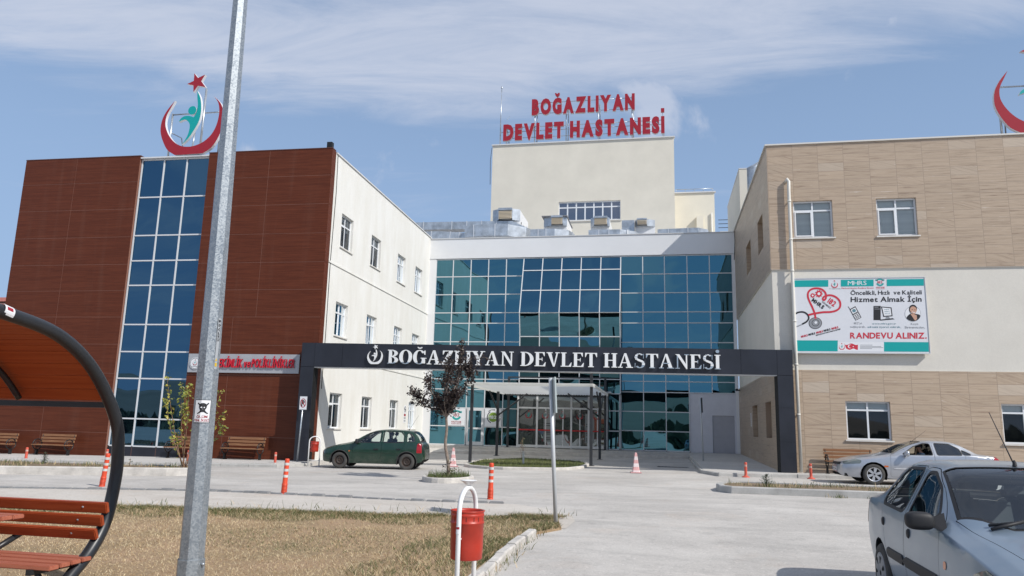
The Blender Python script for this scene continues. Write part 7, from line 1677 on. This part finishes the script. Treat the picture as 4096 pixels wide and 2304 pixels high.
# ---- silver saloon with its driver
SILV = dict(L=4.56, sill=.20, yw=.86, belt=.93, r=.315, ra=.385, tw=.20, track=.755, rim='alloy', axles=(.93, 3.63), wsz=.90, rsz=.95, bz=.62, cab=(1.5, 3.5), zmir=1.30,
    st=[(0.0, .34, .36, .56, .60, .30, .63), (.05, .26, .56, .60, .645, .44, .68), (.16, .23, .69, .645, .70, .54, .735), (.4, .21, .79, .71, .77, .62, .80), (.8, .20, .84, .79, .845, .67, .87), (1.25, .20, .855, .855, .91, .69, .935), (1.5, .20, .86, .89, .97, .69, .995), (1.8, .20, .86, .905, 1.13, .65, 1.16), (2.1, .20, .86, .915, 1.275, .60, 1.305), (2.4, .20, .86, .925, 1.345, .575, 1.385), (2.75, .20, .86, .935, 1.365, .565, 1.415), (3.1, .20, .855, .945, 1.35, .56, 1.405), (3.4, .21, .85, .955, 1.285, .575, 1.34), (3.7, .22, .835, .96, 1.135, .61, 1.185), (3.95, .23, .815, .96, 1.01, .64, 1.045), (4.2, .25, .785, .945, .985, .64, 1.01), (4.42, .28, .73, .91, .95, .60, .975), (4.52, .33, .66, .84, .87, .56, .89), (4.56, .42, .56, .72, .75, .48, .77)],
    side_glass=[[(1.78, .955), (2.62, .965), (2.60, 1.30), (2.42, 1.305), (2.12, 1.19)], [(2.76, .97), (3.44, .985), (3.40, 1.16), (3.16, 1.30), (2.74, 1.315)], [(3.48, .995), (3.70, 1.0), (3.60, 1.065), (3.46, 1.13)]], rad=.04, tinted=(1, 2), open=((0, -1),), rear_tint=M_cgd,
    ws=(1.52, 2.36, .66, .52), rs=(3.38, 3.90, .52, .58), fb=[(-.1, .15), (.54, .15), (.52, .52), (.30, .60), (-.1, .60)], rb=[(4.02, .15), (4.7, .15), (4.7, .62), (4.06, .62)],
    doors=[[(1.40, .26), (2.64, .26), (2.66, .95), (2.65, 1.335), (2.40, 1.34), (2.05, 1.19), (1.42, .92)], [(2.675, .26), (3.22, .26), (3.40, .60), (3.52, .80), (3.52, 1.0), (3.30, 1.24), (3.12, 1.32), (2.675, 1.335)]], handles=[(2.50, .80), (3.38, .82)], hmat=None,
    bonnet=[(.16, -.2), (.16, .46), (1.42, .69), (1.42, -.2)], boot=[(3.96, -.2), (3.96, .60), (4.45, .56), (4.45, -.2)], bootz=.9, headlight=[(.10, .60), (.56, .64), (.60, .73), (.48, .78), (.10, .68)], taillight=[(4.28, .78), (4.53, .74), (4.50, .93), (4.36, .96)], indicator=[(1.22, .55), (1.34, .55), (1.34, .60), (1.22, .60)], grille=[(-.5, .58), (.5, .58), (.5, .66), (-.5, .66)], mirror=(1.86, .98), mw=.17, plate='34 KL 764', plate_f=(-.015, .44), plate_r=(4.55, .60), ant=((2.28, 0, 1.34), (2.75, 0, 1.72)), paint=paint('silver_paint', (.42, .44, .48), (.34, .32, .30), .18, .28, .55, .7, .45), strip=[(1.46, 2.62, .50, .545, None)])
SILV['strip'] = [(1.48, 2.6, .50, .535, mat('bright_strip', (.6, .61, .63), .3, .3)), (2.7, 3.2, .50, .535, MATS['bright_strip'])]; SILV['hmat'] = SILV['paint']; SILV['mmat'] = SILV['paint']
s_, sS = car('silver_saloon', 'clean silver saloon with six spoke alloys parked before the travertine wing, driver inside', SILV)
SH, SF = R(180 + 1.0), (5.42, 25.95); set_car(s_, SF, SH, 1.0); s_.scale = (1, 1, .965)
mb = MB()
for sd in (1, -1):
    y = sS.ysurf(.12, .40) ; mb.add([(.17 + .05 * math.cos(k * PI / 5), sd * (sS.ysurf(.2, .36) - .012), .36 + .035 * math.sin(k * PI / 5)) for k in range(10)], [tuple(range(10))])
mb.build('fog_lamp', M_rub, s_)
# ---- near grey-blue saloon, nose towards the viewer
NEARP = paint('dusty_blue_grey_paint', (.20, .265, .335), (.38, .41, .44), .55, .34, .45, .5, .75)
NEAR = dict(L=4.15, sill=.20, yw=.815, belt=.93, r=.285, ra=.34, tw=.175, track=.72, rim='cap', axles=(.77, 3.24), wsz=.90, rsz=.93, bz=.66, cab=(1.2, 3.2), zmir=1.28,
    st=[(0.0, .32, .42, .52, .56, .36, .58), (.05, .25, .58, .60, .64, .48, .66), (.15, .22, .69, .665, .71, .56, .735), (.4, .21, .765, .745, .80, .62, .825), (.8, .20, .80, .83, .885, .64, .905), (1.12, .20, .812, .885, .925, .66, .975), (1.35, .20, .815, .905, .985, .66, 1.105), (1.6, .20, .815, .915, 1.13, .625, 1.25), (1.85, .20, .815, .92, 1.275, .585, 1.36), (2.1, .20, .815, .925, 1.35, .555, 1.405), (2.5, .20, .815, .935, 1.375, .55, 1.425), (2.85, .20, .812, .95, 1.362, .545, 1.415), (3.1, .20, .81, .96, 1.315, .55, 1.37), (3.4, .215, .80, .97, 1.155, .585, 1.205), (3.6, .225, .79, .975, 1.045, .62, 1.085), (3.8, .235, .77, .965, 1.015, .62, 1.05), (4.0, .26, .735, .93, .975, .60, 1.005), (4.1, .31, .68, .86, .90, .56, .92), (4.15, .38, .58, .74, .77, .5, .79)],
    side_glass=[[(1.55, .945), (2.26, .955), (2.26, 1.30), (2.10, 1.305), (1.82, 1.20)], [(2.42, .965), (3.10, .985), (3.17, 1.06), (3.06, 1.21), (2.90, 1.31), (2.40, 1.325)]], rad=.05, srim=.028,
    ws=(1.14, 1.92, .63, .515), wsp=[(1.14, -.3), (1.14, .36), (1.37, .635), (1.99, .535), (1.92, -.3)], rs=(3.08, 3.52, .52, .58), fb=[(-.1, .15), (.44, .15), (.42, .50), (-.1, .56)], rb=[(3.62, .15), (4.3, .15), (4.3, .56), (3.66, .56)],
    doors=[[(1.34, .26), (2.30, .26), (2.335, .92), (2.335, 1.355), (2.08, 1.35), (1.74, 1.20), (1.40, .93)], [(2.345, .26), (2.86, .26), (2.98, .55), (3.18, .82), (3.21, 1.05), (3.09, 1.24), (2.92, 1.35), (2.345, 1.36)]], handles=[(2.18, .79), (3.05, .80)], hs='disc',
    bonnet=[(.16, -.2), (.16, .48), (1.365, .668), (1.365, -.2)], bonx=1.4, boot=[(3.58, -.2), (3.58, .58), (4.03, .55), (4.03, -.2)], bootz=.9, headlight=[(.06, .50), (.52, .54), (.74, .70), (.56, .765), (.10, .66)], taillight=[(3.94, .70), (4.12, .68), (4.10, .90), (3.98, .93)], indicator=[(1.20, .65), (1.265, .65), (1.265, .71), (1.20, .71)], mirror=(1.43, .97), mw=.175, mh=.068, plate='06 RT 318', plate_f=(-.01, .40), plate_r=(4.14, .66), ant=((2.0, 0, 1.395), (2.45, .0, 1.85)), paint=NEARP, bump=NEARP, strip=[(1.36, 2.335, .49, .585, M_rub), (2.345, 2.92, .49, .585, M_rub)], wipers=((.10, -.52, .02, .10), (.52, -.02, .02, .09)))
n_, nS = car('grey_blue_saloon', 'dusty grey blue saloon with black mirror, nearest car, cut by the right edge', NEAR)
for sd in (1, -1):
    mb = MB(); A = [(2.88 - .05 * k, 1.30 - .0 - .32 * (1 - k)) for k in (0, 1)]; V = []
    for u, z in ((2.91, .975), (2.875, 1.09), (2.84, 1.20), (2.81, 1.315)): y = nS.ysurf(u, z) + .003; V += [(u - .014, sd * y, z), (u + .014, sd * y, z)]
    mb.add(V, [(i * 2, i * 2 + 1, i * 2 + 3, i * 2 + 2) for i in range(3)]); mb.build('window_bar', M_rub, n_)
set_car(n_, (3.05, 5.5), R(-91.8), 1.076, -.02)
# ---- the driver
def driver():
    """seated person: one skinned body, hair and shirt as children"""
    me = bpy.data.meshes.new('body'); J = {}; V = []; E = []; RD = []
    def j(n, p, r, par=None):
        J[n] = len(V); V.append(p); RD.append(r)
        if par: E.append((J[par], J[n]))
    # car space: x back, y with the driver on the left, y < 0, z up
    j('pelvis', (2.42, -.36, .52), .15); j('waist', (2.45, -.36, .66), .135, 'pelvis'); j('chest', (2.46, -.36, .86), .15, 'waist'); j('neck0', (2.45, -.36, 1.0), .075, 'chest'); j('neck', (2.42, -.36, 1.06), .052, 'neck0'); j('jaw', (2.385, -.36, 1.115), .066, 'neck'); j('skull', (2.39, -.36, 1.20), .088, 'jaw'); j('crown', (2.40, -.36, 1.245), .06, 'skull')
    for s, n in ((1, 'l'), (-1, 'r')):
        j('sh' + n, (2.45, -.36 + s * .17, .95), .065, 'chest'); j('el' + n, (2.22, -.36 + s * .23, .80), .045, 'sh' + n); j('wr' + n, (2.0, -.36 + s * .15, .95), .03, 'el' + n); j('hd' + n, (1.95, -.36 + s * .14, .985), .036, 'wr' + n)
        for q in range(4): j('f%d%s' % (q, n), (1.90, -.36 + s * (.15 - .02 * q), 1.0 + .012 * q), .010, 'hd' + n)
        j('th' + n, (1.96, -.36 + s * .11, 1.02), .011, 'hd' + n)
        j('hip' + n, (2.32, -.36 + s * .1, .50), .095, 'pelvis'); j('kn' + n, (1.95, -.36 + s * .13, .58), .065, 'hip' + n); j('an' + n, (1.75, -.36 + s * .12, .30), .045, 'kn' + n)
    me.from_pydata(V, E, []); ob = bpy.data.objects.new('person', me); COL.objects.link(ob)
    md = ob.modifiers.new('s', 'SKIN'); me.skin_vertices[0].data
    for i, r in enumerate(RD): me.skin_vertices[0].data[i].radius = (r, r)
    me.skin_vertices[0].data[0].use_root = True; sub = ob.modifiers.new('u', 'SUBSURF'); sub.levels = sub.render_levels = 2
    dg = bpy.context.evaluated_depsgraph_get(); m2 = bpy.data.meshes.new_from_object(ob.evaluated_get(dg)); bpy.data.objects.remove(ob)
    skin = mat('skin', (.36, .19, .12), .55); shirt = mat('blue_grey_shirt', (.12, .17, .22), .85, var=.1); trou = mat('dark_trousers', (.02, .02, .025), .85)
    for m_ in (skin, shirt, trou): m2.materials.append(m_)
    for p in m2.polygons:
        c = p.center; p.use_smooth = True; p.material_index = 2 if c.z < .64 and c.x < 2.6 else 1 if (c.z < 1.02 and c.x > 2.26) else 0
    o = bpy.data.objects.new('person', m2); COL.objects.link(o); tag(o, 'driver with dark hair and blue grey shirt sitting behind the wheel of the silver saloon', 'person')
    mb = MB(); mb.add(*ell((2.405, -.36, 1.225), (.098, .092, .092)), 0, True); mb.v = [v for v in mb.v]; mb.build('hair', mat('dark_hair', (.012, .009, .008), .7), o)
    mb = MB(); mb.add([(2.30, -.36, 1.165), (2.275, -.36, 1.135), (2.30, -.375, 1.13), (2.30, -.345, 1.13)], [(0, 1, 2), (0, 3, 1), (1, 3, 2)]); mb.build('nose', skin, o)
    mb = MB()
    for s in (-1, 1): mb.add(*ell((2.306, -.36 + s * .032, 1.178), (.008, .013, .008)), 0, True)
    mb.add(*ell((2.312, -.36, 1.105), (.008, .024, .006)), 0, True); mb.build('eyes_and_mouth', mat('eye_dark', (.03, .012, .01), .4), o)
    mb = MB()
    for s in (-1, 1): mb.add(*ell((2.40, -.36 + s * .09, 1.165), (.02, .01, .03)), 0, True)
    mb.build('ears', skin, o); return o
d_ = driver(); d_.location = s_.location; d_.rotation_euler = s_.rotation_euler; d_.scale = s_.scale
